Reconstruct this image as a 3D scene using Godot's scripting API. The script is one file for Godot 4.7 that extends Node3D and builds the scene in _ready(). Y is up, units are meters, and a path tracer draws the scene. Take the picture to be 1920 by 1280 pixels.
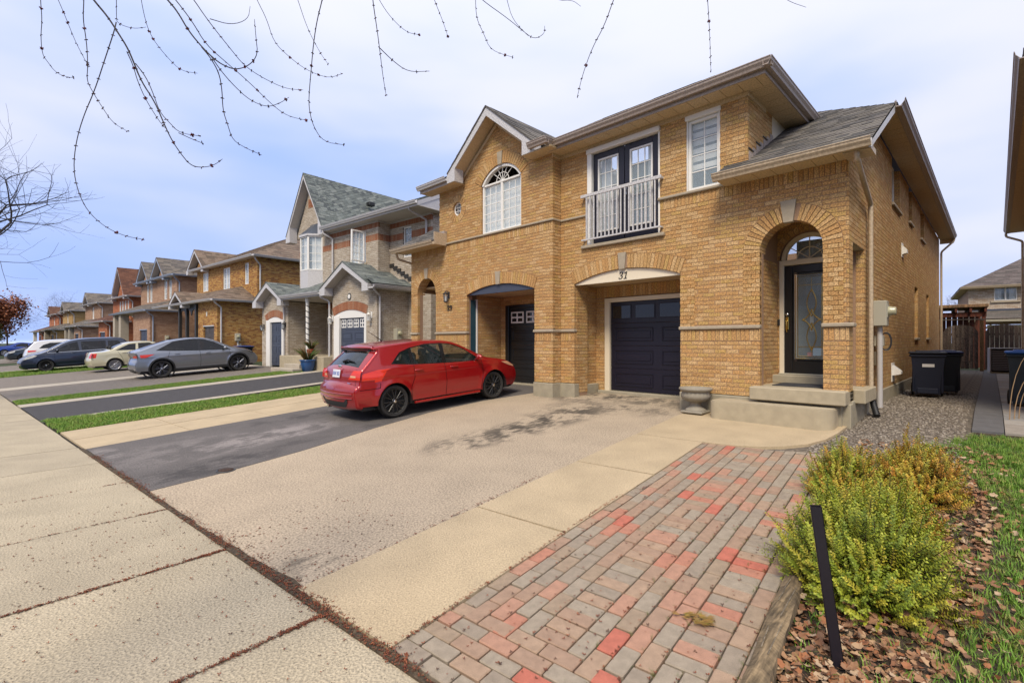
extends Node3D
# A semi-detached brick house on a suburban street; x to the right along its front, -z into the depth, y up, metres.

class MB:
	var v := PackedVector3Array()
	var n := PackedVector3Array()
	var c := PackedColorArray()
	var t := PackedVector2Array()
	var ix := PackedInt32Array()
	var col := Color.WHITE
	func vert(p: Vector3, nn: Vector3, uv := Vector2.ZERO) -> int:
		v.append(p); n.append(nn); c.append(col); t.append(uv)
		return v.size() - 1
	func tri_i(a: int, b: int, d: int, nn: Vector3) -> void:
		# winding is chosen so that the front face looks along nn
		if (v[d] - v[a]).cross(v[b] - v[a]).dot(nn) >= 0.0:
			ix.append(a); ix.append(b); ix.append(d)
		else:
			ix.append(a); ix.append(d); ix.append(b)
	func quad(a: Vector3, b: Vector3, d: Vector3, e: Vector3, hint := Vector3.ZERO) -> void:
		var nn := (b - a).cross(e - a)
		if nn.length_squared() < 1e-16: nn = (d - b).cross(e - b)
		nn = nn.normalized()
		if hint != Vector3.ZERO and nn.dot(hint) < 0.0: nn = -nn
		var k := v.size()
		v.append(a); v.append(b); v.append(d); v.append(e)
		for i in 4:
			n.append(nn); c.append(col)
		t.append(Vector2(0, 0)); t.append(Vector2(1, 0)); t.append(Vector2(1, 1)); t.append(Vector2(0, 1))
		tri_i(k, k + 1, k + 2, nn); tri_i(k, k + 2, k + 3, nn)
	func tri(a: Vector3, b: Vector3, d: Vector3, hint := Vector3.ZERO) -> void:
		var nn := (b - a).cross(d - a).normalized()
		if hint != Vector3.ZERO and nn.dot(hint) < 0.0: nn = -nn
		var k := v.size()
		for p in [a, b, d]:
			v.append(p); n.append(nn); c.append(col); t.append(Vector2.ZERO)
		tri_i(k, k + 1, k + 2, nn)
	func box(at: Vector3, s: Vector3, bs := Basis.IDENTITY) -> void:
		var h := s * 0.5
		var X := bs.x * h.x
		var Y := bs.y * h.y
		var Z := bs.z * h.z
		quad(at + X - Y + Z, at + X - Y - Z, at + X + Y - Z, at + X + Y + Z, X)
		quad(at - X - Y - Z, at - X - Y + Z, at - X + Y + Z, at - X + Y - Z, -X)
		quad(at - X + Y + Z, at + X + Y + Z, at + X + Y - Z, at - X + Y - Z, Y)
		quad(at - X - Y - Z, at + X - Y - Z, at + X - Y + Z, at - X - Y + Z, -Y)
		quad(at - X - Y + Z, at + X - Y + Z, at + X + Y + Z, at - X + Y + Z, Z)
		quad(at + X - Y - Z, at - X - Y - Z, at - X + Y - Z, at + X + Y - Z, -Z)
	func bb(x0: float, x1: float, y0: float, y1: float, z0: float, z1: float) -> void:
		box(Vector3((x0 + x1) / 2, (y0 + y1) / 2, (z0 + z1) / 2), Vector3(absf(x1 - x0), absf(y1 - y0), absf(z1 - z0)))
	func cbox(at: Vector3, s: Vector3, bev: float, bs := Basis.IDENTITY) -> void:
		# a box with chamfered edges
		var h := s * 0.5
		var b := minf(bev, minf(h.x, minf(h.y, h.z)) * 0.9)
		var P := func(x: float, y: float, z: float) -> Vector3: return at + bs.x * x + bs.y * y + bs.z * z
		for sg in [-1.0, 1.0]:
			quad(P.call(sg * h.x, -h.y + b, -h.z + b), P.call(sg * h.x, h.y - b, -h.z + b), P.call(sg * h.x, h.y - b, h.z - b), P.call(sg * h.x, -h.y + b, h.z - b), bs.x * sg)
			quad(P.call(-h.x + b, sg * h.y, -h.z + b), P.call(h.x - b, sg * h.y, -h.z + b), P.call(h.x - b, sg * h.y, h.z - b), P.call(-h.x + b, sg * h.y, h.z - b), bs.y * sg)
			quad(P.call(-h.x + b, -h.y + b, sg * h.z), P.call(h.x - b, -h.y + b, sg * h.z), P.call(h.x - b, h.y - b, sg * h.z), P.call(-h.x + b, h.y - b, sg * h.z), bs.z * sg)
			for sj in [-1.0, 1.0]:
				quad(P.call(sg * h.x, sj * (h.y - b), -h.z + b), P.call(sg * h.x, sj * (h.y - b), h.z - b), P.call(sg * (h.x - b), sj * h.y, h.z - b), P.call(sg * (h.x - b), sj * h.y, -h.z + b), bs.x * sg + bs.y * sj)
				quad(P.call(sg * h.x, -h.y + b, sj * (h.z - b)), P.call(sg * h.x, h.y - b, sj * (h.z - b)), P.call(sg * (h.x - b), h.y - b, sj * h.z), P.call(sg * (h.x - b), -h.y + b, sj * h.z), bs.x * sg + bs.z * sj)
				quad(P.call(-h.x + b, sg * h.y, sj * (h.z - b)), P.call(h.x - b, sg * h.y, sj * (h.z - b)), P.call(h.x - b, sg * (h.y - b), sj * h.z), P.call(-h.x + b, sg * (h.y - b), sj * h.z), bs.y * sg + bs.z * sj)
				for sk in [-1.0, 1.0]:
					tri(P.call(sg * h.x, sj * (h.y - b), sk * (h.z - b)), P.call(sg * (h.x - b), sj * h.y, sk * (h.z - b)), P.call(sg * (h.x - b), sj * (h.y - b), sk * h.z), bs.x * sg + bs.y * sj + bs.z * sk)
	func prism(poly: PackedVector2Array, O: Vector3, U: Vector3, V: Vector3, N: Vector3, d0: float, d1: float, back := false) -> void:
		var m := poly.size()
		if m < 3: return
		var fr := v.size()
		for p in poly:
			v.append(O + U * p.x + V * p.y + N * d1); n.append(N); c.append(col); t.append(p)
		if m == 4:
			tri_i(fr, fr + 1, fr + 2, N); tri_i(fr, fr + 2, fr + 3, N)
		else:
			var tr := Geometry2D.triangulate_polygon(poly)
			for i in range(0, tr.size(), 3): tri_i(fr + tr[i], fr + tr[i + 1], fr + tr[i + 2], N)
		if back:
			var bk := v.size()
			for p in poly:
				v.append(O + U * p.x + V * p.y + N * d0); n.append(-N); c.append(col); t.append(p)
			var tr2 := Geometry2D.triangulate_polygon(poly)
			for i in range(0, tr2.size(), 3): tri_i(bk + tr2[i], bk + tr2[i + 1], bk + tr2[i + 2], -N)
		var sgn := -1.0 if Geometry2D.is_polygon_clockwise(poly) else 1.0
		for i in m:
			var p := poly[i]
			var q := poly[(i + 1) % m]
			var e := (q - p)
			if e.length_squared() < 1e-10: continue
			var out := (U * e.y - V * e.x) * sgn
			var P := O + U * p.x + V * p.y
			var Q := O + U * q.x + V * q.y
			quad(P + N * d1, P + N * d0, Q + N * d0, Q + N * d1, out)
	func tube(pts: PackedVector3Array, rad: Array, sides := 8, cap := true) -> void:
		var m := pts.size()
		var up := Vector3.UP
		var k0 := v.size()
		var T0 := (pts[1] - pts[0]).normalized()
		if absf(T0.dot(up)) > 0.9: up = Vector3.RIGHT
		var A := T0.cross(up).normalized()
		for i in m:
			var T := (pts[mini(i + 1, m - 1)] - pts[maxi(i - 1, 0)]).normalized()
			A = (A - T * A.dot(T)).normalized()
			var B := T.cross(A)
			var r: float = rad[mini(i, rad.size() - 1)]
			for s in sides:
				var a := TAU * s / sides
				var d := A * cos(a) + B * sin(a)
				v.append(pts[i] + d * r); n.append(d); c.append(col); t.append(Vector2(float(s) / sides, i))
		for i in m - 1:
			for s in sides:
				var a := k0 + i * sides + s
				var b := k0 + i * sides + (s + 1) % sides
				tri_i(a, b, b + sides, n[a] + n[b]); tri_i(a, b + sides, a + sides, n[a] + n[b])
		if cap:
			for e in [0, m - 1]:
				var T := (pts[e] - pts[1 if e == 0 else m - 2]).normalized()
				var k := vert(pts[e], T)
				var ring := []
				for s in sides: ring.append(vert(v[k0 + e * sides + s], T))
				for s in sides: tri_i(k, ring[s], ring[(s + 1) % sides], T)
	func lathe(prof: PackedVector2Array, O: Vector3, ax: Vector3, X: Vector3, segs := 24, flute := 0.0, nf := 0, y0 := 0.0, y1 := 0.0) -> void:
		# prof: (radius, along the axis); smooth except where a radius pair repeats
		var Y := ax.cross(X).normalized()
		var m := prof.size()
		var k0 := v.size()
		for i in m:
			var a := prof[maxi(i - 1, 0)]
			var b := prof[mini(i + 1, m - 1)]
			var tg := (b - a)
			if tg.length() < 1e-9: tg = Vector2(0, 1)
			var nn := Vector2(tg.y, -tg.x).normalized()
			for s in segs:
				var an := TAU * s / segs
				var d := X * cos(an) + Y * sin(an)
				var r := prof[i].x
				if nf > 0 and prof[i].y > y0 and prof[i].y < y1:
					r += flute * cos(an * nf + (prof[i].y - y0) / (y1 - y0) * 1.6)
				v.append(O + d * r + ax * prof[i].y); n.append((d * nn.x + ax * nn.y).normalized()); c.append(col); t.append(Vector2(float(s) / segs, float(i) / m))
		for i in m - 1:
			for s in segs:
				var a := k0 + i * segs + s
				var b := k0 + i * segs + (s + 1) % segs
				tri_i(a, b, b + segs, n[a] + n[b] + n[a + segs]); tri_i(a, b + segs, a + segs, n[a] + n[b] + n[a + segs])
	func commit(loc := Transform3D.IDENTITY) -> ArrayMesh:
		var m := ArrayMesh.new()
		if ix.is_empty(): return m
		var a := []
		a.resize(Mesh.ARRAY_MAX)
		a[Mesh.ARRAY_VERTEX] = loc * v
		a[Mesh.ARRAY_NORMAL] = Transform3D(loc.basis, Vector3.ZERO) * n
		a[Mesh.ARRAY_COLOR] = c
		a[Mesh.ARRAY_TEX_UV] = t
		a[Mesh.ARRAY_INDEX] = ix
		m.add_surface_from_arrays(Mesh.PRIMITIVE_TRIANGLES, a)
		return m

const XR := -1.62        # the side wall of number 31
const FD := 9.0          # how far its front stands from the camera's line
const SL := 0.066        # fall of the front gardens
var ST: Transform3D      # the street's frame: r along the pavement, q from its edge towards the houses
var W := Transform3D.IDENTITY
var FRM: Transform3D
var LOC: Transform3D
var CUR: Node3D
var CAM: Camera3D
var names := {}
var rng := RandomNumberGenerator.new()
var M := {}
var TX := {}

func numbered(called: String) -> String:
	names[called] = names.get(called, 0) + 1
	return called if names[called] == 1 else "%s_%03d" % [called, names[called] - 1]
func meta(o: Node, label := "", category := "", group := "", kind := "") -> Node:
	if label: o.set_meta("label", label)
	if category: o.set_meta("category", category)
	if group: o.set_meta("group", group)
	if kind: o.set_meta("kind", kind)
	return o
func thing(called: String, label: String, category: String, frame: Transform3D, base: Vector3, group := "") -> Node3D:
	FRM = frame
	LOC = Transform3D(Basis.IDENTITY, -base)
	CUR = Node3D.new()
	CUR.name = numbered(called)
	add_child(CUR)
	CUR.transform = frame * Transform3D(Basis.IDENTITY, base)
	meta(CUR, label, category, group)
	return CUR
func setting(called: String, frame: Transform3D) -> Node3D:
	FRM = frame
	LOC = Transform3D.IDENTITY
	CUR = Node3D.new()
	CUR.name = numbered(called)
	add_child(CUR)
	CUR.transform = frame
	CUR.set_meta("kind", "structure")
	return CUR
func holder(called: String, parent: Node3D = null) -> Node3D:
	var o := Node3D.new()
	o.name = called
	(parent if parent else CUR).add_child(o, true)
	return o
func part(called: String, mb: MB, mat: Material, parent: Node3D = null, kind := "") -> MeshInstance3D:
	return inst(called, mb.commit(LOC), mat, parent, Transform3D.IDENTITY, kind)
func inst(called: String, mesh: Mesh, mat: Material, parent: Node3D = null, at := Transform3D.IDENTITY, kind := "") -> MeshInstance3D:
	var o := MeshInstance3D.new()
	o.name = called
	o.mesh = mesh
	o.material_override = mat
	o.transform = at
	if kind: o.set_meta("kind", kind)
	(parent if parent else CUR).add_child(o, true)
	return o
func bx(called: String, x0: float, x1: float, y0: float, y1: float, z0: float, z1: float, mat: Material, parent: Node3D = null, bev := 0.0) -> MeshInstance3D:
	var mb := MB.new()
	if bev > 0.0: mb.cbox(Vector3((x0 + x1) / 2, (y0 + y1) / 2, (z0 + z1) / 2), Vector3(absf(x1 - x0), absf(y1 - y0), absf(z1 - z0)), bev)
	else: mb.bb(x0, x1, y0, y1, z0, z1)
	return part(called, mb, mat, parent)
func rect(x0: float, y0: float, x1: float, y1: float) -> PackedVector2Array:
	return PackedVector2Array([Vector2(x0, y0), Vector2(x1, y0), Vector2(x1, y1), Vector2(x0, y1)])
func pv(a: Array) -> PackedVector2Array:
	var o := PackedVector2Array()
	for i in range(0, a.size(), 2): o.append(Vector2(a[i], a[i + 1]))
	return o
func arc_pts(cx: float, cy: float, r: float, a0: float, a1: float, k: int) -> Array:
	var o := []
	for i in k + 1:
		var a := deg_to_rad(lerpf(a0, a1, float(i) / k))
		o.append(Vector2(cx + r * cos(a), cy + r * sin(a)))
	return o

# ---------- colours, textures and materials ----------
func L(r: float, g: float, b: float) -> Color:
	return Color(r, g, b).linear_to_srgb()
func noise_img(size: int, sd: int, freq: float, oct := 4, kind := FastNoiseLite.TYPE_SIMPLEX_SMOOTH) -> PackedByteArray:
	var f := FastNoiseLite.new()
	f.seed = sd
	f.frequency = freq
	f.noise_type = kind
	f.fractal_octaves = oct
	var im := f.get_seamless_image(size, size, false, false, 0.1, true)
	im.convert(Image.FORMAT_L8)
	return im.get_data()
func gray_tex(size: int, layers: Array, mid := 0.8, specks := 0.0, speck_dark := 0.5, sd := 1) -> Array:
	# layers: [seed, frequency, octaves, weight]; gives [colour texture, normal texture]
	var acc := PackedFloat32Array()
	acc.resize(size * size)
	for l in layers:
		var d := noise_img(size, l[0], l[1], l[2])
		for i in acc.size(): acc[i] += (d[i] / 255.0 - 0.5) * l[3]
	var rr := RandomNumberGenerator.new()
	rr.seed = sd
	if specks > 0.0:
		for k in int(specks * size * size):
			acc[rr.randi() % (size * size)] += rr.randf_range(-speck_dark, speck_dark * 0.7)
	var by := PackedByteArray()
	by.resize(size * size)
	for i in acc.size(): by[i] = int(clampf(mid + acc[i], 0.0, 1.0) * 255.0)
	var im := Image.create_from_data(size, size, false, Image.FORMAT_L8, by)
	var nm := Image.create_from_data(size, size, false, Image.FORMAT_L8, by)
	nm.convert(Image.FORMAT_RGBA8)
	nm.bump_map_to_normal_map(6.0)
	im.convert(Image.FORMAT_RGB8)
	return [ImageTexture.create_from_image(im), ImageTexture.create_from_image(nm)]
func mat(called: String, col: Color, rough := 0.85, tex := "", scale := 1.0, nrm := 0.0, vc := false, metal := 0.0) -> StandardMaterial3D:
	var m := StandardMaterial3D.new()
	m.resource_name = called
	m.albedo_color = col
	m.roughness = rough
	m.metallic = metal
	if tex:
		m.albedo_texture = TX[tex][0]
		m.uv1_triplanar = true
		m.uv1_world_triplanar = true
		m.uv1_scale = Vector3.ONE * scale
		if nrm > 0.0:
			m.normal_enabled = true
			m.normal_texture = TX[tex][1]
			m.normal_scale = nrm
	m.vertex_color_use_as_albedo = vc
	M[called] = m
	return m
func glass_mat(called: String, col: Color, alpha: float) -> StandardMaterial3D:
	var m := StandardMaterial3D.new()
	m.resource_name = called
	m.albedo_color = Color(col, alpha)
	m.transparency = BaseMaterial3D.TRANSPARENCY_ALPHA
	m.roughness = 0.03
	M[called] = m
	return m

# ---------- masonry ----------
func new_bricks() -> Dictionary:
	return {"full": [], "mb": MB.new()}
func touches(p: PackedVector2Array, a: Vector2, b: Vector2) -> bool:
	# whether any edge of p comes into the rectangle a..b
	var m := p.size()
	for i in m:
		var s := p[i]
		var e := p[(i + 1) % m]
		if maxf(s.x, e.x) < a.x or minf(s.x, e.x) > b.x or maxf(s.y, e.y) < a.y or minf(s.y, e.y) > b.y: continue
		if is_equal_approx(s.x, e.x) or is_equal_approx(s.y, e.y): return true
		# both ends of a slanting edge: test the corners' sides
		var d := e - s
		var pos := 0
		for q in [a, Vector2(b.x, a.y), b, Vector2(a.x, b.y)]:
			if d.cross(q - s) > 0.0: pos += 1
		if pos != 0 and pos != 4: return true
	return false
func bricks(B: Dictionary, O: Vector3, U: Vector3, V: Vector3, N: Vector3, outline: PackedVector2Array, holes: Array, pal: Array, o := {}) -> void:
	var bw: float = o.get("bw", 0.215)
	var bh: float = o.get("bh", 0.075)
	var jt: float = o.get("joint", 0.010)
	var stack: bool = o.get("stack", false)
	var proud: float = o.get("proud", 0.0)
	var deep: float = o.get("deep", 0.09)
	var lo := outline[0]
	var hi := outline[0]
	for p in outline:
		lo = lo.min(p); hi = hi.max(p)
	var bounds := [outline]
	bounds.append_array(holes)
	var y0: float = o.get("y0", lo.y)
	var x0: float = o.get("x0", lo.x)
	var row := int(floor((lo.y - y0) / bh))
	var y := y0 + row * bh
	while y < hi.y - 0.004:
		var x := x0 + floorf((lo.x - x0) / bw) * bw - (bw * 0.5 if (not stack and posmod(row, 2) == 1) else 0.0)
		while x < hi.x - 0.004:
			var a := Vector2(x + jt / 2, y + jt / 2)
			var b := Vector2(x + bw - jt / 2, y + bh - jt / 2)
			x += bw
			if b.x < lo.x or b.y < lo.y: continue
			var cc: Color = pal[rng.randi() % pal.size()]
			var near := false
			for p in bounds:
				if touches(p, a, b):
					near = true
					break
			var mid := (a + b) / 2
			if not near:
				if not Geometry2D.is_point_in_polygon(mid, outline): continue
				var gone := false
				for h in holes:
					if Geometry2D.is_point_in_polygon(mid, h):
						gone = true
						break
				if gone: continue
				B.full.append([O + U * mid.x + V * mid.y + N * proud, U, V, N, b.x - a.x, b.y - a.y, cc, deep])
			else:
				var ps := Geometry2D.intersect_polygons(rect(a.x, a.y, b.x, b.y), outline)
				for h in holes:
					var nx: Array[PackedVector2Array] = []
					for p in ps: nx.append_array(Geometry2D.clip_polygons(p, h))
					ps = nx
				for p in ps:
					var mn := p[0]
					var mx := p[0]
					for q in p:
						mn = mn.min(q); mx = mx.max(q)
					if mx.x - mn.x < 0.012 or mx.y - mn.y < 0.012 or p.size() < 3: continue
					if p.size() == 4 and absf((mx.x - mn.x) * (mx.y - mn.y) - absf(area(p))) < 1e-6:
						var md := (mn + mx) / 2
						B.full.append([O + U * md.x + V * md.y + N * proud, U, V, N, mx.x - mn.x, mx.y - mn.y, cc, deep])
					else:
						B.mb.col = cc
						B.mb.prism(p, O, U, V, N, proud - deep, proud)
		y += bh
		row += 1
func area(p: PackedVector2Array) -> float:
	var s := 0.0
	for i in p.size(): s += p[i].cross(p[(i + 1) % p.size()])
	return s / 2
func voussoirs(B: Dictionary, O: Vector3, U: Vector3, V: Vector3, N: Vector3, c: Vector2, r0: float, r1: float, a0: float, a1: float, k: int, pal: Array, proud: float, deep: float, skip := Vector2(999, 999)) -> void:
	var g := 0.005
	for i in k:
		var s := lerpf(a0, a1, float(i) / k)
		var e := lerpf(a0, a1, float(i + 1) / k)
		if (s + e) / 2 > skip.x and (s + e) / 2 < skip.y: continue
		s = deg_to_rad(s) + g / r0
		e = deg_to_rad(e) - g / r0
		B.mb.col = pal[rng.randi() % pal.size()]
		var p := PackedVector2Array([c + Vector2(cos(s), sin(s)) * r0, c + Vector2(cos(s), sin(s)) * r1, c + Vector2(cos(e), sin(e)) * r1, c + Vector2(cos(e), sin(e)) * r0])
		B.mb.prism(p, O, U, V, N, proud - deep, proud)
func backing(mb: MB, O: Vector3, U: Vector3, V: Vector3, N: Vector3, full: PackedVector2Array, holes: Array, thick := 0.2, rec := 0.007) -> void:
	var outline := Geometry2D.offset_polygon(full, -0.007, Geometry2D.JOIN_MITER)[0]
	var xs := []
	var lo := outline[0]
	var hi := outline[0]
	for p in outline:
		lo = lo.min(p); hi = hi.max(p)
	var grown := []
	for h in holes:
		var mn := 1e9
		var mx := -1e9
		for p in h:
			mn = minf(mn, p.x); mx = maxf(mx, p.x)
		xs.append((mn + mx) / 2 + 0.0013)
		var gg := Geometry2D.offset_polygon(h, 0.004, Geometry2D.JOIN_MITER)
		grown.append(gg[0])
	xs.append(lo.x - 1); xs.append(hi.x + 1)
	xs.sort()
	for i in xs.size() - 1:
		if xs[i + 1] - xs[i] < 0.001: continue
		var ps := Geometry2D.intersect_polygons(outline, rect(xs[i], lo.y - 1, xs[i + 1], hi.y + 1))
		for h in grown:
			var nx: Array[PackedVector2Array] = []
			for p in ps: nx.append_array(Geometry2D.clip_polygons(p, h))
			ps = nx
		for p in ps: mb.prism(p, O, U, V, N, -thick, -rec, true)
func brick_mesh(w: float, h: float, deep: float) -> ArrayMesh:
	# face with softened edges, sides, no back
	var mb := MB.new()
	var e := 0.004
	var a := [Vector3(-w / 2 + e, -h / 2 + e, 0), Vector3(w / 2 - e, -h / 2 + e, 0), Vector3(w / 2 - e, h / 2 - e, 0), Vector3(-w / 2 + e, h / 2 - e, 0)]
	var b := [Vector3(-w / 2, -h / 2, -e), Vector3(w / 2, -h / 2, -e), Vector3(w / 2, h / 2, -e), Vector3(-w / 2, h / 2, -e)]
	mb.quad(a[0], a[1], a[2], a[3], Vector3.BACK)
	for i in 4:
		var j := (i + 1) % 4
		var out: Vector3 = (b[i] + b[j]) * Vector3(1, 1, 0)
		mb.quad(b[i], b[j], a[j], a[i], out.normalized() + Vector3.BACK)
		mb.quad(b[i] - Vector3(0, 0, deep), b[j] - Vector3(0, 0, deep), b[j], b[i], out)
	return mb.commit()
func finish_bricks(B: Dictionary, called: String, matname: String, pal: Array, most := 300, parent: Node3D = null) -> void:
	# the bricks that show largest are parts of their own, the rest one part
	var eye := CAM.transform.origin
	var scored := []
	for i in B.full.size():
		var f: Array = B.full[i]
		var p: Vector3 = FRM * (f[0] as Vector3)
		var nn: Vector3 = FRM.basis * (f[3] as Vector3)
		var d := p - eye
		var lc := CAM.transform.affine_inverse() * p
		var s := 0.0
		if lc.z < -0.5 and absf(lc.x / lc.z) < 1.04 and absf(lc.y / lc.z) < 0.69 and f[4] > 0.06 and f[5] > 0.05:
			s = maxf(0.0, -nn.dot(d.normalized())) * f[4] * f[5] / d.length_squared()
		scored.append([s, i])
	scored.sort_custom(func(a, b): return a[0] > b[0])
	var meshes := {}
	var mats := {}
	var mb: MB = B.mb
	for k in scored.size():
		var f: Array = B.full[scored[k][1]]
		var bs := Basis(f[1], f[2], f[3])
		if k < most and scored[k][0] > 0.0:
			var key := "%.3f_%.3f_%.3f" % [f[4], f[5], f[7]]
			if not meshes.has(key): meshes[key] = brick_mesh(f[4], f[5], f[7])
			var ck: int = pal.find(f[6])
			if not mats.has(ck):
				var m: StandardMaterial3D = M[matname].duplicate()
				m.vertex_color_use_as_albedo = false
				m.albedo_color = (f[6] as Color).linear_to_srgb()
				mats[ck] = m
			inst(called, meshes[key], mats[ck], parent, LOC * Transform3D(bs, f[0]))
		else:
			mb.col = f[6]
			var h: Vector3 = f[1] * (f[4] / 2)
			var w: Vector3 = f[2] * (f[5] / 2)
			var o: Vector3 = f[0]
			var dp: Vector3 = f[3] * -(f[7] as float)
			var P := [o - h - w, o + h - w, o + h + w, o - h + w]
			mb.quad(P[0], P[1], P[2], P[3], f[3])
			mb.quad(P[0] + dp, P[1] + dp, P[1], P[0], -f[2])
			mb.quad(P[3], P[2], P[2] + dp, P[3] + dp, f[2])
			mb.quad(P[1], P[1] + dp, P[2] + dp, P[2], f[1])
			mb.quad(P[0] + dp, P[0], P[3], P[3] + dp, -f[1])
	part(called + "work", mb, M[matname], parent, "stuff")

# ---------- roofs ----------
func shingles(O: Vector3, U: Vector3, V: Vector3, N: Vector3, outline: PackedVector2Array, pal: Array, matname: String, most := 0, o := {}) -> void:
	# O + U across + V up the slope; each tab is a thin wedge, thick at its lower edge
	var ex: float = o.get("ex", 0.145)
	var tw: float = o.get("tw", 0.32)
	var lo := outline[0]
	var hi := outline[0]
	for p in outline:
		lo = lo.min(p); hi = hi.max(p)
	var mb := MB.new()
	var cand := []
	var y := lo.y
	while y < hi.y:
		var x := lo.x - rng.randf() * tw
		while x < hi.x:
			var w := tw * rng.randf_range(0.45, 1.25)
			var r := rect(x, y, x + w - 0.004, y + ex + 0.002)
			x += w
			var c: Color = pal[rng.randi() % pal.size()]
			var th := 0.007 + (0.006 if rng.randf() < 0.45 else 0.0)
			var ps: Array
			if touches(outline, r[0], r[2]): ps = Geometry2D.intersect_polygons(r, outline)
			elif Geometry2D.is_point_in_polygon((r[0] + r[2]) / 2, outline): ps = [r]
			else: continue
			for p in ps:
				if p.size() == 4 and p == r and cand.size() < 5000:
					cand.append([r, c, th])
				else:
					tab(mb, p, O, U, V, N, y, ex, th, c)
		y += ex
	var eye := CAM.transform.origin
	if most > 0:
		cand.sort_custom(func(a, b): return (FRM * (O + U * a[0][0].x + V * a[0][0].y)).distance_squared_to(eye) < (FRM * (O + U * b[0][0].x + V * b[0][0].y)).distance_squared_to(eye))
	var mats := {}
	for i in cand.size():
		var k: Array = cand[i]
		if i < most:
			var pb := MB.new()
			tab(pb, k[0], O, U, V, N, k[0][0].y, ex, k[2], Color.WHITE)
			var ck := pal.find(k[1])
			if not mats.has(ck):
				mats[ck] = M[matname].duplicate()
				mats[ck].vertex_color_use_as_albedo = false
				mats[ck].albedo_color = (k[1] as Color).linear_to_srgb()
			part("shingle", pb, mats[ck])
		else: tab(mb, k[0], O, U, V, N, k[0][0].y, ex, k[2], k[1])
	mb.col = pal[0]
	mb.prism(outline, O, U, V, N, -0.03, -0.001, true)
	part("shingles", mb, M[matname], null, "stuff")
func tab(mb: MB, p: PackedVector2Array, O: Vector3, U: Vector3, V: Vector3, N: Vector3, y: float, ex: float, th: float, c: Color) -> void:
	mb.col = c
	var P := func(q: Vector2) -> Vector3: return O + U * q.x + V * q.y + N * (th * (1.0 - 0.75 * (q.y - y) / ex))
	var m := p.size()
	var k := mb.v.size()
	for q in p: mb.vert(P.call(q), N, q)
	if m == 4:
		mb.tri_i(k, k + 1, k + 2, N); mb.tri_i(k, k + 2, k + 3, N)
	else:
		var tr := Geometry2D.triangulate_polygon(p)
		for i in range(0, tr.size(), 3): mb.tri_i(k + tr[i], k + tr[i + 1], k + tr[i + 2], N)
	var sg := -1.0 if Geometry2D.is_polygon_clockwise(p) else 1.0
	for i in m:
		var a := p[i]
		var b := p[(i + 1) % m]
		var e := b - a
		if e.y * sg > 0.0 and absf(e.y) > absf(e.x) * 3 and e.x == 0.0 and th < 0.01: continue
		var out := (U * e.y - V * e.x) * sg
		if out.dot(V) > 0.001: continue
		mb.quad(P.call(a), O + U * a.x + V * a.y, O + U * b.x + V * b.y, P.call(b), out)
func plane_roof(pts: Array, pal: Array, matname: String, most := 0, o := {}) -> void:
	# a roof slope through 3-D corners: the first two are its eave
	var p0: Vector3 = pts[0]
	var U: Vector3 = ((pts[1] as Vector3) - p0).normalized()
	var N: Vector3 = U.cross((pts[2] as Vector3) - p0).normalized()
	if N.y < 0: N = -N
	var V: Vector3 = N.cross(U).normalized()
	if V.y < 0: V = -V
	var ol := PackedVector2Array()
	for p in pts: ol.append(Vector2(((p as Vector3) - pts[0]).dot(U), ((p as Vector3) - pts[0]).dot(V)))
	if Geometry2D.is_polygon_clockwise(ol): ol.reverse()
	shingles(pts[0], U, V, N, ol, pal, matname, most, o)
func gutter(a: Vector3, b: Vector3, out: Vector3, matl: Material, size := 0.12, called := "gutter") -> void:
	# an eaves trough with the curved front of aluminium guttering, open on top
	var s := size
	var pr := [Vector2(0, 0), Vector2(0, -s * 0.95), Vector2(s * 0.62, -s), Vector2(s * 0.72, -s * 0.72), Vector2(s * 0.95, -s * 0.42), Vector2(s * 1.0, -s * 0.12), Vector2(s * 1.08, -s * 0.1), Vector2(s * 1.08, 0), Vector2(s * 1.0, 0), Vector2(s * 0.9, -s * 0.4), Vector2(s * 0.55, -s * 0.88), Vector2(s * 0.06, -s * 0.86), Vector2(s * 0.06, 0)]
	var mb := MB.new()
	var T := (b - a).normalized()
	mb.prism(PackedVector2Array(pr), a, out, Vector3.UP, -T, -a.distance_to(b), 0.0, true)
	part(called, mb, matl)
func downspout(pts: Array, matl: Material, w := 0.07, called := "downspout") -> void:
	var mb := MB.new()
	var P := PackedVector3Array()
	for i in pts.size():
		var p: Vector3 = pts[i]
		if i > 0 and i < pts.size() - 1:
			var l := minf(0.06, 0.4 * minf(p.distance_to(pts[i - 1]), p.distance_to(pts[i + 1])))
			P.append(p + (pts[i - 1] - p).normalized() * l)
			P.append(p + ((pts[i - 1] - p).normalized() + (pts[i + 1] - p).normalized()) * l * 0.28)
			P.append(p + (pts[i + 1] - p).normalized() * l)
		else: P.append(p)
	mb.tube(P, [w / 2], 10)
	part(called, mb, matl)

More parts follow.
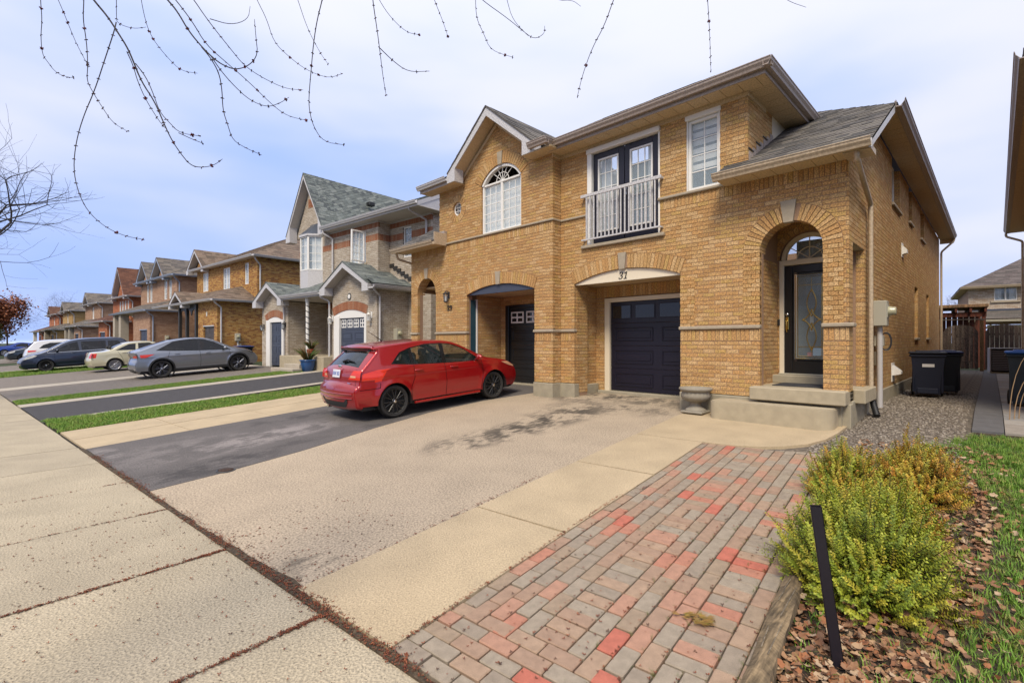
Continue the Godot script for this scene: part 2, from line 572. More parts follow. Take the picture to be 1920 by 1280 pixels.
# ---------- openings ----------
func window(O: Vector3, U: Vector3, N: Vector3, w: float, h: float, o := {}) -> Node3D:
	# a casement in the plane of O: frame, a pane for each light, glazing bars, and the room behind it
	var V := Vector3.UP
	var fw: float = o.get("fw", 0.055)
	var nx: int = o.get("nx", 2)
	var ny: int = o.get("ny", 4)
	var sash: Array = o.get("sash", [0.0, 1.0])
	var fm: Material = o.get("frame", M.white_vinyl)
	var par: Node3D = o.get("parent", CUR)
	var node := holder("window", par)
	var bs := Basis(U, V, N)
	var fb := MB.new()
	var P := func(x: float, y: float, z: float) -> Vector3: return O + U * x + V * y + N * z
	for e in [[fw / 2, h / 2, fw, h], [w - fw / 2, h / 2, fw, h], [w / 2, fw / 2, w - 2 * fw, fw], [w / 2, h - fw / 2, w - 2 * fw, fw]]:
		fb.cbox(P.call(e[0], e[1], -0.03), Vector3(e[2], e[3], 0.09), 0.008, bs)
	for i in range(1, sash.size() - 1):
		fb.cbox(P.call(w * sash[i], h / 2, -0.03), Vector3(fw * 1.3, h - 2 * fw, 0.085), 0.008, bs)
	part("frame", fb, fm, node)
	var bars := MB.new()
	for i in sash.size() - 1:
		var x0: float = w * sash[i] + (fw if i == 0 else fw * 0.65)
		var x1: float = w * sash[i + 1] - (fw if i == sash.size() - 2 else fw * 0.65)
		for k in range(1, nx): bars.box(P.call(lerpf(x0, x1, float(k) / nx), h / 2, -0.03), Vector3(0.018, h - 2 * fw, 0.016), bs)
		for k in range(1, ny): bars.box(P.call((x0 + x1) / 2, lerpf(fw, h - fw, float(k) / ny), -0.03), Vector3(x1 - x0, 0.018, 0.0163), bs)
		for a in nx:
			for b in ny:
				var pb := MB.new()
				pb.box(P.call(lerpf(x0, x1, (a + 0.5) / nx), lerpf(fw, h - fw, (b + 0.5) / ny), -0.03), Vector3((x1 - x0) / nx - 0.006, (h - 2 * fw) / ny - 0.006, 0.005), bs)
				part("pane", pb, o.get("glass", M.window_glass), node)
	if nx > 1 or ny > 1: part("glazing_bars", bars, fm, node)
	if o.get("bare", false): return node
	var rb := MB.new()
	var q := [P.call(0, 0, -0.08), P.call(w, 0, -0.08), P.call(w, h, -0.08), P.call(0, h, -0.08)]
	var r := [P.call(-0.2, -0.2, -1.3), P.call(w + 0.2, -0.2, -1.3), P.call(w + 0.2, h + 0.2, -1.3), P.call(-0.2, h + 0.2, -1.3)]
	for i in 4: rb.quad(q[i], q[(i + 1) % 4], r[(i + 1) % 4], r[i], P.call(w / 2, h / 2, 0) - (q[i] + q[(i + 1) % 4]) / 2)
	rb.quad(r[0], r[1], r[2], r[3], N)
	part("room", rb, M.room, node)
	var kind: String = o.get("cover", "")
	if kind == "blind":
		var b := MB.new()
		var drop: float = o.get("drop", 1.0)
		b.box(P.call(w / 2, h - h * drop / 2, -0.12), Vector3(w - 0.04, h * drop, 0.004), bs)
		part("blind", b, M.blind, node)
	elif kind == "zebra":
		var k := 0
		var yy := h - 0.04
		while yy > h * 0.33:
			var b := MB.new()
			b.box(P.call(w / 2, yy - 0.05, -0.12), Vector3(w - 0.04, 0.1, 0.004), bs)
			part("blind_slat", b, M.blind, node)
			yy -= 0.155
			k += 1
	elif kind == "curtain":
		for sd in [[0.0, 0.34], [0.66, 1.0]]:
			var b := MB.new()
			fold(b, P.call(w * sd[0], 0, -0.14), U, N, w * (sd[1] - sd[0]), h, 0.02, 14)
			part("curtain", b, M.curtain, node)
	elif kind == "sheer":
		var b := MB.new()
		fold(b, P.call(0, 0, -0.14), U, N, w, h, 0.02, 26)
		part("curtain", b, M.curtain, node)
	return node
func fold(mb: MB, O: Vector3, U: Vector3, N: Vector3, w: float, h: float, amp: float, k: int) -> void:
	for i in k * 2:
		var a := float(i) / (k * 2)
		var b := float(i + 1) / (k * 2)
		var za := amp * sin(a * k * TAU * 0.5) * (1 + 0.4 * sin(a * 17.0))
		var zb := amp * sin(b * k * TAU * 0.5) * (1 + 0.4 * sin(b * 17.0))
		mb.quad(O + U * w * a + N * za, O + U * w * b + N * zb, O + U * w * b + N * zb + Vector3.UP * h, O + U * w * a + N * za + Vector3.UP * h, N)
func lettering(txt: String, size: float, deep: float, at: Vector3, bs: Basis, matl: Material, called: String, parent: Node3D = null, font := "Droid Sans") -> MeshInstance3D:
	var f := SystemFont.new()
	f.font_names = PackedStringArray([font])
	var tm := TextMesh.new()
	tm.font = f
	tm.text = txt
	tm.font_size = 64
	tm.pixel_size = size / 64.0
	tm.depth = deep
	return inst(called, tm, matl, parent, LOC * Transform3D(bs, at))

func _ready() -> void:
	rng.seed = 31
	setup_light()
	make_materials()
	ST = Transform3D(Basis(Vector3.UP, deg_to_rad(5.5)), Vector3(-3.6, 0, -1.34))
	build_ground()
	build_house_31()
	build_house_29()
	build_fixtures()
	build_grey_brick_house()
	build_row()
	build_back()
	build_cars()
	build_garden()
	build_trees()

func setup_light() -> void:
	CAM = Camera3D.new()
	CAM.name = "camera"
	add_child(CAM)
	CAM.position = Vector3(0, 1.8, 0)
	CAM.rotation = Vector3(deg_to_rad(0.126), deg_to_rad(45), 0)
	CAM.fov = 70.24
	CAM.near = 0.05
	CAM.far = 3000
	CAM.current = true
	var env := Environment.new()
	env.background_mode = Environment.BG_SKY
	env.tonemap_mode = Environment.TONE_MAPPER_LINEAR
	env.tonemap_exposure = 2.3
	env.background_energy_multiplier = 1.0
	env.sdfgi_enabled = true
	env.ssao_enabled = true
	env.ssil_enabled = true
	var pm := PanoramaSkyMaterial.new()
	pm.panorama = sky_picture()
	var sky := Sky.new()
	sky.sky_material = pm
	env.sky = sky
	var we := WorldEnvironment.new()
	we.name = "world_environment"
	we.environment = env
	add_child(we)
	var sun := DirectionalLight3D.new()
	sun.name = "sun"
	sun.light_energy = 0.5
	sun.light_color = Color(1.0, 0.95, 0.86)
	sun.light_angular_distance = 18.0
	sun.shadow_enabled = true
	add_child(sun)
	sun.look_at_from_position(Vector3(3.5, 8.6, 6.6), Vector3.ZERO)

func sky_picture() -> ImageTexture:
	# thin high cloud over blue: noise laid on the sphere, so that it goes on all round
	var w := 1024
	var h := 512
	var f := FastNoiseLite.new()
	f.seed = 5
	f.noise_type = FastNoiseLite.TYPE_SIMPLEX_SMOOTH
	f.frequency = 0.55
	f.fractal_octaves = 3
	var g := FastNoiseLite.new()
	g.seed = 11
	g.noise_type = FastNoiseLite.TYPE_SIMPLEX_SMOOTH
	g.frequency = 1.5
	g.fractal_octaves = 5
	var im := Image.create(w, h, false, Image.FORMAT_RGBF)
	for j in h:
		var el := PI * (0.5 - (j + 0.5) / h)
		for i in w:
			var az := TAU * ((i + 0.5) / w)
			if el < -0.05:
				im.set_pixel(i, j, Color(0.45, 0.5, 0.6))
				continue
			var d := Vector3(cos(el) * cos(az), sin(el), cos(el) * sin(az))
			var p := Vector3(d.x, d.y * 2.6, d.z) * 1.4
			var cl := 0.5 + 0.62 * f.get_noise_3dv(p + Vector3(3.1, 0, 0.7)) + 0.34 * g.get_noise_3dv(Vector3(d.x * 1.2, d.y * 5.0, d.z * 1.2))
			cl = clampf(cl + 0.42 * smoothstep(0.0, 0.75, d.y) - 0.06, 0.0, 1.0)
			cl = smoothstep(0.05, 1.05, cl)
			var blue := Vector3(0.172, 0.248, 0.47).lerp(Vector3(0.225, 0.292, 0.47), d.y)
			var white := Vector3(0.38, 0.39, 0.46)
			var k := blue.lerp(white, cl) * (1.0 + 0.25 * smoothstep(0.3, 1.0, d.y))
			im.set_pixel(i, j, Color(k.x, k.y, k.z))
	return ImageTexture.create_from_image(im)

func make_materials() -> void:
	TX.brick = gray_tex(512, [[3, 0.03, 4, 0.5], [4, 0.16, 2, 0.32]], 0.82, 0.02, 0.28, 1)
	TX.concrete = gray_tex(1024, [[7, 0.005, 6, 0.09], [8, 0.22, 3, 0.3]], 0.86, 0.03, 0.4, 2)
	TX.asphalt = gray_tex(1024, [[9, 0.005, 4, 0.12], [10, 0.17, 2, 0.75]], 0.80, 0.10, 0.5, 3)
	TX.wood = wood_tex()
	TX.fine = gray_tex(256, [[12, 0.1, 3, 0.25]], 0.86, 0.0, 0.0, 4)
	TX.earth = gray_tex(512, [[13, 0.02, 5, 0.7], [14, 0.25, 2, 0.5]], 0.72, 0.04, 0.4, 5)
	mat("brick", Color.WHITE, 0.9, "brick", 2.0, 0.6, true)
	mat("mortar", L(0.46, 0.29, 0.185), 0.95, "fine", 2.0)
	mat("mortar_grey", L(0.20, 0.18, 0.16), 0.95, "fine", 2.0)
	mat("stone", L(0.50, 0.42, 0.31), 0.85, "concrete", 1.2, 0.5)
	mat("foundation", L(0.46, 0.405, 0.295), 0.9, "concrete", 0.7, 0.7)
	mat("step_concrete", L(0.55, 0.465, 0.32), 0.9, "concrete", 0.8, 0.6)
	mat("slab_concrete", L(0.60, 0.47, 0.295), 0.9, "concrete", 0.24, 0.5)
	mat("walk_concrete", L(0.54, 0.455, 0.315), 0.92, "concrete", 0.2, 0.9)
	mat("walk_concrete_b", L(0.51, 0.43, 0.30), 0.92, "concrete", 0.23, 0.9)
	mat("kerb_concrete", L(0.55, 0.48, 0.38), 0.9, "concrete", 0.22, 0.5)
	mat("asphalt_new", L(0.085, 0.078, 0.08), 0.88, "asphalt", 0.8, 0.8)
	mat("asphalt_brown", L(0.30, 0.255, 0.21), 0.9, "asphalt", 0.8, 0.8)
	mat("joint", L(0.06, 0.045, 0.03), 0.95, "earth", 2.0)
	mat("sand", L(0.16, 0.12, 0.075), 0.95, "earth", 1.5, 0.6)
	mat("soil", L(0.11, 0.075, 0.045), 0.95, "earth", 0.8, 0.9)
	mat("gravel", L(0.30, 0.245, 0.185), 0.95, "earth", 1.1, 1.2)
	mat("lawn", L(0.06, 0.09, 0.02), 0.95, "earth", 0.6, 0.5)
	mat("paver", Color.WHITE, 0.9, "asphalt", 2.2, 0.9, true)
	mat("white_vinyl", L(0.74, 0.72, 0.68), 0.45)
	mat("cream_vinyl", L(0.70, 0.61, 0.46), 0.45)
	mat("white_metal", L(0.70, 0.68, 0.68), 0.4, "fine", 0.8)
	mat("fascia_brown", L(0.47, 0.385, 0.33), 0.45, "fine", 0.8)
	mat("gutter_tan", L(0.64, 0.50, 0.34), 0.4, "fine", 0.7)
	mat("soffit_tan", L(0.76, 0.58, 0.35), 0.6, "fine", 1.0)
	mat("soffit_white", L(0.66, 0.62, 0.57), 0.6, "fine", 1.0)
	mat("black_paint", L(0.012, 0.012, 0.013), 0.3)
	mat("navy_paint", L(0.008, 0.007, 0.022), 0.42, "fine", 1.0)
	mat("slate_paint", L(0.045, 0.055, 0.085), 0.45)
	mat("black_plastic", L(0.015, 0.015, 0.016), 0.5)
	mat("rubber", L(0.022, 0.021, 0.02), 0.75)
	mat("iron", L(0.03, 0.028, 0.026), 0.5)
	mat("brass", L(0.62, 0.43, 0.11), 0.25, "", 1.0, 0.0, false, 1.0)
	mat("chrome", L(0.6, 0.6, 0.6), 0.15, "", 1.0, 0.0, false, 1.0)
	mat("room", L(0.07, 0.065, 0.06), 0.9)
	mat("blind", L(0.74, 0.72, 0.68), 0.8)
	mat("curtain", L(0.72, 0.71, 0.70), 0.9)
	mat("meter_grey", L(0.38, 0.36, 0.29), 0.5)
	mat("conduit", L(0.45, 0.43, 0.42), 0.45)
	mat("shingle", Color.WHITE, 0.95, "asphalt", 2.0, 0.8, true)
	mat("urn_stone", L(0.38, 0.34, 0.27), 0.9, "concrete", 2.0, 1.0)
	mat("fence_wood", Color.WHITE, 0.9, "wood", 0.7, 0.8, true)
	mat("log_wood", L(0.30, 0.215, 0.12), 0.95, "wood", 0.9, 1.2)
	mat("bark", L(0.075, 0.06, 0.055), 0.95, "earth", 3.0, 0.8)
	glass_mat("window_glass", Color(0.80, 0.88, 0.92), 0.16)
	mat("dark_pane", L(0.01, 0.012, 0.016), 0.04)
	glass_mat("dark_glass", Color(0.1, 0.12, 0.14), 0.55)
	mat("leaf", Color.WHITE, 0.6, "", 1.0, 0.0, true)
	M.leaf.backlight_enabled = true
	M.leaf.backlight = Color(0.4, 0.4, 0.2)
	mat("dead_leaf", Color.WHITE, 0.8, "", 1.0, 0.0, true)
	mat("tinted", Color.WHITE, 0.85, "fine", 3.0, 0.0, true)

func wood_tex() -> Array:
	var s := 512
	var d := noise_img(s, 21, 0.012, 4)
	var f := noise_img(s, 22, 0.09, 3)
	var by := PackedByteArray()
	by.resize(s * s)
	for j in s:
		for i in s:
			var a := d[((j * 1) % s) * s / 16 * 0 + (j / 14 % s) * s + i] / 255.0
			var b := f[(j / 6 % s) * s + i] / 255.0
			by[j * s + i] = int(clampf(0.8 + (a - 0.5) * 0.5 + (b - 0.5) * 0.7, 0.15, 1.0) * 255.0)
	var im := Image.create_from_data(s, s, false, Image.FORMAT_L8, by)
	var nm := Image.create_from_data(s, s, false, Image.FORMAT_L8, by)
	nm.convert(Image.FORMAT_RGBA8)
	nm.bump_map_to_normal_map(5.0)
	im.convert(Image.FORMAT_RGB8)
	return [ImageTexture.create_from_image(im), ImageTexture.create_from_image(nm)]

# ---------- the ground ----------
func gy(q: float) -> float:
	return SL * clampf(q, 0.0, 9.5)
func slab(called: String, poly: PackedVector2Array, lift: float, matl: Material, parent: Node3D = null, deep := 0.06, kind := "") -> MeshInstance3D:
	var mb := MB.new()
	slab_into(mb, poly, lift, deep)
	return part(called, mb, matl, parent, kind)
func slab_into(mb: MB, poly: PackedVector2Array, lift: float, deep := 0.06) -> void:
	var up := Vector3(0, 1, SL).normalized() if poly[0].y < 9.4 and poly[0].y > -0.1 else Vector3.UP
	var P := func(p: Vector2, d: float) -> Vector3: return Vector3(p.x, gy(p.y) + lift - d, -p.y)
	var k := mb.v.size()
	for p in poly: mb.vert(P.call(p, 0.0), up, p)
	var tr := Geometry2D.triangulate_polygon(poly)
	for i in range(0, tr.size(), 3): mb.tri_i(k + tr[i], k + tr[i + 1], k + tr[i + 2], up)
	var sg := -1.0 if Geometry2D.is_polygon_clockwise(poly) else 1.0
	for i in poly.size():
		var a := poly[i]
		var b := poly[(i + 1) % poly.size()]
		if a.distance_squared_to(b) < 1e-9: continue
		mb.quad(P.call(a, 0.0), P.call(b, 0.0), P.call(b, deep), P.call(a, deep), Vector3(b.y - a.y, 0, b.x - a.x) * sg)
func wobble(a: Vector2, b: Vector2, k: int, amp: float) -> Array:
	var o := []
	for i in k + 1:
		var p := a.lerp(b, float(i) / k)
		var n := (b - a).orthogonal().normalized()
		o.append(p + n * (rng.randf_range(-amp, amp) if i > 0 and i < k else 0.0))
	return o

func build_ground() -> void:
	# one sheet to the horizon, folded where the pavement meets the gardens
	setting("ground", ST)
	var mb := MB.new()
	var qs := [-900.0, -14.0, -13.98, -4.4, -4.38, -1.62, 0.0, 9.5, 900.0]
	var hs := [-0.1, -0.1, -0.16, -0.16, -0.05, -0.03, -0.06, gy(9.5) - 0.03, gy(9.5) - 0.03]
	for i in qs.size() - 1:
		mb.quad(Vector3(-900, hs[i], -qs[i]), Vector3(900, hs[i], -qs[i]), Vector3(900, hs[i + 1], -qs[i + 1]), Vector3(-900, hs[i + 1], -qs[i + 1]), Vector3.UP)
	part("lawn", mb, M.lawn, null)
	setting("road", ST)
	slab("asphalt_surface", rect(-300, -13.9, 300, -4.5), -0.15, M.asphalt_new)
	slab("kerb", rect(-300, -4.5, 300, -4.35), 0.0, M.kerb_concrete)
	# the pavement, slab by slab
	setting("pavement", ST)
	slab("bed", rect(-200, -1.62, 120, 0.02), -0.018, M.joint)
	var r := 0.45
	for k in range(-3, 46):
		var a := 0.45 - 1.6 * k
		var half := 0.8 if k % 2 == 0 and k > 0 else 0.0
		var m: Material = [M.walk_concrete, M.walk_concrete_b][posmod(k * 7, 3) % 2]
		slab("paving_slab", rect(a - 1.6 + 0.006, -1.6, a - 0.006, -0.0 + rng.randf_range(-0.012, 0.004)), rng.randf_range(-0.003, 0.003), m)
	slab("paving_slab", rect(-200, -1.6, 0.45 - 1.6 * 46, 0), 0.0, M.walk_concrete, null, 0.05, "stuff")
	# driveways
	setting("driveway", ST)
	slab("asphalt_surface", PackedVector2Array([Vector2(0.0, 0.03), Vector2(0.12, 5.6), Vector2(0.17, 7.3), Vector2(0.3, 8.62), Vector2(-3.4, 8.9), Vector2(-4.0, 8.0), Vector2(-4.35, 6.6), Vector2(-4.42, 5.1), Vector2(-4.2, 3.6), Vector2(-3.85, 2.0), Vector2(-3.72, 0.8), Vector2(-3.72, 0.06)]), 0.004, driveway_mat("asphalt_old", L(0.38, 0.305, 0.215), [[-1.95, 3.6, 0.4, 0.6, 0.6], [-1.8, 4.3, 0.45, 0.8, 0.6], [-1.7, 5.2, 0.5, 1.0, 0.6], [-1.75, 6.1, 0.6, 0.9, 0.65], [-1.7, 6.9, 0.8, 0.6, 0.5], [-1.1, 7.3, 0.4, 0.25, 0.6], [-0.9, 7.9, 0.35, 0.2, 0.55], [-0.3, 7.6, 0.5, 0.8, 0.45], [-2.4, 8.1, 1.1, 0.7, 0.55], [-1.2, 8.5, 1.6, 0.45, 0.55], [-0.2, 0.3, 0.3, 0.2, 0.6]]))
	setting("driveway", ST)
	slab("asphalt_surface", PackedVector2Array([Vector2(-7.25, 0.06), Vector2(-3.64, 0.04), Vector2(-3.64, 0.8), Vector2(-3.77, 2.0), Vector2(-4.12, 3.6), Vector2(-4.34, 5.1), Vector2(-4.27, 6.6), Vector2(-3.9, 8.0), Vector2(-3.5, 8.9), Vector2(-7.3, 9.3), Vector2(-7.25, 8.0)]), 0.009, driveway_mat("asphalt_sealed", L(0.105, 0.093, 0.086), [[-5.6, 1.6, 1.0, 1.6, -0.6], [-5.2, 3.4, 0.9, 2.2, -0.5], [-6.3, 3.2, 0.6, 1.5, 0.3], [-4.5, 3.4, 0.3, 2.2, 0.5], [-6.6, 5.0, 0.3, 3.0, 0.3], [-4.1, 0.9, 0.42, 0.9, 0.55], [-6.6, 0.2, 0.5, 0.15, -0.9], [-5.4, 6.8, 0.9, 0.8, 0.6], [-5.9, 5.2, 0.5, 0.6, 0.5]]))
	setting("driveway", ST)
	slab("asphalt_surface", rect(-15.5, 0.03, -11.55, 9.3), 0.004, M.asphalt_new)
	setting("driveway", ST)
	slab("asphalt_surface", rect(-22.3, 0.03, -17.75, 9.3), 0.004, M.asphalt_brown)
	setting("driveway", ST)
	slab("asphalt_surface", rect(-31.2, 0.03, -23.7, 9.3), 0.004, M.asphalt_brown)
	setting("driveway", ST)
	slab("asphalt_surface", rect(-46.0, 0.03, -38.0, 9.3), 0.004, M.asphalt_brown)
	setting("driveway", ST)
	slab("asphalt_surface", rect(-64.0, 0.03, -52.0, 9.3), 0.004, M.asphalt_brown)
	# concrete strips beside the driveways
	setting("concrete_path", ST)
	slab("bed", rect(0.01, 0.03, 1.09, 5.5), -0.02, M.joint)
	for e in [[0.05, 1.88], [1.9, 3.72], [3.74, 5.42]]:
		slab("paving_slab", PackedVector2Array([Vector2(0.02 + 0.02 * e[0], e[0]), Vector2(1.1 + 0.008 * e[0], e[0] + 0.01), Vector2(1.1 + 0.008 * e[1], e[1]), Vector2(0.02 + 0.02 * e[1], e[1])]), 0.016, M.slab_concrete)
	var curve := [Vector2(0.13, 5.44), Vector2(1.15, 5.44)]
	curve.append_array([Vector2(1.5, 5.46), Vector2(1.85, 5.56), Vector2(2.12, 5.74), Vector2(2.36, 6.02), Vector2(2.52, 6.4), Vector2(2.62, 6.9), Vector2(2.68, 7.4), Vector2(2.7, 7.72), Vector2(0.2, 7.9)])
	slab("paving_slab", PackedVector2Array(curve), 0.016, M.slab_concrete)
	setting("concrete_path", ST)
	slab("bed", rect(-9.58, 0.03, -7.27, 8.1), -0.02, M.joint)
	var q := 0.05
	var step := 1.55
	while q < 7.8:
		slab("paving_slab", rect(-9.6, q, -8.42, q + step - 0.014), 0.014 + rng.randf_range(-0.002, 0.002), M.slab_concrete)
		slab("paving_slab", rect(-8.41, q, -7.25, q + step - 0.014), 0.011, M.slab_concrete)
		q += step
	for e in [[-11.95, -11.56, 0.4, 8.6], [-16.25, -15.5, 0.02, 9.3], [-23.6, -22.3, 0.02, 9.3], [-37.8, -36.6, 0.02, 9.0]]:
		setting("concrete_path", ST)
		q = e[2]
		while q < e[3]:
			slab("paving_slab", rect(e[0], q, e[1], minf(q + 1.8, e[3]) - 0.012), 0.012, M.kerb_concrete)
			q += 1.8
	build_pavers()
	# bare ground beside the house
	setting("gravel_yard", ST)
	slab("surface", PackedVector2Array([Vector2(1.2, 5.3), Vector2(3.05, 5.3), Vector2(3.6, 6.6), Vector2(4.1, 7.6), Vector2(4.3, 9.5), Vector2(1.2, 9.5)]), -0.022, M.gravel)
	slab("far_surface", rect(1.2, 9.5, 7.5, 27.0), -0.022, M.gravel)
	setting("planting_bed", ST)
	slab("surface", PackedVector2Array([Vector2(2.86, 0.1), Vector2(3.5, 0.1), Vector2(3.75, 1.4), Vector2(4.15, 3.0), Vector2(4.3, 5.0), Vector2(3.9, 6.6), Vector2(2.9, 5.7)]), -0.03, M.soil)
	# stone paving of the neighbours' passage
	setting("paved_passage", ST)
	slab("bed", PackedVector2Array([Vector2(4.12, 7.9), Vector2(6.2, 7.9), Vector2(6.2, 9.5), Vector2(4.25, 9.5)]), -0.012, M.sand)
	slab("far_bed", PackedVector2Array([Vector2(4.25, 9.5), Vector2(6.2, 9.5), Vector2(7.6, 26.8), Vector2(5.8, 26.8)]), -0.012, M.sand)
	var dark := mat("flag_dark", L(0.15, 0.145, 0.145), 0.85, "concrete", 1.0, 0.6)
	var pale := [mat("flag_pale", L(0.44, 0.40, 0.35), 0.85, "concrete", 1.0, 0.6), mat("flag_warm", L(0.38, 0.335, 0.285), 0.85, "concrete", 1.1, 0.6), mat("flag_cool", L(0.36, 0.345, 0.325), 0.85, "concrete", 0.9, 0.6)]
	q = 7.92
	while q < 26.5:
		var off := 0.09 * (q - 7.9)
		var st := 0.34
		slab("flagstone", PackedVector2Array([Vector2(4.12 + off, q), Vector2(4.45 + off, q), Vector2(4.45 + off + 0.03, q + st - 0.01), Vector2(4.12 + off + 0.03, q + st - 0.01)]), 0.02, dark)
		var x := 4.46 + off
		while x < 6.0 + off * 0.9:
			var wd: float = [0.3, 0.45, 0.6][rng.randi() % 3]
			slab("flagstone", PackedVector2Array([Vector2(x, q), Vector2(x + wd - 0.008, q), Vector2(x + wd - 0.008 + 0.03, q + st - 0.01), Vector2(x + 0.03, q + st - 0.01)]), 0.016 + rng.randf_range(-0.002, 0.002), pale[rng.randi() % 3])
			x += wd
		q += st
	var cap := thing("utility_cap", "small rusty round cap set in the grey driveway", "cap", ST, Vector3(-3.72, gy(0.93), -0.93))
	var cb := MB.new()
	cb.lathe(PackedVector2Array([Vector2(0.0, 0.024), Vector2(0.07, 0.022), Vector2(0.09, 0.016), Vector2(0.095, 0.0)]), Vector3(-3.72, gy(0.93) + 0.004, -0.93), Vector3.UP, Vector3.RIGHT, 20)
	part("lid", cb, mat("rust", L(0.09, 0.045, 0.025), 0.9, "earth", 3.0))
	cb = MB.new()
	cb.lathe(PackedVector2Array([Vector2(0.1, 0.012), Vector2(0.12, 0.012), Vector2(0.125, 0.0)]), Vector3(-3.72, gy(0.93) + 0.004, -0.93), Vector3.UP, Vector3.RIGHT, 20)
	part("rim", cb, M.iron)

func driveway_mat(called: String, col: Color, stains: Array) -> StandardMaterial3D:
	# asphalt with its stains where the photograph has them; UVs are metres in the street's frame
	var m := StandardMaterial3D.new()
	m.resource_name = called
	var w := 1024
	var h := 2048
	var r0 := -7.4 if called == "asphalt_sealed" else -4.6
	var span := 4.8
	var base: PackedByteArray = TX.asphalt[0].get_image().get_data()
	var blot := noise_img(512, 77, 0.018, 5)
	var lin := col.srgb_to_linear()
	var lut := []
	for ch in 3:
		var t := PackedByteArray()
		t.resize(256)
		for g in 256: t[g] = int(pow(clampf(lin[ch] * clampf(g / 255.0 * 1.55 - 0.2, 0.12, 1.3), 0, 1), 0.4545) * 255)
		lut.append(t)
	var by := PackedByteArray()
	by.resize(1024 * 1024 * 3)
	var l0: PackedByteArray = lut[0]
	var l1: PackedByteArray = lut[1]
	var l2: PackedByteArray = lut[2]
	for i in range(0, by.size(), 3):
		var g := base[i]
		by[i] = l0[g]
		by[i + 1] = l1[g]
		by[i + 2] = l2[g]
	var tile := Image.create_from_data(1024, 1024, false, Image.FORMAT_RGB8, by)
	var pic := Image.create(w, h, false, Image.FORMAT_RGB8)
	pic.blit_rect(tile, Rect2i(0, 0, 1024, 1024), Vector2i(0, 0))
	pic.blit_rect(tile, Rect2i(0, 0, 1024, 1024), Vector2i(0, 1024))
	for s in stains:
		var px := int(1.45 * s[2] / span * w)
		var py := int(1.45 * s[3] / (span * 2) * h)
		var ci := int((s[0] - r0) / span * w)
		var cj := int(s[1] / (span * 2) * h)
		for j in range(maxi(0, cj - py), mini(h, cj + py)):
			for i in range(maxi(0, ci - px), mini(w, ci + px)):
				var dx := float(i - ci) / px * 1.45
				var dy := float(j - cj) / py * 1.45
				var d := dx * dx + dy * dy
				if d > 2.1: continue
				var n := blot[(j / 3 % 512) * 512 + (i / 3 % 512)] / 255.0 - 0.5
				var fi := blot[(j % 512) * 512 + (i * 2 % 512)] / 255.0 - 0.5
				var k: float = 1.0 - s[4] * smoothstep(1.9, 0.1, d) * clampf(0.45 + n * 2.6 + fi * 1.5, 0.0, 1.0)
				if k != 1.0:
					var c := pic.get_pixel(i, j)
					k = pow(maxf(k, 0.05), 0.4545)
					pic.set_pixel(i, j, Color(minf(c.r * k, 1), minf(c.g * k, 1), minf(c.b * k, 1)))
	m.albedo_texture = ImageTexture.create_from_image(pic)
	m.uv1_scale = Vector3(1.0 / span, 1.0 / (span * 2), 1)
	m.uv1_offset = Vector3(-r0 / span, 0, 0)
	m.roughness = 0.92
	return m

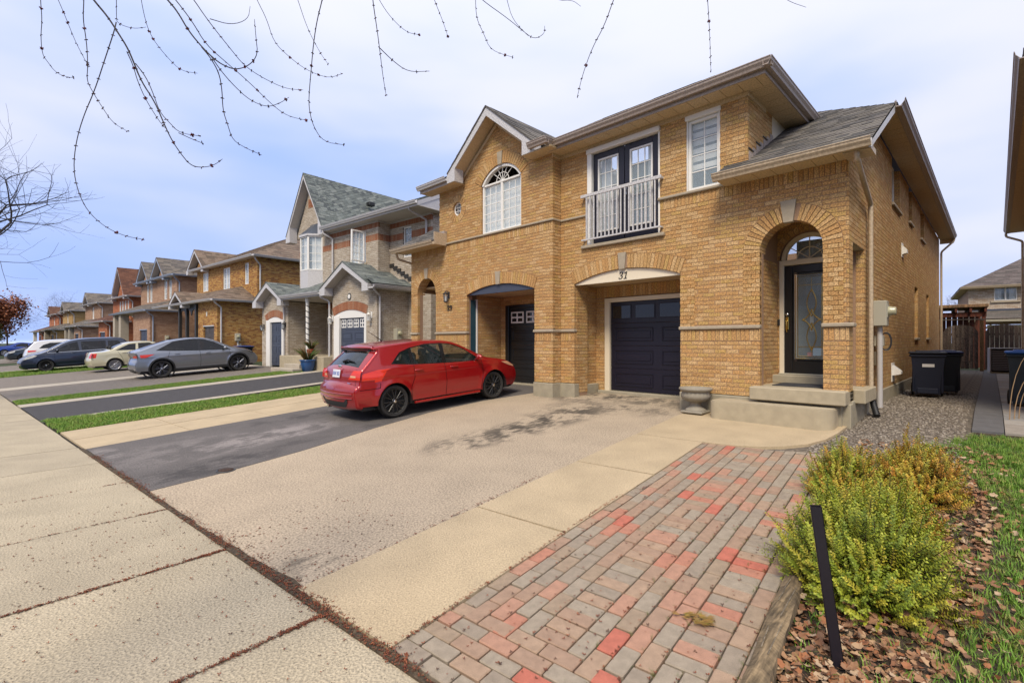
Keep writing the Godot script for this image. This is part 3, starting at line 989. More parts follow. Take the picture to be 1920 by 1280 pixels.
func build_pavers() -> void:
	setting("paver_area", ST)
	slab("bed", PackedVector2Array([Vector2(1.1, 0.02), Vector2(2.84, 0.02), Vector2(2.95, 5.7), Vector2(1.15, 5.42)]), -0.028, M.sand)
	var pal := [Color(0.684, 0.308, 0.202), Color(0.661, 0.365, 0.246), Color(0.472, 0.382, 0.286), Color(0.519, 0.427, 0.319), Color(0.59, 0.405, 0.274), Color(0.543, 0.359, 0.246), Color(0.507, 0.376, 0.258), Color(0.732, 0.228, 0.151)]
	var wts := [2, 3, 4, 4, 4, 4, 3, 1]
	var bag := []
	for i in pal.size():
		for k in wts[i]: bag.append(i)
	var mats := []
	for p in pal:
		var m: StandardMaterial3D = M.paver.duplicate()
		m.vertex_color_use_as_albedo = false
		m.albedo_color = (p as Color).linear_to_srgb()
		mats.append(m)
	# [r, q, width along r, length along q]
	var list := []
	var a := 0.118
	var b := 0.236
	var q := 0.06
	while q < 0.55:                       # courses laid across at the pavement
		var r := 1.1 + 0.012 * q - (b / 2 if int(q / a) % 2 == 1 else 0.0)
		while r < 2.84:
			list.append([r, q, b, a])
			r += b
		q += a
	var q1 := q
	var col := 0
	var r := 1.108
	while r < 2.86:
		if col == 5 or col == 10:             # a wider column with pieces laid both ways
			q = q1
			while q < 5.7:
				if rng.randf() < 0.62:
					for k in rng.randi_range(2, 4):
						list.append([r, q, b, a]); q += a
				else:
					list.append([r, q, a, b]); list.append([r + a, q, a, b]); q += b
			r += b
			col += 1
			continue
		q = q1 - (b * 0.5 if col % 2 == 1 else 0.0)
		while q < 5.7:
			list.append([r, q, a, b])
			q += b
		r += a
		col += 1
	var meshes := {}
	var edge := Geometry2D.offset_polygon(PackedVector2Array([Vector2(1.105, 0.04), Vector2(2.83, 0.04), Vector2(2.9, 5.62), Vector2(2.4, 5.62), Vector2(2.0, 5.5), Vector2(1.15, 5.42)]), 0.0)[0]
	var rest := MB.new()
	list.sort_custom(func(x, y): return x[1] < y[1])
	var n := 0
	for e in list:
		var g := 0.005
		var lo := Vector2(e[0] + g, maxf(e[1], 0.03) + g)
		var hi := Vector2(e[0] + e[2] - g, e[1] + e[3] - g)
		if hi.y < lo.y + 0.02: continue
		var c: int = bag[rng.randi() % bag.size()]
		var cut := touches(edge, lo, hi)
		if not cut and not Geometry2D.is_point_in_polygon((lo + hi) / 2, edge): continue
		var lift := rng.randf_range(-0.003, 0.004)
		if cut:
			for p in Geometry2D.intersect_polygons(rect(lo.x, lo.y, hi.x, hi.y), edge):
				if area(p) * (1 if not Geometry2D.is_polygon_clockwise(p) else -1) < 0.002: continue
				slab("paver", p, 0.004 + lift, mats[c]); n += 1
			continue
		var sz := hi - lo
		var key := "%.3f %.3f" % [sz.x, sz.y]
		if not meshes.has(key):
			var mb := MB.new()
			mb.cbox(Vector3(0, -0.03, 0), Vector3(sz.x, 0.06, sz.y), 0.006)
			meshes[key] = mb.commit()
		var mid := (lo + hi) / 2
		var bs := Basis(Vector3.RIGHT, atan(SL) + rng.randf_range(-0.012, 0.012)) * Basis(Vector3.UP, rng.randf_range(-0.012, 0.012)) * Basis(Vector3.BACK, rng.randf_range(-0.012, 0.012))
		var at := Vector3(mid.x, gy(mid.y) + 0.006 + lift, -mid.y)
		if n < 300:
			inst("paver", meshes[key], mats[c], null, Transform3D(bs, at))
			n += 1
		else:
			rest.col = pal[c]
			rest.cbox(at - Vector3(0, 0.03, 0), Vector3(sz.x, 0.06, sz.y), 0.006, bs)
	part("pavers_beyond", rest, M.paver, null, "stuff")

# ---------- numbers 31 and 29, a pair of brick houses ----------
const UX := Vector3(1, 0, 0)
const UY := Vector3(0, 1, 0)
const UZ := Vector3(0, 0, 1)
var brick_pal := [Color(0.74, 0.44, 0.175), Color(0.78, 0.49, 0.215), Color(0.70, 0.395, 0.15), Color(0.75, 0.42, 0.16), Color(0.63, 0.35, 0.13), Color(0.82, 0.53, 0.25), Color(0.72, 0.45, 0.155), Color(0.68, 0.41, 0.165)]
var roof_pal := [Color(0.161, 0.147, 0.133), Color(0.217, 0.196, 0.175), Color(0.119, 0.112, 0.105), Color(0.266, 0.238, 0.203), Color(0.189, 0.168, 0.14)]

func P2(x: float, y: float) -> Vector2: return Vector2(x, y)
func arch_poly(x0: float, x1: float, y0: float, spring: float, rise: float, k := 20, grow := 0.0) -> PackedVector2Array:
	# an opening with a round or segmental head
	var hw := (x1 - x0) / 2
	var R := (hw * hw + rise * rise) / (2 * rise)
	var c := Vector2((x0 + x1) / 2, spring + rise - R)
	var a := rad_to_deg(asin(clampf(hw / R, -1, 1)))
	var o := PackedVector2Array([P2(x0 - grow, y0), P2(x1 + grow, y0)])
	for p in arc_pts(c.x, c.y, R + grow, 90 - a, 90 + a, k): o.append(p)
	return o
func arch_geo(x0: float, x1: float, spring: float, rise: float) -> Array:
	var hw := (x1 - x0) / 2
	var R := (hw * hw + rise * rise) / (2 * rise)
	return [Vector2((x0 + x1) / 2, spring + rise - R), R, rad_to_deg(asin(clampf(hw / R, -1, 1)))]
func keystone(cx: float, y0: float, y1: float, w0: float, w1: float, O: Vector3, U: Vector3, N: Vector3, parent: Node3D = null) -> void:
	var mb := MB.new()
	mb.prism(pv([cx - w0 / 2, y0, cx + w0 / 2, y0, cx + w1 / 2, y1, cx - w1 / 2, y1]), O, U, UY, N, -0.09, 0.035)
	part("keystone", mb, M.stone, parent)
func soffit(x0: float, x1: float, z0: float, z1: float, y: float, across_x: bool, matl: Material, w := 0.3) -> void:
	# panels with a shadow gap between them
	var a := x0 if across_x else z0
	var e := x1 if across_x else z1
	while a < e - 0.01:
		var b := minf(a + w, e)
		if across_x: bx("soffit_panel", a + 0.004, b - 0.004, y, y + 0.012, z0, z1, matl)
		else: bx("soffit_panel", x0, x1, y, y + 0.012, a + 0.004, b - 0.004, matl)
		a = b
	bx("soffit_backing", x0, x1, y + 0.018, y + 0.03, z0, z1, matl)

func build_house_31() -> void:
	thing("brick_house", "orange brick house numbered 31 with white balcony rail and arched porch", "house", W, Vector3(-4.46, 0.45, -9.0), "houses along the street")
	var B := new_bricks()
	var O := Vector3(0, 0, -FD)
	var mort := MB.new()
	var y0 := 0.85
	var outline := pv([-7.352, y0, XR, y0, XR, 4.66, -3.11, 4.66, -3.11, 6.24, -7.352, 6.24])
	var garage := arch_poly(-6.95, -4.36, 0.2, 3.15, 0.235)
	var porch := arch_poly(-2.91, -1.965, 0.2, 3.36, 0.4725, 24)
	var juliet := rect(-6.57, 4.0, -4.79, 6.16)
	var casement := rect(-4.235, 4.70, -3.595, 6.18)
	var g := arch_geo(-6.95, -4.36, 3.15, 0.235)
	var gring := arch_poly(-6.95, -4.36, 2.11, 3.15, 0.235, 20, 0.0)
	# the arches' rings and jambs stand a little proud, so the field stops at them
	var gout := PackedVector2Array()
	var ga: float = g[2]
	gout.append_array(PackedVector2Array([P2(-6.95, 3.15), P2(-4.36, 3.15)]))
	for p in arc_pts(g[0].x, g[0].y, g[1] + 0.3, 90 - ga, 90 + ga, 20): gout.append(p)
	var pout := PackedVector2Array([P2(-2.91, 3.355), P2(-1.965, 3.355)])
	for p in arc_pts(-2.4375, 3.36, 0.4725 + 0.28, 0, 180, 26): pout.append(p)
	var band := rect(-9, 2.04, 0, 2.11)
	var soldier_lo := rect(-9, 1.83, 0, 2.04)
	var soldier_up := rect(-4.79, 4.45, XR + 0.01, 4.66)
	bricks(B, O, UX, UY, UZ, outline, [garage, porch, juliet, casement, gout, pout, band, soldier_lo, soldier_up], brick_pal, {"y0": y0})
	bricks(B, O, UX, UY, UZ, rect(-7.352, 1.83, -6.95, 2.04), [], brick_pal, {"bw": 0.075, "bh": 0.21, "stack": true, "y0": 1.83, "proud": 0.004})
	bricks(B, O, UX, UY, UZ, rect(-4.36, 1.83, -2.91, 2.04), [], brick_pal, {"bw": 0.075, "bh": 0.21, "stack": true, "y0": 1.83, "proud": 0.004})
	bricks(B, O, UX, UY, UZ, rect(-1.965, 1.83, XR, 2.04), [], brick_pal, {"bw": 0.075, "bh": 0.21, "stack": true, "y0": 1.83, "proud": 0.004})
	bricks(B, O, UX, UY, UZ, rect(-4.79, 4.45, XR, 4.66), [], brick_pal, {"bw": 0.075, "bh": 0.21, "stack": true, "y0": 4.45, "proud": 0.004})
	voussoirs(B, O, UX, UY, UZ, g[0], g[1], g[1] + 0.29, 90 - ga, 90 + ga, 35, brick_pal, 0.014, 0.12, Vector2(90 - 1.5, 90 + 1.5))
	voussoirs(B, O, UX, UY, UZ, P2(-2.4375, 3.36), 0.4725, 0.4725 + 0.27, 0, 180, 28, brick_pal, 0.014, 0.3, Vector2(79, 98))
	# jamb strips beside both openings, between the stone band and the springing
	for s in [[-4.36, -4.07, 3.06], [-3.19, -2.91, 3.36], [-1.965, -1.69, 3.36]]:
		bricks(B, O, UX, UY, UZ, rect(s[0], 2.11, s[1], s[2]), [], brick_pal, {"y0": y0 - 0.0375, "proud": 0.012, "deep": 0.06, "bw": 0.142, "x0": s[0]})
	backing(mort, O, UX, UY, UZ, outline, [garage, porch, juliet, casement], 0.2)
	# side wall
	var OW := Vector3(XR, 0, 0)
	var side := pv([FD + 0.097, 0.88, 25.7, 0.88, 25.7, 5.9, 10.6, 5.85, FD + 0.097, 5.0])
	var sholes := [rect(9.3, 0.5, 10.24, 3.4), rect(13.4, 4.87, 14.6, 5.92), rect(16.25, 4.97, 16.95, 5.86), rect(19.0, 4.95, 20.0, 5.84), rect(17.5, 1.94, 18.3, 3.37), rect(20.7, 1.96, 21.5, 3.37)]
	bricks(B, OW, -UZ, UY, UX, side, sholes, brick_pal, {"y0": y0, "deep": 0.12})
	backing(mort, OW, -UZ, UY, UX, side, sholes, 0.22)
	# upper storey's return above the low roof
	var ret := pv([FD + 0.094, 4.95, 10.32, 5.66, 10.32, 6.24, FD + 0.094, 6.24])
	bricks(B, Vector3(-3.11, 0, 0), -UZ, UY, UX, ret, [], brick_pal, {"y0": y0})
	backing(mort, Vector3(-3.11, 0, 0), -UZ, UY, UX, pv([FD + 0.03, 4.6, 12.4, 4.6, 12.4, 6.24, FD + 0.03, 6.24]), [], 0.2)
	# garage recess
	bricks(B, Vector3(-6.94, 0, 0), -UZ, UY, UX, rect(FD + 0.09, 0.62, 9.5, 3.15), [], brick_pal, {"y0": y0})
	bricks(B, Vector3(-7.04, 0, 0), -UZ, UY, UX, rect(9.5, 0.62, 10.0, 3.15), [], brick_pal, {"y0": y0})
	bx("jamb_wall", -7.2, -6.947, 0.4, 3.3, -9.5, -FD - 0.2, M.mortar)
	bx("jamb_wall", -7.2, -7.047, 0.4, 3.3, -10.2, -9.5, M.mortar)
	bx("jamb_wall", -4.36, -4.1, 0.4, 3.3, -10.2, -FD - 0.201, M.mortar)
	var OB := Vector3(0, 0, -10.0)
	var gdoor := rect(-6.78, 0.3, -4.02, 2.88)
	bricks(B, OB, UX, UY, UZ, rect(-7.04, 0.62, -4.36, 2.95), [gdoor, rect(-7.1, 2.88, -4, 2.96)], brick_pal, {"y0": y0})
	bricks(B, OB, UX, UY, UZ, rect(-7.04, 2.885, -4.36, 3.16), [], brick_pal, {"bw": 0.075, "bh": 0.275, "stack": true, "y0": 2.885})
	backing(mort, OB, UX, UY, UZ, rect(-7.2, 0.3, -3.3, 3.4), [gdoor], 0.2)
	bx("recess_ceiling", -7.2, -4.1, 3.17, 3.2, -10.1, -FD - 0.1, M.soffit_tan)
	# porch
	bricks(B, Vector3(-2.96, 0, 0), -UZ, UY, UX, rect(FD + 0.2, 1.04, 10.14, 3.3), [], brick_pal, {"y0": y0})
	bx("porch_wall", -3.2, -2.967, 0.4, 4.4, -10.3, -FD - 0.2, M.mortar)
	var OD := Vector3(0, 0, -10.14)
	var dhole := arch_poly(-2.93, -1.93, 0.9, 3.36, 0.46, 22)
	var dring := PackedVector2Array([P2(-2.93, 3.0), P2(-1.93, 3.0)])
	for p in arc_pts(-2.43, 3.36, 0.62, 0, 180, 20): dring.append(p)
	bricks(B, OD, UX, UY, UZ, rect(-2.96, 1.04, XR - 0.2, 4.1), [dhole, dring], brick_pal, {"y0": y0})
	voussoirs(B, OD, UX, UY, UZ, P2(-2.43, 3.36), 0.5, 0.62, 0, 180, 20, brick_pal, 0.004, 0.09)
	backing(mort, OD, UX, UY, UZ, rect(-3.0, 0.9, XR - 0.15, 4.3), [dhole], 0.2)
	bx("porch_ceiling", -2.96, XR - 0.1, 4.05, 4.1, -10.2, -FD - 0.19, M.soffit_tan)
	# inside of the porch's pier and lintel over the side opening
	var pier := MB.new()
	pier.bb(-1.955, XR - 0.14, 0.9, 3.3, -9.29, -FD - 0.1)
	part("pier_core", pier, M.mortar)
	bx("lintel", XR - 0.2, XR - 0.008, 3.4, 3.5, -10.3, -9.25, M.foundation)
	part("mortar_bed", mort, M.mortar)
	finish_bricks(B, "brick", "brick", brick_pal, 300)
	# closed box of the rest of the house
	bx("rear_wall", -7.3, XR - 0.01, 0.4, 5.98, -25.7, -25.5, M.mortar)
	bx("party_wall", -7.352, -7.25, 0.4, 6.3, -25.5, -FD - 0.2, M.mortar)
	# foundations
	bx("foundation", -7.352, -6.93, 0.2, 0.84, -9.16, -FD + 0.03, M.foundation, null, 0.012)
	bx("foundation", -7.1, -6.95, 0.2, 0.8, -9.98, -9.17, M.foundation, null, 0.01)
	bx("foundation", -4.37, XR + 0.03, 0.2, 0.845, -9.16, -FD + 0.028, M.foundation, null, 0.012)
	bx("foundation", XR - 0.2, XR + 0.024, 0.2, 0.875, -25.7, -9.17, M.foundation, null, 0.012)
	# stone trim
	for s in [[-7.36, -6.93], [-4.38, -2.9], [-1.985, -1.55]]:
		bx("stone_band", s[0], s[1], 2.045, 2.108, -FD - 0.08, -FD + 0.045, M.stone, null, 0.012)
	bx("stone_band", XR - 0.02, XR + 0.055, 2.045, 2.108, -9.28, -FD + 0.04, M.stone, null, 0.012)
	bx("stone_band", -7.355, -6.571, 4.66, 4.71, -FD - 0.06, -FD + 0.04, M.stone, null, 0.01)
	bx("window_sill", -6.72, -4.68, 3.93, 4.0, -FD - 0.15, -FD + 0.07, M.stone, null, 0.012)
	bx("window_sill", -4.82, -3.44, 4.645, 4.70, -FD - 0.12, -FD + 0.055, M.stone, null, 0.012)
	keystone(-5.66, 3.37, 3.72, 0.13, 0.2, O, UX, UZ)
	keystone(-2.46, 3.81, 4.17, 0.14, 0.24, O, UX, UZ)
	# white board in the head of the garage opening, with the number
	var hb := MB.new()
	var hp := PackedVector2Array([P2(-6.93, 3.15), P2(-4.38, 3.15)])
	for p in arc_pts(g[0].x, g[0].y, g[1] - 0.006, 90 - ga + 0.4, 90 + ga - 0.4, 20): hp.append(p)
	hb.prism(hp, O, UX, UY, UZ, -0.1, -0.035, true)
	hb.bb(-6.93, -4.38, 3.125, 3.165, -FD - 0.11, -FD - 0.03)
	part("arch_board", hb, M.cream_vinyl)
	lettering("31", 0.21, 0.012, Vector3(-5.655, 3.235, -FD - 0.028), Basis(UX, UY + UX * 0.22, UZ), M.black_plastic, "house_number", null, "Droid Serif")
	garage_door(-6.62, -4.18, 0.66, 2.79, 10.02, M.navy_paint, 2)
	for s in [[-6.77, -6.63, 0.6, 2.87], [-4.17, -4.04, 0.6, 2.87]]: bx("door_frame", s[0], s[1], s[2], s[3], -10.06, -9.96, M.cream_vinyl, null, 0.008)
	bx("door_frame", -6.63, -4.17, 2.77, 2.87, -10.06, -9.958, M.cream_vinyl, null, 0.008)
	bx("garage_sill", -6.9, -4.36, 0.3, 0.645, -10.3, -9.86, M.foundation, null, 0.01)
	front_door()
	# balcony doors and rail
	balcony()
	# casement with a striped blind
	window(Vector3(-4.215, 4.71, -FD - 0.06), UX, UZ, 0.6, 1.35, {"nx": 2, "ny": 4, "cover": "zebra"})
	bx("window_head", -4.26, -3.575, 6.065, 6.175, -FD - 0.1, -FD + 0.02, M.white_vinyl, null, 0.008)
	bx("window_casing", -4.235, -4.215, 4.70, 6.065, -FD - 0.1, -FD - 0.01, M.white_vinyl)
	bx("window_casing", -3.615, -3.595, 4.70, 6.065, -FD - 0.1, -FD - 0.01, M.white_vinyl)
	# side windows
	for s in sholes.slice(1):
		var w: float = s[1].x - s[0].x
		var h: float = s[2].y - s[0].y
		window(Vector3(XR - 0.12, s[0].y, -s[0].x), -UZ, UX, w, h, {"nx": 1, "ny": 1, "cover": "blind"})
		bx("window_sill", XR - 0.1, XR + 0.05, s[0].y - 0.07, s[0].y - 0.002, -s[1].x - 0.06, -s[0].x + 0.06, M.stone, null, 0.01)
	# eaves of the upper storey
	soffit(-7.35, -2.70, -FD - 0.02, -8.58, 6.235, true, M.soffit_tan)
	soffit(-3.13, -2.70, -11.9, -FD - 0.021, 6.235, false, M.soffit_tan, 0.28)
	bx("frieze_board", -7.352, -3.10, 6.15, 6.232, -FD - 0.01, -FD + 0.025, M.soffit_tan)
	bx("frieze_board", -3.12, -3.085, 6.15, 6.232, -9.9, -FD + 0.026, M.soffit_tan)
	bx("fascia", -7.35, -2.70, 6.225, 6.40, -8.58, -8.56, M.fascia_brown)
	bx("fascia", -2.70, -2.68, 6.225, 6.40, -11.9, -8.56, M.fascia_brown)
	gutter(Vector3(-7.35, 6.42, -8.56), Vector3(-2.56, 6.42, -8.56), UZ, M.fascia_brown, 0.13)
	gutter(Vector3(-2.68, 6.42, -8.43), Vector3(-2.68, 6.42, -11.9), UX, M.fascia_brown, 0.13)
	bx("siding_panel", -3.14, -3.108, 5.2, 6.232, -11.9, -10.325, M.cream_vinyl)
	plane_roof([Vector3(-7.35, 6.43, -8.5), Vector3(-2.62, 6.43, -8.5), Vector3(-4.86, 7.7, -10.74), Vector3(-7.35, 7.7, -10.74)], roof_pal, "shingle", 0, {"ex": 0.28, "tw": 0.6})
	plane_roof([Vector3(-2.62, 6.43, -8.5), Vector3(-2.62, 6.43, -12.2), Vector3(-4.86, 7.7, -12.2), Vector3(-4.86, 7.7, -10.74)], roof_pal, "shingle", 0, {"ex": 0.28, "tw": 0.6})
	# the low roof over the porch, rising into the main roof
	var s := 0.567
	var hz := func(d: float) -> float: return 4.74 + (d - 8.53) * s
	plane_roof([Vector3(-3.5, hz.call(8.50), -8.50), Vector3(-1.25, hz.call(8.50), -8.50), Vector3(-1.25, hz.call(10.72), -10.72), Vector3(-4.6, hz.call(14.07), -14.07), Vector3(-5.5, hz.call(14.07), -14.07), Vector3(-5.5, hz.call(12.1), -12.1), Vector3(-3.10, hz.call(12.1), -12.1), Vector3(-3.10, hz.call(9.0), -9.0), Vector3(-3.5, hz.call(9.0), -9.0)], roof_pal, "shingle", 260)
	plane_roof([Vector3(-1.22, hz.call(10.7), -10.7), Vector3(-1.22, hz.call(10.7), -26.0), Vector3(-4.6, hz.call(10.7) + 3.38 * s, -26.0), Vector3(-4.6, hz.call(10.7) + 3.38 * s, -14.07)], roof_pal, "shingle", 0, {"ex": 0.28, "tw": 0.6})
	soffit(-3.5, XR + 0.34, -FD - 0.02, -8.57, 4.64, true, M.soffit_tan, 0.29)
	bx("fascia", -3.5, -1.27, 4.63, 4.72, -8.57, -8.55, M.gutter_tan)
	gutter(Vector3(-3.52, 4.735, -8.55), Vector3(-1.26, 4.735, -8.55), UZ, M.gutter_tan, 0.125)
	bx("eave_return", -1.62, -1.275, 4.6, 4.68, -FD + 0.02, -8.57, M.gutter_tan)
	var rk := MB.new()          # rake board up the slope, its soffit behind it
	rk.prism(pv([8.5, hz.call(8.5) - 0.13, 10.72, hz.call(10.72) - 0.16, 10.72, hz.call(10.72) - 0.004, 8.5, hz.call(8.5) - 0.004]), Vector3(-1.262, 0, 0), -UZ, UY, UX, -0.03, 0.012, true)
	part("rake_board", rk, M.white_metal)
	rk = MB.new()
	rk.prism(pv([8.97, hz.call(8.97) - 0.16, 10.72, hz.call(10.72) - 0.16, 10.72, hz.call(10.72) - 0.13, 8.97, hz.call(8.97) - 0.13]), Vector3(-1.293, 0, 0), -UZ, UY, UX, -0.33, 0.0, true)
	part("rake_soffit", rk, M.soffit_tan)
	soffit(XR, -1.26, -25.98, -10.73, 5.92, false, M.soffit_tan, 0.3)
	bx("fascia", -1.262, -1.242, 5.9, 6.02, -26.0, -10.72, M.fascia_brown)
	gutter(Vector3(-1.242, 6.03, -10.70), Vector3(-1.242, 6.03, -26.0), UX, M.fascia_brown, 0.13)
	bx("eave_end", -1.62, -1.2, 5.75, 5.95, -26.02, -25.99, M.soffit_tan)
	# flashings
	bx("flashing", -3.5, -3.1, hz.call(8.98) - 0.02, 4.99, -9.03, -8.985, M.fascia_brown)
	bx("flashing_cap", -3.51, -3.09, 4.99, 5.006, -9.04, -8.96, M.iron)
	for k in 7:
		var d := 9.05 + k * 0.19
		bx("step_flashing", -3.112, -3.1, hz.call(d) - 0.02, hz.call(d) + 0.17, -d - 0.17, -d, M.fascia_brown)
	for k in 3:
		bx("flashing_slot", -3.112, -3.095, hz.call(9.05 + k * 0.38) + 0.20, hz.call(9.05 + k * 0.38) + 0.222, -9.28 - k * 0.38, -9.03 - k * 0.38, M.iron)
	downspout([Vector3(-1.45, 4.62, -8.62), Vector3(-1.45, 4.5, -8.63), Vector3(-1.545, 4.2, -10.35), Vector3(-1.545, 0.86, -10.35), Vector3(-1.50, 0.8, -10.2)], M.gutter_tan, 0.075)
	downspout([Vector3(-1.18, 5.92, -25.9), Vector3(-1.2, 5.8, -25.9), Vector3(-1.56, 5.4, -25.75), Vector3(-1.56, 0.8, -25.75)], M.gutter_tan, 0.075)
	var ex := MB.new()
	var px := PackedVector3Array()
	var rr := []
	for k in 15:
		px.append(Vector3(-1.5 + 0.006 * k, 0.80 - 0.016 * k, -10.2 + 0.012 * k))
		rr.append(0.052 if k % 2 == 0 else 0.042)
	ex.tube(px, rr, 12)
	part("drain_hose", ex, M.black_plastic)
	# steps
	bx("porch_slab", -3.0, XR + 0.0, 0.83, 1.05, -10.12, -8.74, M.step_concrete, null, 0.015)
	bx("porch_slab", XR + 0.001, XR + 0.16, 0.83, 1.05, -10.3, -9.31, M.step_concrete, null, 0.012)
	bx("door_step", -2.99, -1.9, 1.051, 1.2, -10.3, -9.84, M.foundation, null, 0.012)
	bx("foundation", -2.95, -1.7, 0.2, 0.829, -9.1, -8.9, M.foundation)
	var sm := MB.new()
	# front edge lies towards the street: mirror y so that it bulges forward
	var fp := PackedVector2Array([P2(-1.74, 8.98), P2(-3.58, 8.98)])
	for p in arc_pts(-3.44, 8.58, 0.14, 180, 270, 6): fp.append(p)
	for p in arc_pts(-1.96, 8.66, 0.22, 270, 360, 8): fp.append(p)
	sm.prism(fp, Vector3.ZERO, UX, -UZ, UY, 0.4, 0.775)
	var fin := Geometry2D.offset_polygon(fp, -0.014)[0]
	sm.prism(fin, Vector3.ZERO, UX, -UZ, UY, 0.77, 0.79)
	part("front_step", sm, M.step_concrete)

func garage_door(x0: float, x1: float, y0: float, y1: float, d: float, m: Material, cols: int, lights := true, white := false) -> void:
	var node := holder("garage_door")
	var rows := 4
	var rh := (y1 - y0) / rows
	for r in rows:
		var mb := MB.new()
		var b := y0 + r * rh
		mb.cbox(Vector3((x0 + x1) / 2, b + rh / 2, -d - 0.025), Vector3(x1 - x0, rh - 0.006, 0.05), 0.004)
		var cw := (x1 - x0) / cols
		for k in cols:
			var a := x0 + k * cw
			var px0 := a + 0.12
			var px1 := a + cw - 0.10
			if r == rows - 1 and lights: continue
			# raised field inside a sunk moulding
			for e in [[px0, px1, b + 0.105, b + 0.13], [px0, px1, b + rh - 0.13, b + rh - 0.105]]:
				mb.cbox(Vector3((e[0] + e[1]) / 2, (e[2] + e[3]) / 2, -d + 0.006), Vector3(e[1] - e[0], e[3] - e[2], 0.02), 0.008)
			for e in [[px0, px0 + 0.025], [px1 - 0.025, px1]]:
				mb.cbox(Vector3((e[0] + e[1]) / 2, b + rh / 2, -d + 0.006), Vector3(0.025, rh - 0.262, 0.02), 0.008)
			mb.cbox(Vector3((px0 + px1) / 2, b + rh / 2, -d + 0.003), Vector3(px1 - px0 - 0.12, rh - 0.36, 0.018), 0.012)
		part("door_section", mb, m, node)
	if lights:
		var n := cols * 2
		var cw := (x1 - x0) / n
		for k in n:
			var a := x0 + k * cw + 0.07
			var bb := x0 + (k + 1) * cw - 0.07
			bx("light_frame", a - 0.02, bb + 0.02, y1 - rh + 0.1, y1 - 0.1, -d - 0.001, -d + 0.012, M.white_vinyl if white else m, node, 0.004)
			if white:
				for i in 2:
					for j in 2:
						bx("pane", lerpf(a, bb, i * 0.5) + 0.03, lerpf(a, bb, i * 0.5 + 0.5) - 0.03, lerpf(y1 - rh + 0.12, y1 - 0.12, j * 0.5) + 0.025, lerpf(y1 - rh + 0.12, y1 - 0.12, j * 0.5 + 0.5) - 0.025, -d + 0.011, -d + 0.016, M.dark_pane, node)
			else:
				bx("pane", a, bb, y1 - rh + 0.12, y1 - 0.12, -d + 0.01, -d + 0.0165, M.dark_pane, node)

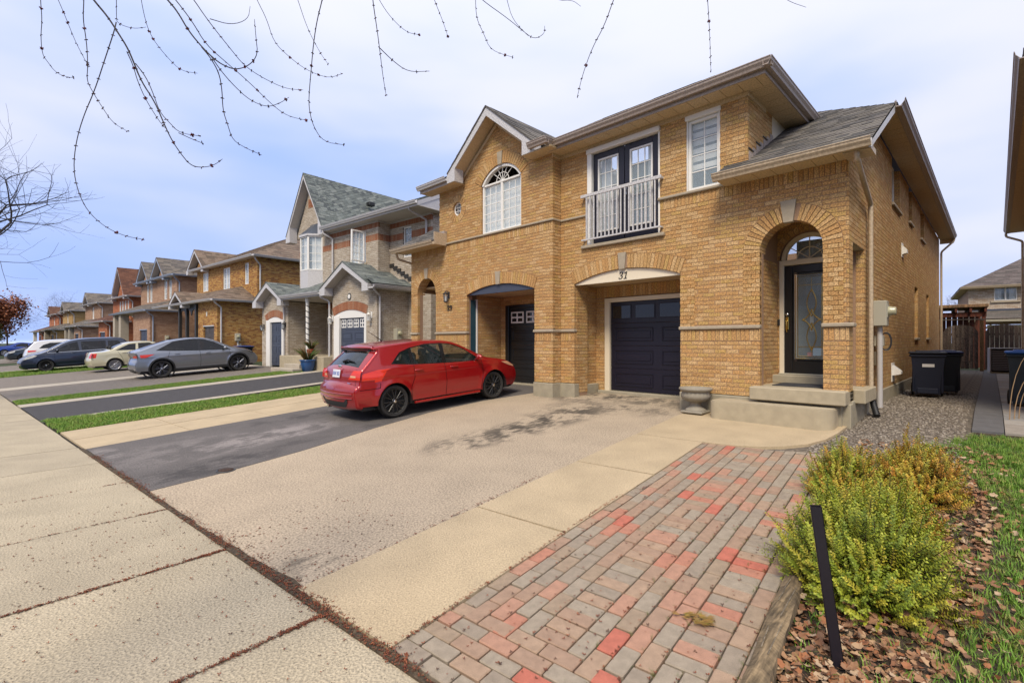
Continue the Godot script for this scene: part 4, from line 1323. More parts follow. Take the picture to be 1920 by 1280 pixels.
func front_door() -> void:
	var d := 10.18
	var dn := holder("front_door")
	var fr := MB.new()
	fr.cbox(Vector3(-2.89, 2.27, -d), Vector3(0.08, 2.14, 0.12), 0.008)
	fr.cbox(Vector3(-1.97, 2.27, -d), Vector3(0.08, 2.14, 0.12), 0.008)
	fr.cbox(Vector3(-2.43, 3.30, -d), Vector3(1.0, 0.1, 0.125), 0.01)
	part("door_frame", fr, M.cream_vinyl, dn)
	var db := MB.new()
	db.cbox(Vector3(-2.78, 2.225, -d), Vector3(0.14, 2.03, 0.045), 0.006)
	db.cbox(Vector3(-2.08, 2.225, -d), Vector3(0.14, 2.03, 0.045), 0.006)
	db.cbox(Vector3(-2.43, 3.17, -d), Vector3(0.56, 0.14, 0.045), 0.006)
	db.cbox(Vector3(-2.43, 1.335, -d), Vector3(0.56, 0.25, 0.045), 0.006)
	part("leaf", db, M.black_paint, dn)
	var fb := MB.new()
	var x0 := -2.71
	var x1 := -2.15
	var y0 := 1.46
	var y1 := 3.10
	for e in [[x0 + 0.01, x0 + 0.03, y0, y1], [x1 - 0.03, x1 - 0.01, y0, y1], [x0 + 0.031, x1 - 0.031, y0 + 0.01, y0 + 0.03], [x0 + 0.031, x1 - 0.031, y1 - 0.03, y1 - 0.01]]:
		fb.bb(e[0], e[1], e[2], e[3], -d + 0.015, -d + 0.032)
	part("glass_moulding", fb, M.black_paint, dn)
	bx("pane", x0 + 0.02, x1 - 0.02, y0 + 0.02, y1 - 0.02, -d + 0.004, -d + 0.01, M.window_glass, dn)
	# brass cames: two borders, a star and its drops
	var cm := MB.new()
	var z := -d + 0.014
	var line := func(pts: Array, r: float) -> void:
		var q := PackedVector3Array()
		for p in pts: q.append(Vector3(p.x, p.y, z))
		cm.tube(q, [r], 5)
	for off in [0.045, 0.085]:
		line.call([P2(x0 + off, y0 + off), P2(x0 + off, y1 - off), P2(x1 - off, y1 - off), P2(x1 - off, y0 + off), P2(x0 + off, y0 + off)], 0.007)
	var c := P2(-2.40, 2.22)
	for sx in [-1, 1]:
		for sy in [-1, 1]:
			var cur := []
			for i in 9:
				var t := i / 8.0
				cur.append(c + P2(sx * 0.15 * pow(1 - t, 1.6), sy * 0.2 * pow(t, 1.4) * 1.0) )
			line.call(cur, 0.009)
			cur = []
			for i in 9:
				var t := i / 8.0
				cur.append(c + P2(sx * 0.075 * sin(PI * t), sy * (0.06 + 0.5 * t)))
			line.call(cur, 0.008)
	line.call([c + P2(0, -0.66), c + P2(0, -0.5)], 0.004)
	line.call([c + P2(0, 0.5), c + P2(0, 0.78)], 0.004)
	line.call([P2(x0 + 0.09, 1.72), P2(x1 - 0.09, 1.72)], 0.004)
	line.call([P2(x0 + 0.09, 2.86), P2(x1 - 0.09, 2.86)], 0.004)
	part("brass_came", cm, M.brass, dn)
	bx("glass_inset", -2.43, -2.37, 2.0, 2.4, -d + 0.0, -d + 0.003, M.meter_grey, dn)
	bx("glass_inset", -2.38, -2.2, 1.56, 1.70, -d + 0.0, -d + 0.003, mat("pale_blue", L(0.35, 0.5, 0.62), 0.4), dn)
	bx("glass_inset", -2.47, -2.39, 1.55, 1.62, -d + 0.0, -d + 0.003, mat("glass_red", L(0.5, 0.08, 0.05), 0.4), dn)
	var rm := MB.new()
	rm.bb(-2.95, -1.9, 1.0, 3.9, -11.4, -11.35)
	part("hall", rm, M.room, dn)
	# lock and handle
	var hd := MB.new()
	hd.cbox(Vector3(-2.80, 2.16, -d + 0.03), Vector3(0.05, 0.24, 0.016), 0.006)
	hd.tube(PackedVector3Array([Vector3(-2.80, 2.22, -d + 0.035), Vector3(-2.80, 2.2, -d + 0.085), Vector3(-2.80, 2.05, -d + 0.085), Vector3(-2.80, 2.0, -d + 0.04)]), [0.01], 8)
	part("handle", hd, M.brass, dn)
	hd = MB.new()
	hd.lathe(PackedVector2Array([Vector2(0.0, 0.03), Vector2(0.02, 0.03), Vector2(0.03, 0.012), Vector2(0.032, 0.0)]), Vector3(-2.80, 2.33, -d + 0.022), UZ, UX, 16)
	part("deadbolt", hd, M.chrome, dn)
	bx("doorbell", -2.955, -2.915, 2.12, 2.24, -10.16, -10.105, M.black_plastic, dn, 0.006)
	bx("threshold", -2.93, -1.93, 1.2, 1.225, -d - 0.06, -10.06, M.meter_grey, dn, 0.006)
	# half-round light over the door
	var tn := holder("fanlight")
	var tm := MB.new()
	var ring := PackedVector2Array()
	for p in arc_pts(-2.43, 3.36, 0.46, 0, 180, 24): ring.append(p)
	for p in arc_pts(-2.43, 3.36, 0.39, 180, 0, 24): ring.append(p)
	tm.prism(ring, Vector3(0, 0, -d), UX, UY, UZ, -0.05, 0.05)
	part("frame", tm, M.cream_vinyl, tn)
	var gl := MB.new()
	var gp := PackedVector2Array()
	for p in arc_pts(-2.43, 3.355, 0.395, 0, 180, 24): gp.append(p)
	gl.prism(gp, Vector3(0, 0, -d), UX, UY, UZ, -0.004, 0.004, true)
	part("pane", gl, M.window_glass, tn)
	var sb := MB.new()
	for a in [35.0, 90.0, 145.0]:
		var v := Vector3(cos(deg_to_rad(a)), sin(deg_to_rad(a)), 0)
		sb.box(Vector3(-2.43, 3.355, -d + 0.01) + v * 0.2, Vector3(0.39, 0.016, 0.014), Basis(v, UZ.cross(v), UZ))
	var hr := PackedVector2Array()
	for p in arc_pts(-2.43, 3.355, 0.215, 0, 180, 18): hr.append(p)
	for p in arc_pts(-2.43, 3.355, 0.2, 180, 0, 18): hr.append(p)
	sb.prism(hr, Vector3(0, 0, -d), UX, UY, UZ, 0.003, 0.0175)
	part("glazing_bars", sb, M.cream_vinyl, tn)

func balcony() -> void:
	var d := FD + 0.06
	var x0 := -6.57
	var x1 := -4.79
	var node := holder("balcony_door")
	var fr := MB.new()
	fr.cbox(Vector3(x0 + 0.06, 5.03, -d + 0.02), Vector3(0.12, 2.06, 0.14), 0.01)
	fr.cbox(Vector3(x1 - 0.02, 5.03, -d + 0.02), Vector3(0.04, 2.06, 0.1), 0.01)
	fr.cbox(Vector3((x0 + x1) / 2, 6.10, -d + 0.03), Vector3(x1 - x0 + 0.02, 0.11, 0.18), 0.012)
	part("door_frame", fr, M.white_vinyl, node)
	for k in 2:
		var a := x0 + 0.13 + k * 0.81
		var b := a + 0.79
		var leaf := MB.new()
		leaf.cbox(Vector3(a + 0.07, 5.03, -d - 0.01), Vector3(0.14, 2.0, 0.045), 0.006)
		leaf.cbox(Vector3(b - 0.07, 5.03, -d - 0.01), Vector3(0.14, 2.0, 0.045), 0.006)
		leaf.cbox(Vector3((a + b) / 2, 5.955, -d - 0.01), Vector3(0.51, 0.15, 0.045), 0.006)
		leaf.cbox(Vector3((a + b) / 2, 4.15, -d - 0.01), Vector3(0.51, 0.24, 0.045), 0.006)
		part("leaf", leaf, M.navy_paint, node)
		var gx0 := a + 0.13
		var gx1 := b - 0.13
		var gf := MB.new()
		for e in [[gx0, gx0 + 0.035, 4.26, 5.89], [gx1 - 0.035, gx1, 4.26, 5.89], [gx0 + 0.036, gx1 - 0.036, 4.26, 4.295], [gx0 + 0.036, gx1 - 0.036, 5.855, 5.89]]:
			gf.bb(e[0], e[1], e[2], e[3], -d - 0.02, -d + 0.03)
		for i in range(1, 3): gf.bb(lerpf(gx0 + 0.03, gx1 - 0.03, i / 3.0) - 0.008, lerpf(gx0 + 0.03, gx1 - 0.03, i / 3.0) + 0.008, 4.296, 5.854, -d - 0.005, -d + 0.014)
		for j in range(1, 5): gf.bb(gx0 + 0.036, gx1 - 0.036, lerpf(4.28, 5.87, j / 5.0) - 0.008, lerpf(4.28, 5.87, j / 5.0) + 0.008, -d - 0.004, -d + 0.0145)
		part("glazing_bars", gf, M.white_vinyl, node)
		for i in 3:
			for j in 5:
				var px := lerpf(gx0 + 0.035, gx1 - 0.035, i / 3.0)
				var pw := (gx1 - gx0 - 0.07) / 3.0
				var py := lerpf(4.295, 5.855, j / 5.0)
				bx("pane", px + 0.003, px + pw - 0.003, py + 0.003, py + 0.309, -d + 0.0, -d + 0.005, M.window_glass, node)
		var cb := MB.new()
		fold(cb, Vector3(gx0 - 0.02 if k == 0 else gx1 - 0.2, 4.1, -d - 0.16), UX, UZ, 0.24, 1.85, 0.02, 8)
		part("curtain", cb, M.curtain, node)
	var rb := MB.new()
	rb.bb(x0 - 0.1, x1 + 0.1, 3.9, 6.2, -10.6, -10.55)
	part("room", rb, M.room, node)
	bx("door_handle", -5.60, -5.57, 4.95, 5.1, -d + 0.01, -d + 0.05, M.chrome, node, 0.005)
	# rail of flat white metal bars
	var rail := holder("balcony_rail")
	var z := -FD + 0.11
	bx("top_rail", -6.68, -4.70, 5.06, 5.13, z - 0.02, z + 0.02, M.white_metal, rail, 0.006)
	bx("bottom_rail", -6.66, -4.74, 4.09, 4.125, z - 0.015, z + 0.015, M.white_metal, rail, 0.004)
	var n := 18
	for i in n:
		var x := lerpf(-6.52, -4.84, i / float(n - 1))
		bx("baluster", x - 0.014, x + 0.014, 4.125, 5.06, z - 0.012, z + 0.012, M.white_metal, rail)
	for x in [-6.64, -4.74]:
		bx("bracket", x - 0.03, x + 0.03, 5.075, 5.115, -FD - 0.01, z - 0.02, M.white_metal, rail)
		bx("bracket", x - 0.025, x + 0.025, 4.095, 4.12, -FD - 0.01, z - 0.015, M.white_metal, rail)

func build_house_29() -> void:
	thing("brick_house", "orange brick house numbered 29 with front gable and round window", "house", W, Vector3(-10.3, 0.45, -8.7), "houses along the street")
	var D := 8.7
	var O := Vector3(0, 0, -D)
	var B := new_bricks()
	var mort := MB.new()
	var y0 := 0.85
	var outline := pv([-13.26, y0, -7.354, y0, -7.354, 6.24, -7.70, 6.24, -7.82, 6.42, -9.25, 7.60, -10.68, 6.42, -10.8, 6.24, -11.77, 6.24, -11.77, 4.66, -13.26, 4.66])
	var garage := arch_poly(-10.49, -7.93, 0.2, 3.12, 0.215)
	var g := arch_geo(-10.49, -7.93, 3.12, 0.215)
	var ga: float = g[2]
	var porch := arch_poly(-12.90, -11.94, 0.2, 3.3, 0.48, 22)
	var win := arch_poly(-9.885, -8.38, 4.70, 6.03, 0.42, 18)
	var wg := arch_geo(-9.885, -8.38, 6.03, 0.42)
	var wa: float = wg[2]
	var rc := P2(-10.92, 5.62)
	var rnd := PackedVector2Array()
	for p in arc_pts(rc.x, rc.y, 0.2, 0, 345, 23): rnd.append(p)
	var rout := PackedVector2Array()
	for p in arc_pts(rc.x, rc.y, 0.41, 22.5, 337.5, 7): rout.append(p)
	var gout := PackedVector2Array([P2(-10.49, 3.12), P2(-7.93, 3.12)])
	for p in arc_pts(g[0].x, g[0].y, g[1] + 0.3, 90 - ga, 90 + ga, 20): gout.append(p)
	var pout := PackedVector2Array([P2(-12.90, 3.295), P2(-11.94, 3.295)])
	for p in arc_pts(-12.42, 3.3, 0.74, 0, 180, 22): pout.append(p)
	var wout := PackedVector2Array([P2(-9.885, 6.03), P2(-8.38, 6.03)])
	for p in arc_pts(wg[0].x, wg[0].y, wg[1] + 0.29, 90 - wa, 90 + wa, 18): wout.append(p)
	var band := rect(-14, 2.04, -7, 2.11)
	var sol := rect(-14, 1.83, -7, 2.04)
	var sol2 := rect(-14, 4.45, -7, 4.66)
	var sol3 := rect(-14, 4.659, -7, 4.712)
	bricks(B, O, UX, UY, UZ, outline, [garage, porch, win, rnd, gout, pout, wout, rout, band, sol, sol2, sol3], brick_pal, {"y0": y0})
	for s in [[-13.26, -12.9], [-11.94, -10.49], [-7.93, -7.354]]:
		bricks(B, O, UX, UY, UZ, rect(s[0], 1.83, s[1], 2.04), [], brick_pal, {"bw": 0.075, "bh": 0.21, "stack": true, "y0": 1.83, "proud": 0.004})
	bricks(B, O, UX, UY, UZ, rect(-13.26, 4.45, -7.354, 4.66), [], brick_pal, {"bw": 0.075, "bh": 0.21, "stack": true, "y0": 4.45, "proud": 0.004})
	voussoirs(B, O, UX, UY, UZ, g[0], g[1], g[1] + 0.29, 90 - ga, 90 + ga, 34, brick_pal, 0.014, 0.12, Vector2(88.5, 91.5))
	voussoirs(B, O, UX, UY, UZ, P2(-12.42, 3.3), 0.48, 0.74, 0, 180, 28, brick_pal, 0.014, 0.3, Vector2(82, 98))
	voussoirs(B, O, UX, UY, UZ, wg[0], wg[1], wg[1] + 0.28, 90 - wa, 90 + wa, 24, brick_pal, 0.014, 0.12, Vector2(86, 94))
	voussoirs(B, O, UX, UY, UZ, rc, 0.2, 0.385, 0, 360, 18, brick_pal, 0.008, 0.12)
	backing(mort, O, UX, UY, UZ, outline, [garage, porch, win, rnd], 0.2)
	# short return towards number 31
	bricks(B, Vector3(-7.354, 0, 0), -UZ, UY, UX, rect(D + 0.094, y0, 9.005, 6.24), [], brick_pal, {"y0": y0})
	backing(mort, Vector3(-7.354, 0, 0), -UZ, UY, UX, rect(D + 0.03, y0, 9.2, 6.24), [], 0.1)
	# garage recess
	bricks(B, Vector3(-10.47, 0, 0), -UZ, UY, UX, rect(D + 0.1, 0.62, 10.0, 3.12), [rect(8.7, 0.5, 9.08, 3.2)], brick_pal, {"y0": y0})
	bx("jamb_wall", -10.7, -10.477, 0.4, 3.3, -10.2, -9.08, M.mortar)
	bx("jamb_wall", -7.93, -7.7, 0.4, 3.3, -10.2, -D - 0.2, M.mortar)
	var OB := Vector3(0, 0, -10.0)
	var gd := rect(-10.24, 0.3, -7.6, 2.88)
	bricks(B, OB, UX, UY, UZ, rect(-10.47, 0.62, -7.93, 3.12), [gd], brick_pal, {"y0": y0})
	backing(mort, OB, UX, UY, UZ, rect(-10.6, 0.3, -7.4, 3.4), [gd], 0.2)
	bx("recess_ceiling", -10.6, -7.8, 3.14, 3.17, -10.1, -D - 0.1, M.soffit_tan)
	# side panel of the hall: a tall dark glazed strip in a white frame
	var sp := holder("side_light")
	bx("pane", -10.53, -10.49, 0.9, 3.0, -9.04, -8.84, mat("teal_glass", L(0.03, 0.07, 0.09), 0.08), sp)
	bx("frame", -10.54, -10.46, 0.9, 3.02, -9.079, -9.04, M.white_vinyl, sp)
	bx("frame", -10.55, -10.5, 0.6, 0.9, -9.07, -8.82, M.white_vinyl, sp)
	# porch: open to the left
	bx("porch_wall", -11.93, -11.7, 0.4, 4.4, -10.3, -D - 0.21, M.mortar)
	bx("porch_back_wall", -13.2, -11.93, 0.4, 4.4, -10.5, -10.3, M.mortar)
	bx("porch_ceiling", -13.2, -11.93, 3.5, 3.55, -10.3, -D - 0.31, M.soffit_tan)
	bx("porch_floor", -13.25, -11.8, 0.4, 1.05, -10.3, -D - 0.1, M.step_concrete)
	bx("porch_lintel", -13.24, -13.05, 3.4, 4.4, -10.3, -D - 0.21, M.mortar)
	part("mortar_bed", mort, M.mortar)
	finish_bricks(B, "brick", "brick", brick_pal, 300)
	bx("rear_wall", -13.2, -7.36, 0.4, 5.98, -25.7, -25.5, M.mortar)
	bx("side_wall", -13.26, -13.1, 0.4, 5.9, -25.5, -10.5, M.mortar)
	bx("side_wall", -11.77, -11.6, 4.6, 6.24, -12.0, -D - 0.2, M.mortar)
	bx("foundation", -13.27, -10.48, 0.2, 0.845, -D - 0.15, -D + 0.028, M.foundation, null, 0.012)
	bx("foundation", -7.95, -7.34, 0.2, 0.845, -8.99, -D + 0.03, M.foundation, null, 0.012)
	for s in [[-13.28, -12.89], [-11.96, -10.47], [-7.95, -7.34]]:
		bx("stone_band", s[0], s[1], 2.045, 2.108, -D - 0.08, -D + 0.045, M.stone, null, 0.012)
	bx("stone_band", -7.36, -7.315, 2.045, 2.108, -8.96, -D + 0.04, M.stone, null, 0.01)
	bx("stone_band", -11.78, -7.345, 4.66, 4.71, -D - 0.06, -D + 0.045, M.stone, null, 0.01)
	bx("stone_band", -7.36, -7.315, 4.661, 4.709, -8.96, -D + 0.04, M.stone, null, 0.01)
	keystone(-9.21, 3.32, 3.66, 0.13, 0.2, O, UX, UZ)
	keystone(-12.42, 3.76, 4.08, 0.12, 0.2, O, UX, UZ)
	keystone(-9.13, 6.43, 6.76, 0.13, 0.2, O, UX, UZ)
	# dark board in the garage arch
	var hb := MB.new()
	var hp := PackedVector2Array([P2(-10.46, 3.11), P2(-7.96, 3.11)])
	for p in arc_pts(g[0].x, g[0].y, g[1] - 0.006, 90 - ga + 0.5, 90 + ga - 0.5, 20): hp.append(p)
	hb.prism(hp, O, UX, UY, UZ, -0.1, -0.035, true)
	part("arch_board", hb, M.slate_paint)
	garage_door(-10.1, -7.66, 0.66, 2.79, 10.02, M.black_paint, 2, true, true)
	bx("door_frame", -10.235, -10.101, 0.6, 2.88, -10.06, -9.95, M.black_paint, null, 0.008)
	bx("door_frame", -10.10, -7.7, 2.79, 2.88, -10.06, -9.951, M.black_paint, null, 0.008)
	bx("garage_sill", -10.4, -7.9, 0.3, 0.645, -10.3, -9.86, M.foundation, null, 0.01)
	# arched window: two sashes and a fan head
	window(Vector3(-9.87, 4.71, -D - 0.06), UX, UZ, 1.475, 1.33, {"nx": 3, "ny": 5, "sash": [0.0, 0.5, 1.0], "cover": "blind"})
	var fn := holder("arched_window")
	var fm := MB.new()
	var ring := PackedVector2Array()
	for p in arc_pts(wg[0].x, wg[0].y, wg[1] - 0.01, 90 - wa, 90 + wa, 18): ring.append(p)
	for p in arc_pts(wg[0].x, wg[0].y, wg[1] - 0.07, 90 + wa - 1, 90 - wa + 1, 18): ring.append(p)
	fm.prism(ring, O, UX, UY, UZ, -0.13, -0.02)
	part("frame", fm, M.white_vinyl, fn)
	var gp := PackedVector2Array([P2(-9.83, 6.04), P2(-8.43, 6.04)])
	for p in arc_pts(wg[0].x, wg[0].y, wg[1] - 0.06, 90 - wa + 2, 90 + wa - 2, 18): gp.append(p)
	var gm := MB.new()
	gm.prism(gp, O, UX, UY, UZ, -0.095, -0.09, true)
	part("pane", gm, M.window_glass, fn)
	var bm := MB.new()
	for a in [38.0, 64.0, 90.0, 116.0, 142.0]:
		var v := Vector3(cos(deg_to_rad(a)), sin(deg_to_rad(a)), 0)
		var len := 0.40 if absf(a - 90) < 40 else 0.5
		bm.box(Vector3(-9.1325, 6.02, -D - 0.085) + v * len / 2, Vector3(len, 0.014, 0.014), Basis(v, UZ.cross(v), UZ))
	var hr := PackedVector2Array()
	for p in arc_pts(-9.1325, 6.02, 0.24, 8, 172, 16): hr.append(p)
	for p in arc_pts(-9.1325, 6.02, 0.225, 172, 8, 16): hr.append(p)
	bm.prism(hr, O, UX, UY, UZ, -0.093, -0.078)
	part("glazing_bars", bm, M.white_vinyl, fn)
	bx("room", -9.9, -8.3, 6.0, 6.6, -9.6, -9.55, M.room, fn)
	# round window
	var rn := holder("round_window")
	var rm := MB.new()
	rm.lathe(PackedVector2Array([Vector2(0.2, -0.1), Vector2(0.2, -0.01), Vector2(0.185, 0.0), Vector2(0.16, 0.0), Vector2(0.155, -0.02), Vector2(0.155, -0.1)]), Vector3(rc.x, rc.y, -D - 0.05), UZ, UX, 28)
	part("frame", rm, M.white_vinyl, rn)
	rm = MB.new()
	rm.lathe(PackedVector2Array([Vector2(0.157, -0.03), Vector2(0.0, -0.03)]), Vector3(rc.x, rc.y, -D - 0.05), UZ, UX, 28)
	part("pane", rm, M.dark_pane, rn)
	rm = MB.new()
	for k in [-0.05, 0.05]:
		rm.bb(rc.x + k - 0.007, rc.x + k + 0.007, rc.y - 0.15, rc.y + 0.15, -D - 0.08, -D - 0.065)
		rm.bb(rc.x - 0.15, rc.x + 0.15, rc.y + k - 0.007, rc.y + k + 0.007, -D - 0.0801, -D - 0.0655)
	part("glazing_bars", rm, M.white_vinyl, rn)
	# gable: rake boards, their soffits, roof slopes
	var pk := P2(-9.25, 7.87)
	for sg in [-1.0, 1.0]:
		var ft := P2(-9.25 + sg * 1.62, 7.87 - 1.62 * 0.84)
		var dir := (ft - pk).normalized()
		var dn := P2(dir.y, -dir.x) * (1.0 if (P2(dir.y, -dir.x)).y < 0 else -1.0)
		var rb := MB.new()
		var rp := PackedVector2Array([pk, ft, ft + P2(0, -0.2), pk + P2(0, -0.26)])
		rb.prism(rp, Vector3(0, 0, -8.30), UX, UY, UZ, -0.03, 0.0, true)
		part("rake_board", rb, M.white_metal)
		for k in 6:
			var a := pk.lerp(ft, k / 6.0) + P2(0, -0.2)
			var b := pk.lerp(ft, (k + 1) / 6.0) + P2(0, -0.2) - dir * 0.006
			var sb := MB.new()
			sb.prism(PackedVector2Array([a, b, b + P2(0, 0.014), a + P2(0, 0.014)]), Vector3(0, 0, -8.33), UX, UY, UZ, -0.5, 0.0, true)
			part("soffit_panel", sb, M.soffit_tan)
		var fb := MB.new()
		fb.prism(PackedVector2Array([pk + P2(0, -0.3), ft + P2(0, -0.22), ft + P2(0, -0.31), pk + P2(0, -0.4)]), Vector3(0, 0, -8.699), UX, UY, UZ, 0.0, 0.025)
		part("frieze_board", fb, M.soffit_tan)
		plane_roof([Vector3(ft.x, ft.y, -8.28), Vector3(ft.x, ft.y, -13.0), Vector3(pk.x, pk.y, -13.0), Vector3(pk.x, pk.y, -8.28)], roof_pal, "shingle", 0, {"ex": 0.28, "tw": 0.6})
		var bxm := MB.new()
		bxm.prism(PackedVector2Array([ft + P2(-sg * 0.34, 0.24), ft + P2(0, -0.02), ft + P2(0, -0.27), ft + P2(-sg * 0.34, -0.27)]), Vector3(0, 0, -8.299), UX, UY, UZ, -0.3, 0.004, true)
		part("eave_return", bxm, M.white_metal)
	soffit(-12.2, -10.6, -D - 0.02, -8.33, 6.235, true, M.soffit_tan)
	bx("fascia", -12.2, -10.86, 6.225, 6.40, -8.33, -8.31, M.fascia_brown)
	gutter(Vector3(-12.25, 6.43, -8.31), Vector3(-10.86, 6.43, -8.31), UZ, M.white_metal, 0.12)
	soffit(-8.0, -7.1, -D - 0.02, -8.33, 6.236, true, M.soffit_tan)
	soffit(-7.35, -7.1, -FD - 0.02, -D - 0.021, 6.236, true, M.soffit_tan)
	gutter(Vector3(-7.70, 6.42, -8.29), Vector3(-7.12, 6.42, -8.29), UZ, M.fascia_brown, 0.13)
	gutter(Vector3(-7.25, 6.421, -8.2), Vector3(-7.25, 6.421, -8.56), UX, M.fascia_brown, 0.13)
	bx("frieze_board", -7.36, -7.33, 6.15, 6.232, -8.99, -D + 0.02, M.soffit_tan)
	# eave slope behind the gable and the low roof on the wing
	plane_roof([Vector3(-12.2, 6.43, -8.28), Vector3(-10.9, 6.43, -8.28), Vector3(-10.9, 7.0, -9.3), Vector3(-11.6, 7.0, -9.3)], roof_pal, "shingle", 0, {"ex": 0.28, "tw": 0.6})
	plane_roof([Vector3(-13.62, 4.74, -8.22), Vector3(-11.40, 4.74, -8.22), Vector3(-11.40, 5.01, -8.69), Vector3(-11.78, 5.01, -8.69), Vector3(-11.78, 6.7, -11.7), Vector3(-13.62, 6.7, -11.7)], roof_pal, "shingle", 60)
	soffit(-13.6, -11.42, -D - 0.02, -8.27, 4.64, true, M.soffit_tan, 0.29)
	bx("fascia", -13.62, -11.40, 4.63, 4.73, -8.27, -8.25, M.gutter_tan)
	gutter(Vector3(-13.64, 4.735, -8.25), Vector3(-11.39, 4.735, -8.25), UZ, M.gutter_tan, 0.125)
	bx("eave_return", -11.42, -11.39, 4.63, 4.98, -8.69, -8.24, M.gutter_tan)
	bx("flashing", -11.80, -11.39, 4.98, 5.06, -8.695, -8.6, M.fascia_brown)
	downspout([Vector3(-13.5, 4.62, -8.3), Vector3(-13.5, 4.45, -8.35), Vector3(-13.32, 4.3, -9.0), Vector3(-13.32, 0.8, -9.0)], M.gutter_tan, 0.075)
	lettering("29", 0.2, 0.02, Vector3(-11.25, 2.8, -D + 0.012), Basis(UX, UY, UZ), M.black_plastic, "house_number", null, "Droid Serif")

# ---------- things fixed to or standing by the pair ----------
func wall_lantern(label: String, frame: Transform3D, at: Vector3, m: Material, s := 1.0, group := "") -> Node3D:
	# at: where its plate meets the wall, which faces +z
	thing("wall_lantern", label, "lamp", frame, at, group)
	var c := at + Vector3(0, 0, 0.12 * s)
	var mb := MB.new()
	mb.cbox(at + Vector3(0, 0.06 * s, 0.012), Vector3(0.09, 0.2, 0.02) * s, 0.006)
	mb.tube(PackedVector3Array([at + Vector3(0, 0.1, 0.02) * s, at + Vector3(0, 0.17, 0.06) * s, at + Vector3(0, 0.17, 0.12) * s]), [0.01 * s], 8)
	part("bracket", mb, m)
	mb = MB.new()
	mb.lathe(PackedVector2Array([Vector2(0.0, 0.19), Vector2(0.02, 0.17), Vector2(0.085, 0.115), Vector2(0.09, 0.1), Vector2(0.0, 0.1)]) , c - Vector3(0, 0.02, 0), UY, UX, 6)
	part("cap", mb, m)
	mb = MB.new()
	for k in 6:
		var a := TAU * k / 6
		mb.tube(PackedVector3Array([c + Vector3(cos(a) * 0.07, 0.08, sin(a) * 0.07) * s, c + Vector3(cos(a) * 0.055, -0.14, sin(a) * 0.055) * s]), [0.006 * s], 5)
	mb.lathe(PackedVector2Array([Vector2(0.0, -0.17), Vector2(0.06, -0.15), Vector2(0.06, -0.13), Vector2(0.0, -0.13)]), c, UY, UX, 6)
	part("cage", mb, m)
	mb = MB.new()
	mb.lathe(PackedVector2Array([Vector2(0.05, -0.13), Vector2(0.064, 0.08)]), c, UY, UX, 6)
	part("glass", mb, M.window_glass)
	mb = MB.new()
	mb.lathe(PackedVector2Array([Vector2(0.0, -0.12), Vector2(0.018, -0.12), Vector2(0.018, 0.0), Vector2(0.0, 0.02)]), c, UY, UX, 10)
	part("candle", mb, M.blind)
	return CUR
func electric_meter(label: String, frame: Transform3D, base: Vector3, U: Vector3, N: Vector3) -> void:
	# base: lower middle of the box on the wall; N leaves the wall
	thing("electric_meter", label, "meter", frame, base, "electric meters")
	var bs := Basis(U, UY, N)
	var P := func(x: float, y: float, z: float) -> Vector3: return base + U * x + UY * y + N * z
	var mb := MB.new()
	mb.cbox(P.call(0, 0.23, 0.11), Vector3(0.26, 0.46, 0.22), 0.012, bs)
	part("box", mb, M.meter_grey)
	mb = MB.new()
	mb.cbox(P.call(0, 0.27, 0.225), Vector3(0.2, 0.24, 0.012), 0.005, bs)
	part("cover", mb, M.meter_grey)
	mb = MB.new()
	mb.lathe(PackedVector2Array([Vector2(0.085, 0.0), Vector2(0.085, 0.04), Vector2(0.075, 0.05), Vector2(0.072, 0.1), Vector2(0.06, 0.115), Vector2(0.0, 0.115)]), P.call(0, 0.27, 0.23), N, U, 24)
	part("meter_glass", mb, mat("meter_face", L(0.42, 0.40, 0.27), 0.2))
	mb = MB.new()
	mb.tube(PackedVector3Array([P.call(0.02, 0.0, 0.1), P.call(0.02, -0.9, 0.1), P.call(0.02, -1.52, 0.1)]), [0.045], 12)
	part("conduit", mb, M.conduit)
	mb = MB.new()
	mb.cbox(P.call(0.12, -0.27, 0.08), Vector3(0.16, 0.2, 0.14), 0.01, bs)
	mb.cbox(P.call(0.16, -0.6, 0.06), Vector3(0.14, 0.26, 0.11), 0.01, bs)
	part("junction_box", mb, M.meter_grey)
	mb = MB.new()
	for k in 3:
		var loop := PackedVector3Array()
		for i in 25:
			var a := TAU * i / 24.0
			loop.append(P.call(0.05 + sin(a) * (0.02 + 0.004 * k), -0.28 + cos(a) * (0.15 + 0.008 * k), 0.18 + sin(a) * 0.075 + 0.006 * k))
		mb.tube(loop, [0.008], 6, false)
	part("coiled_cable", mb, M.black_plastic)

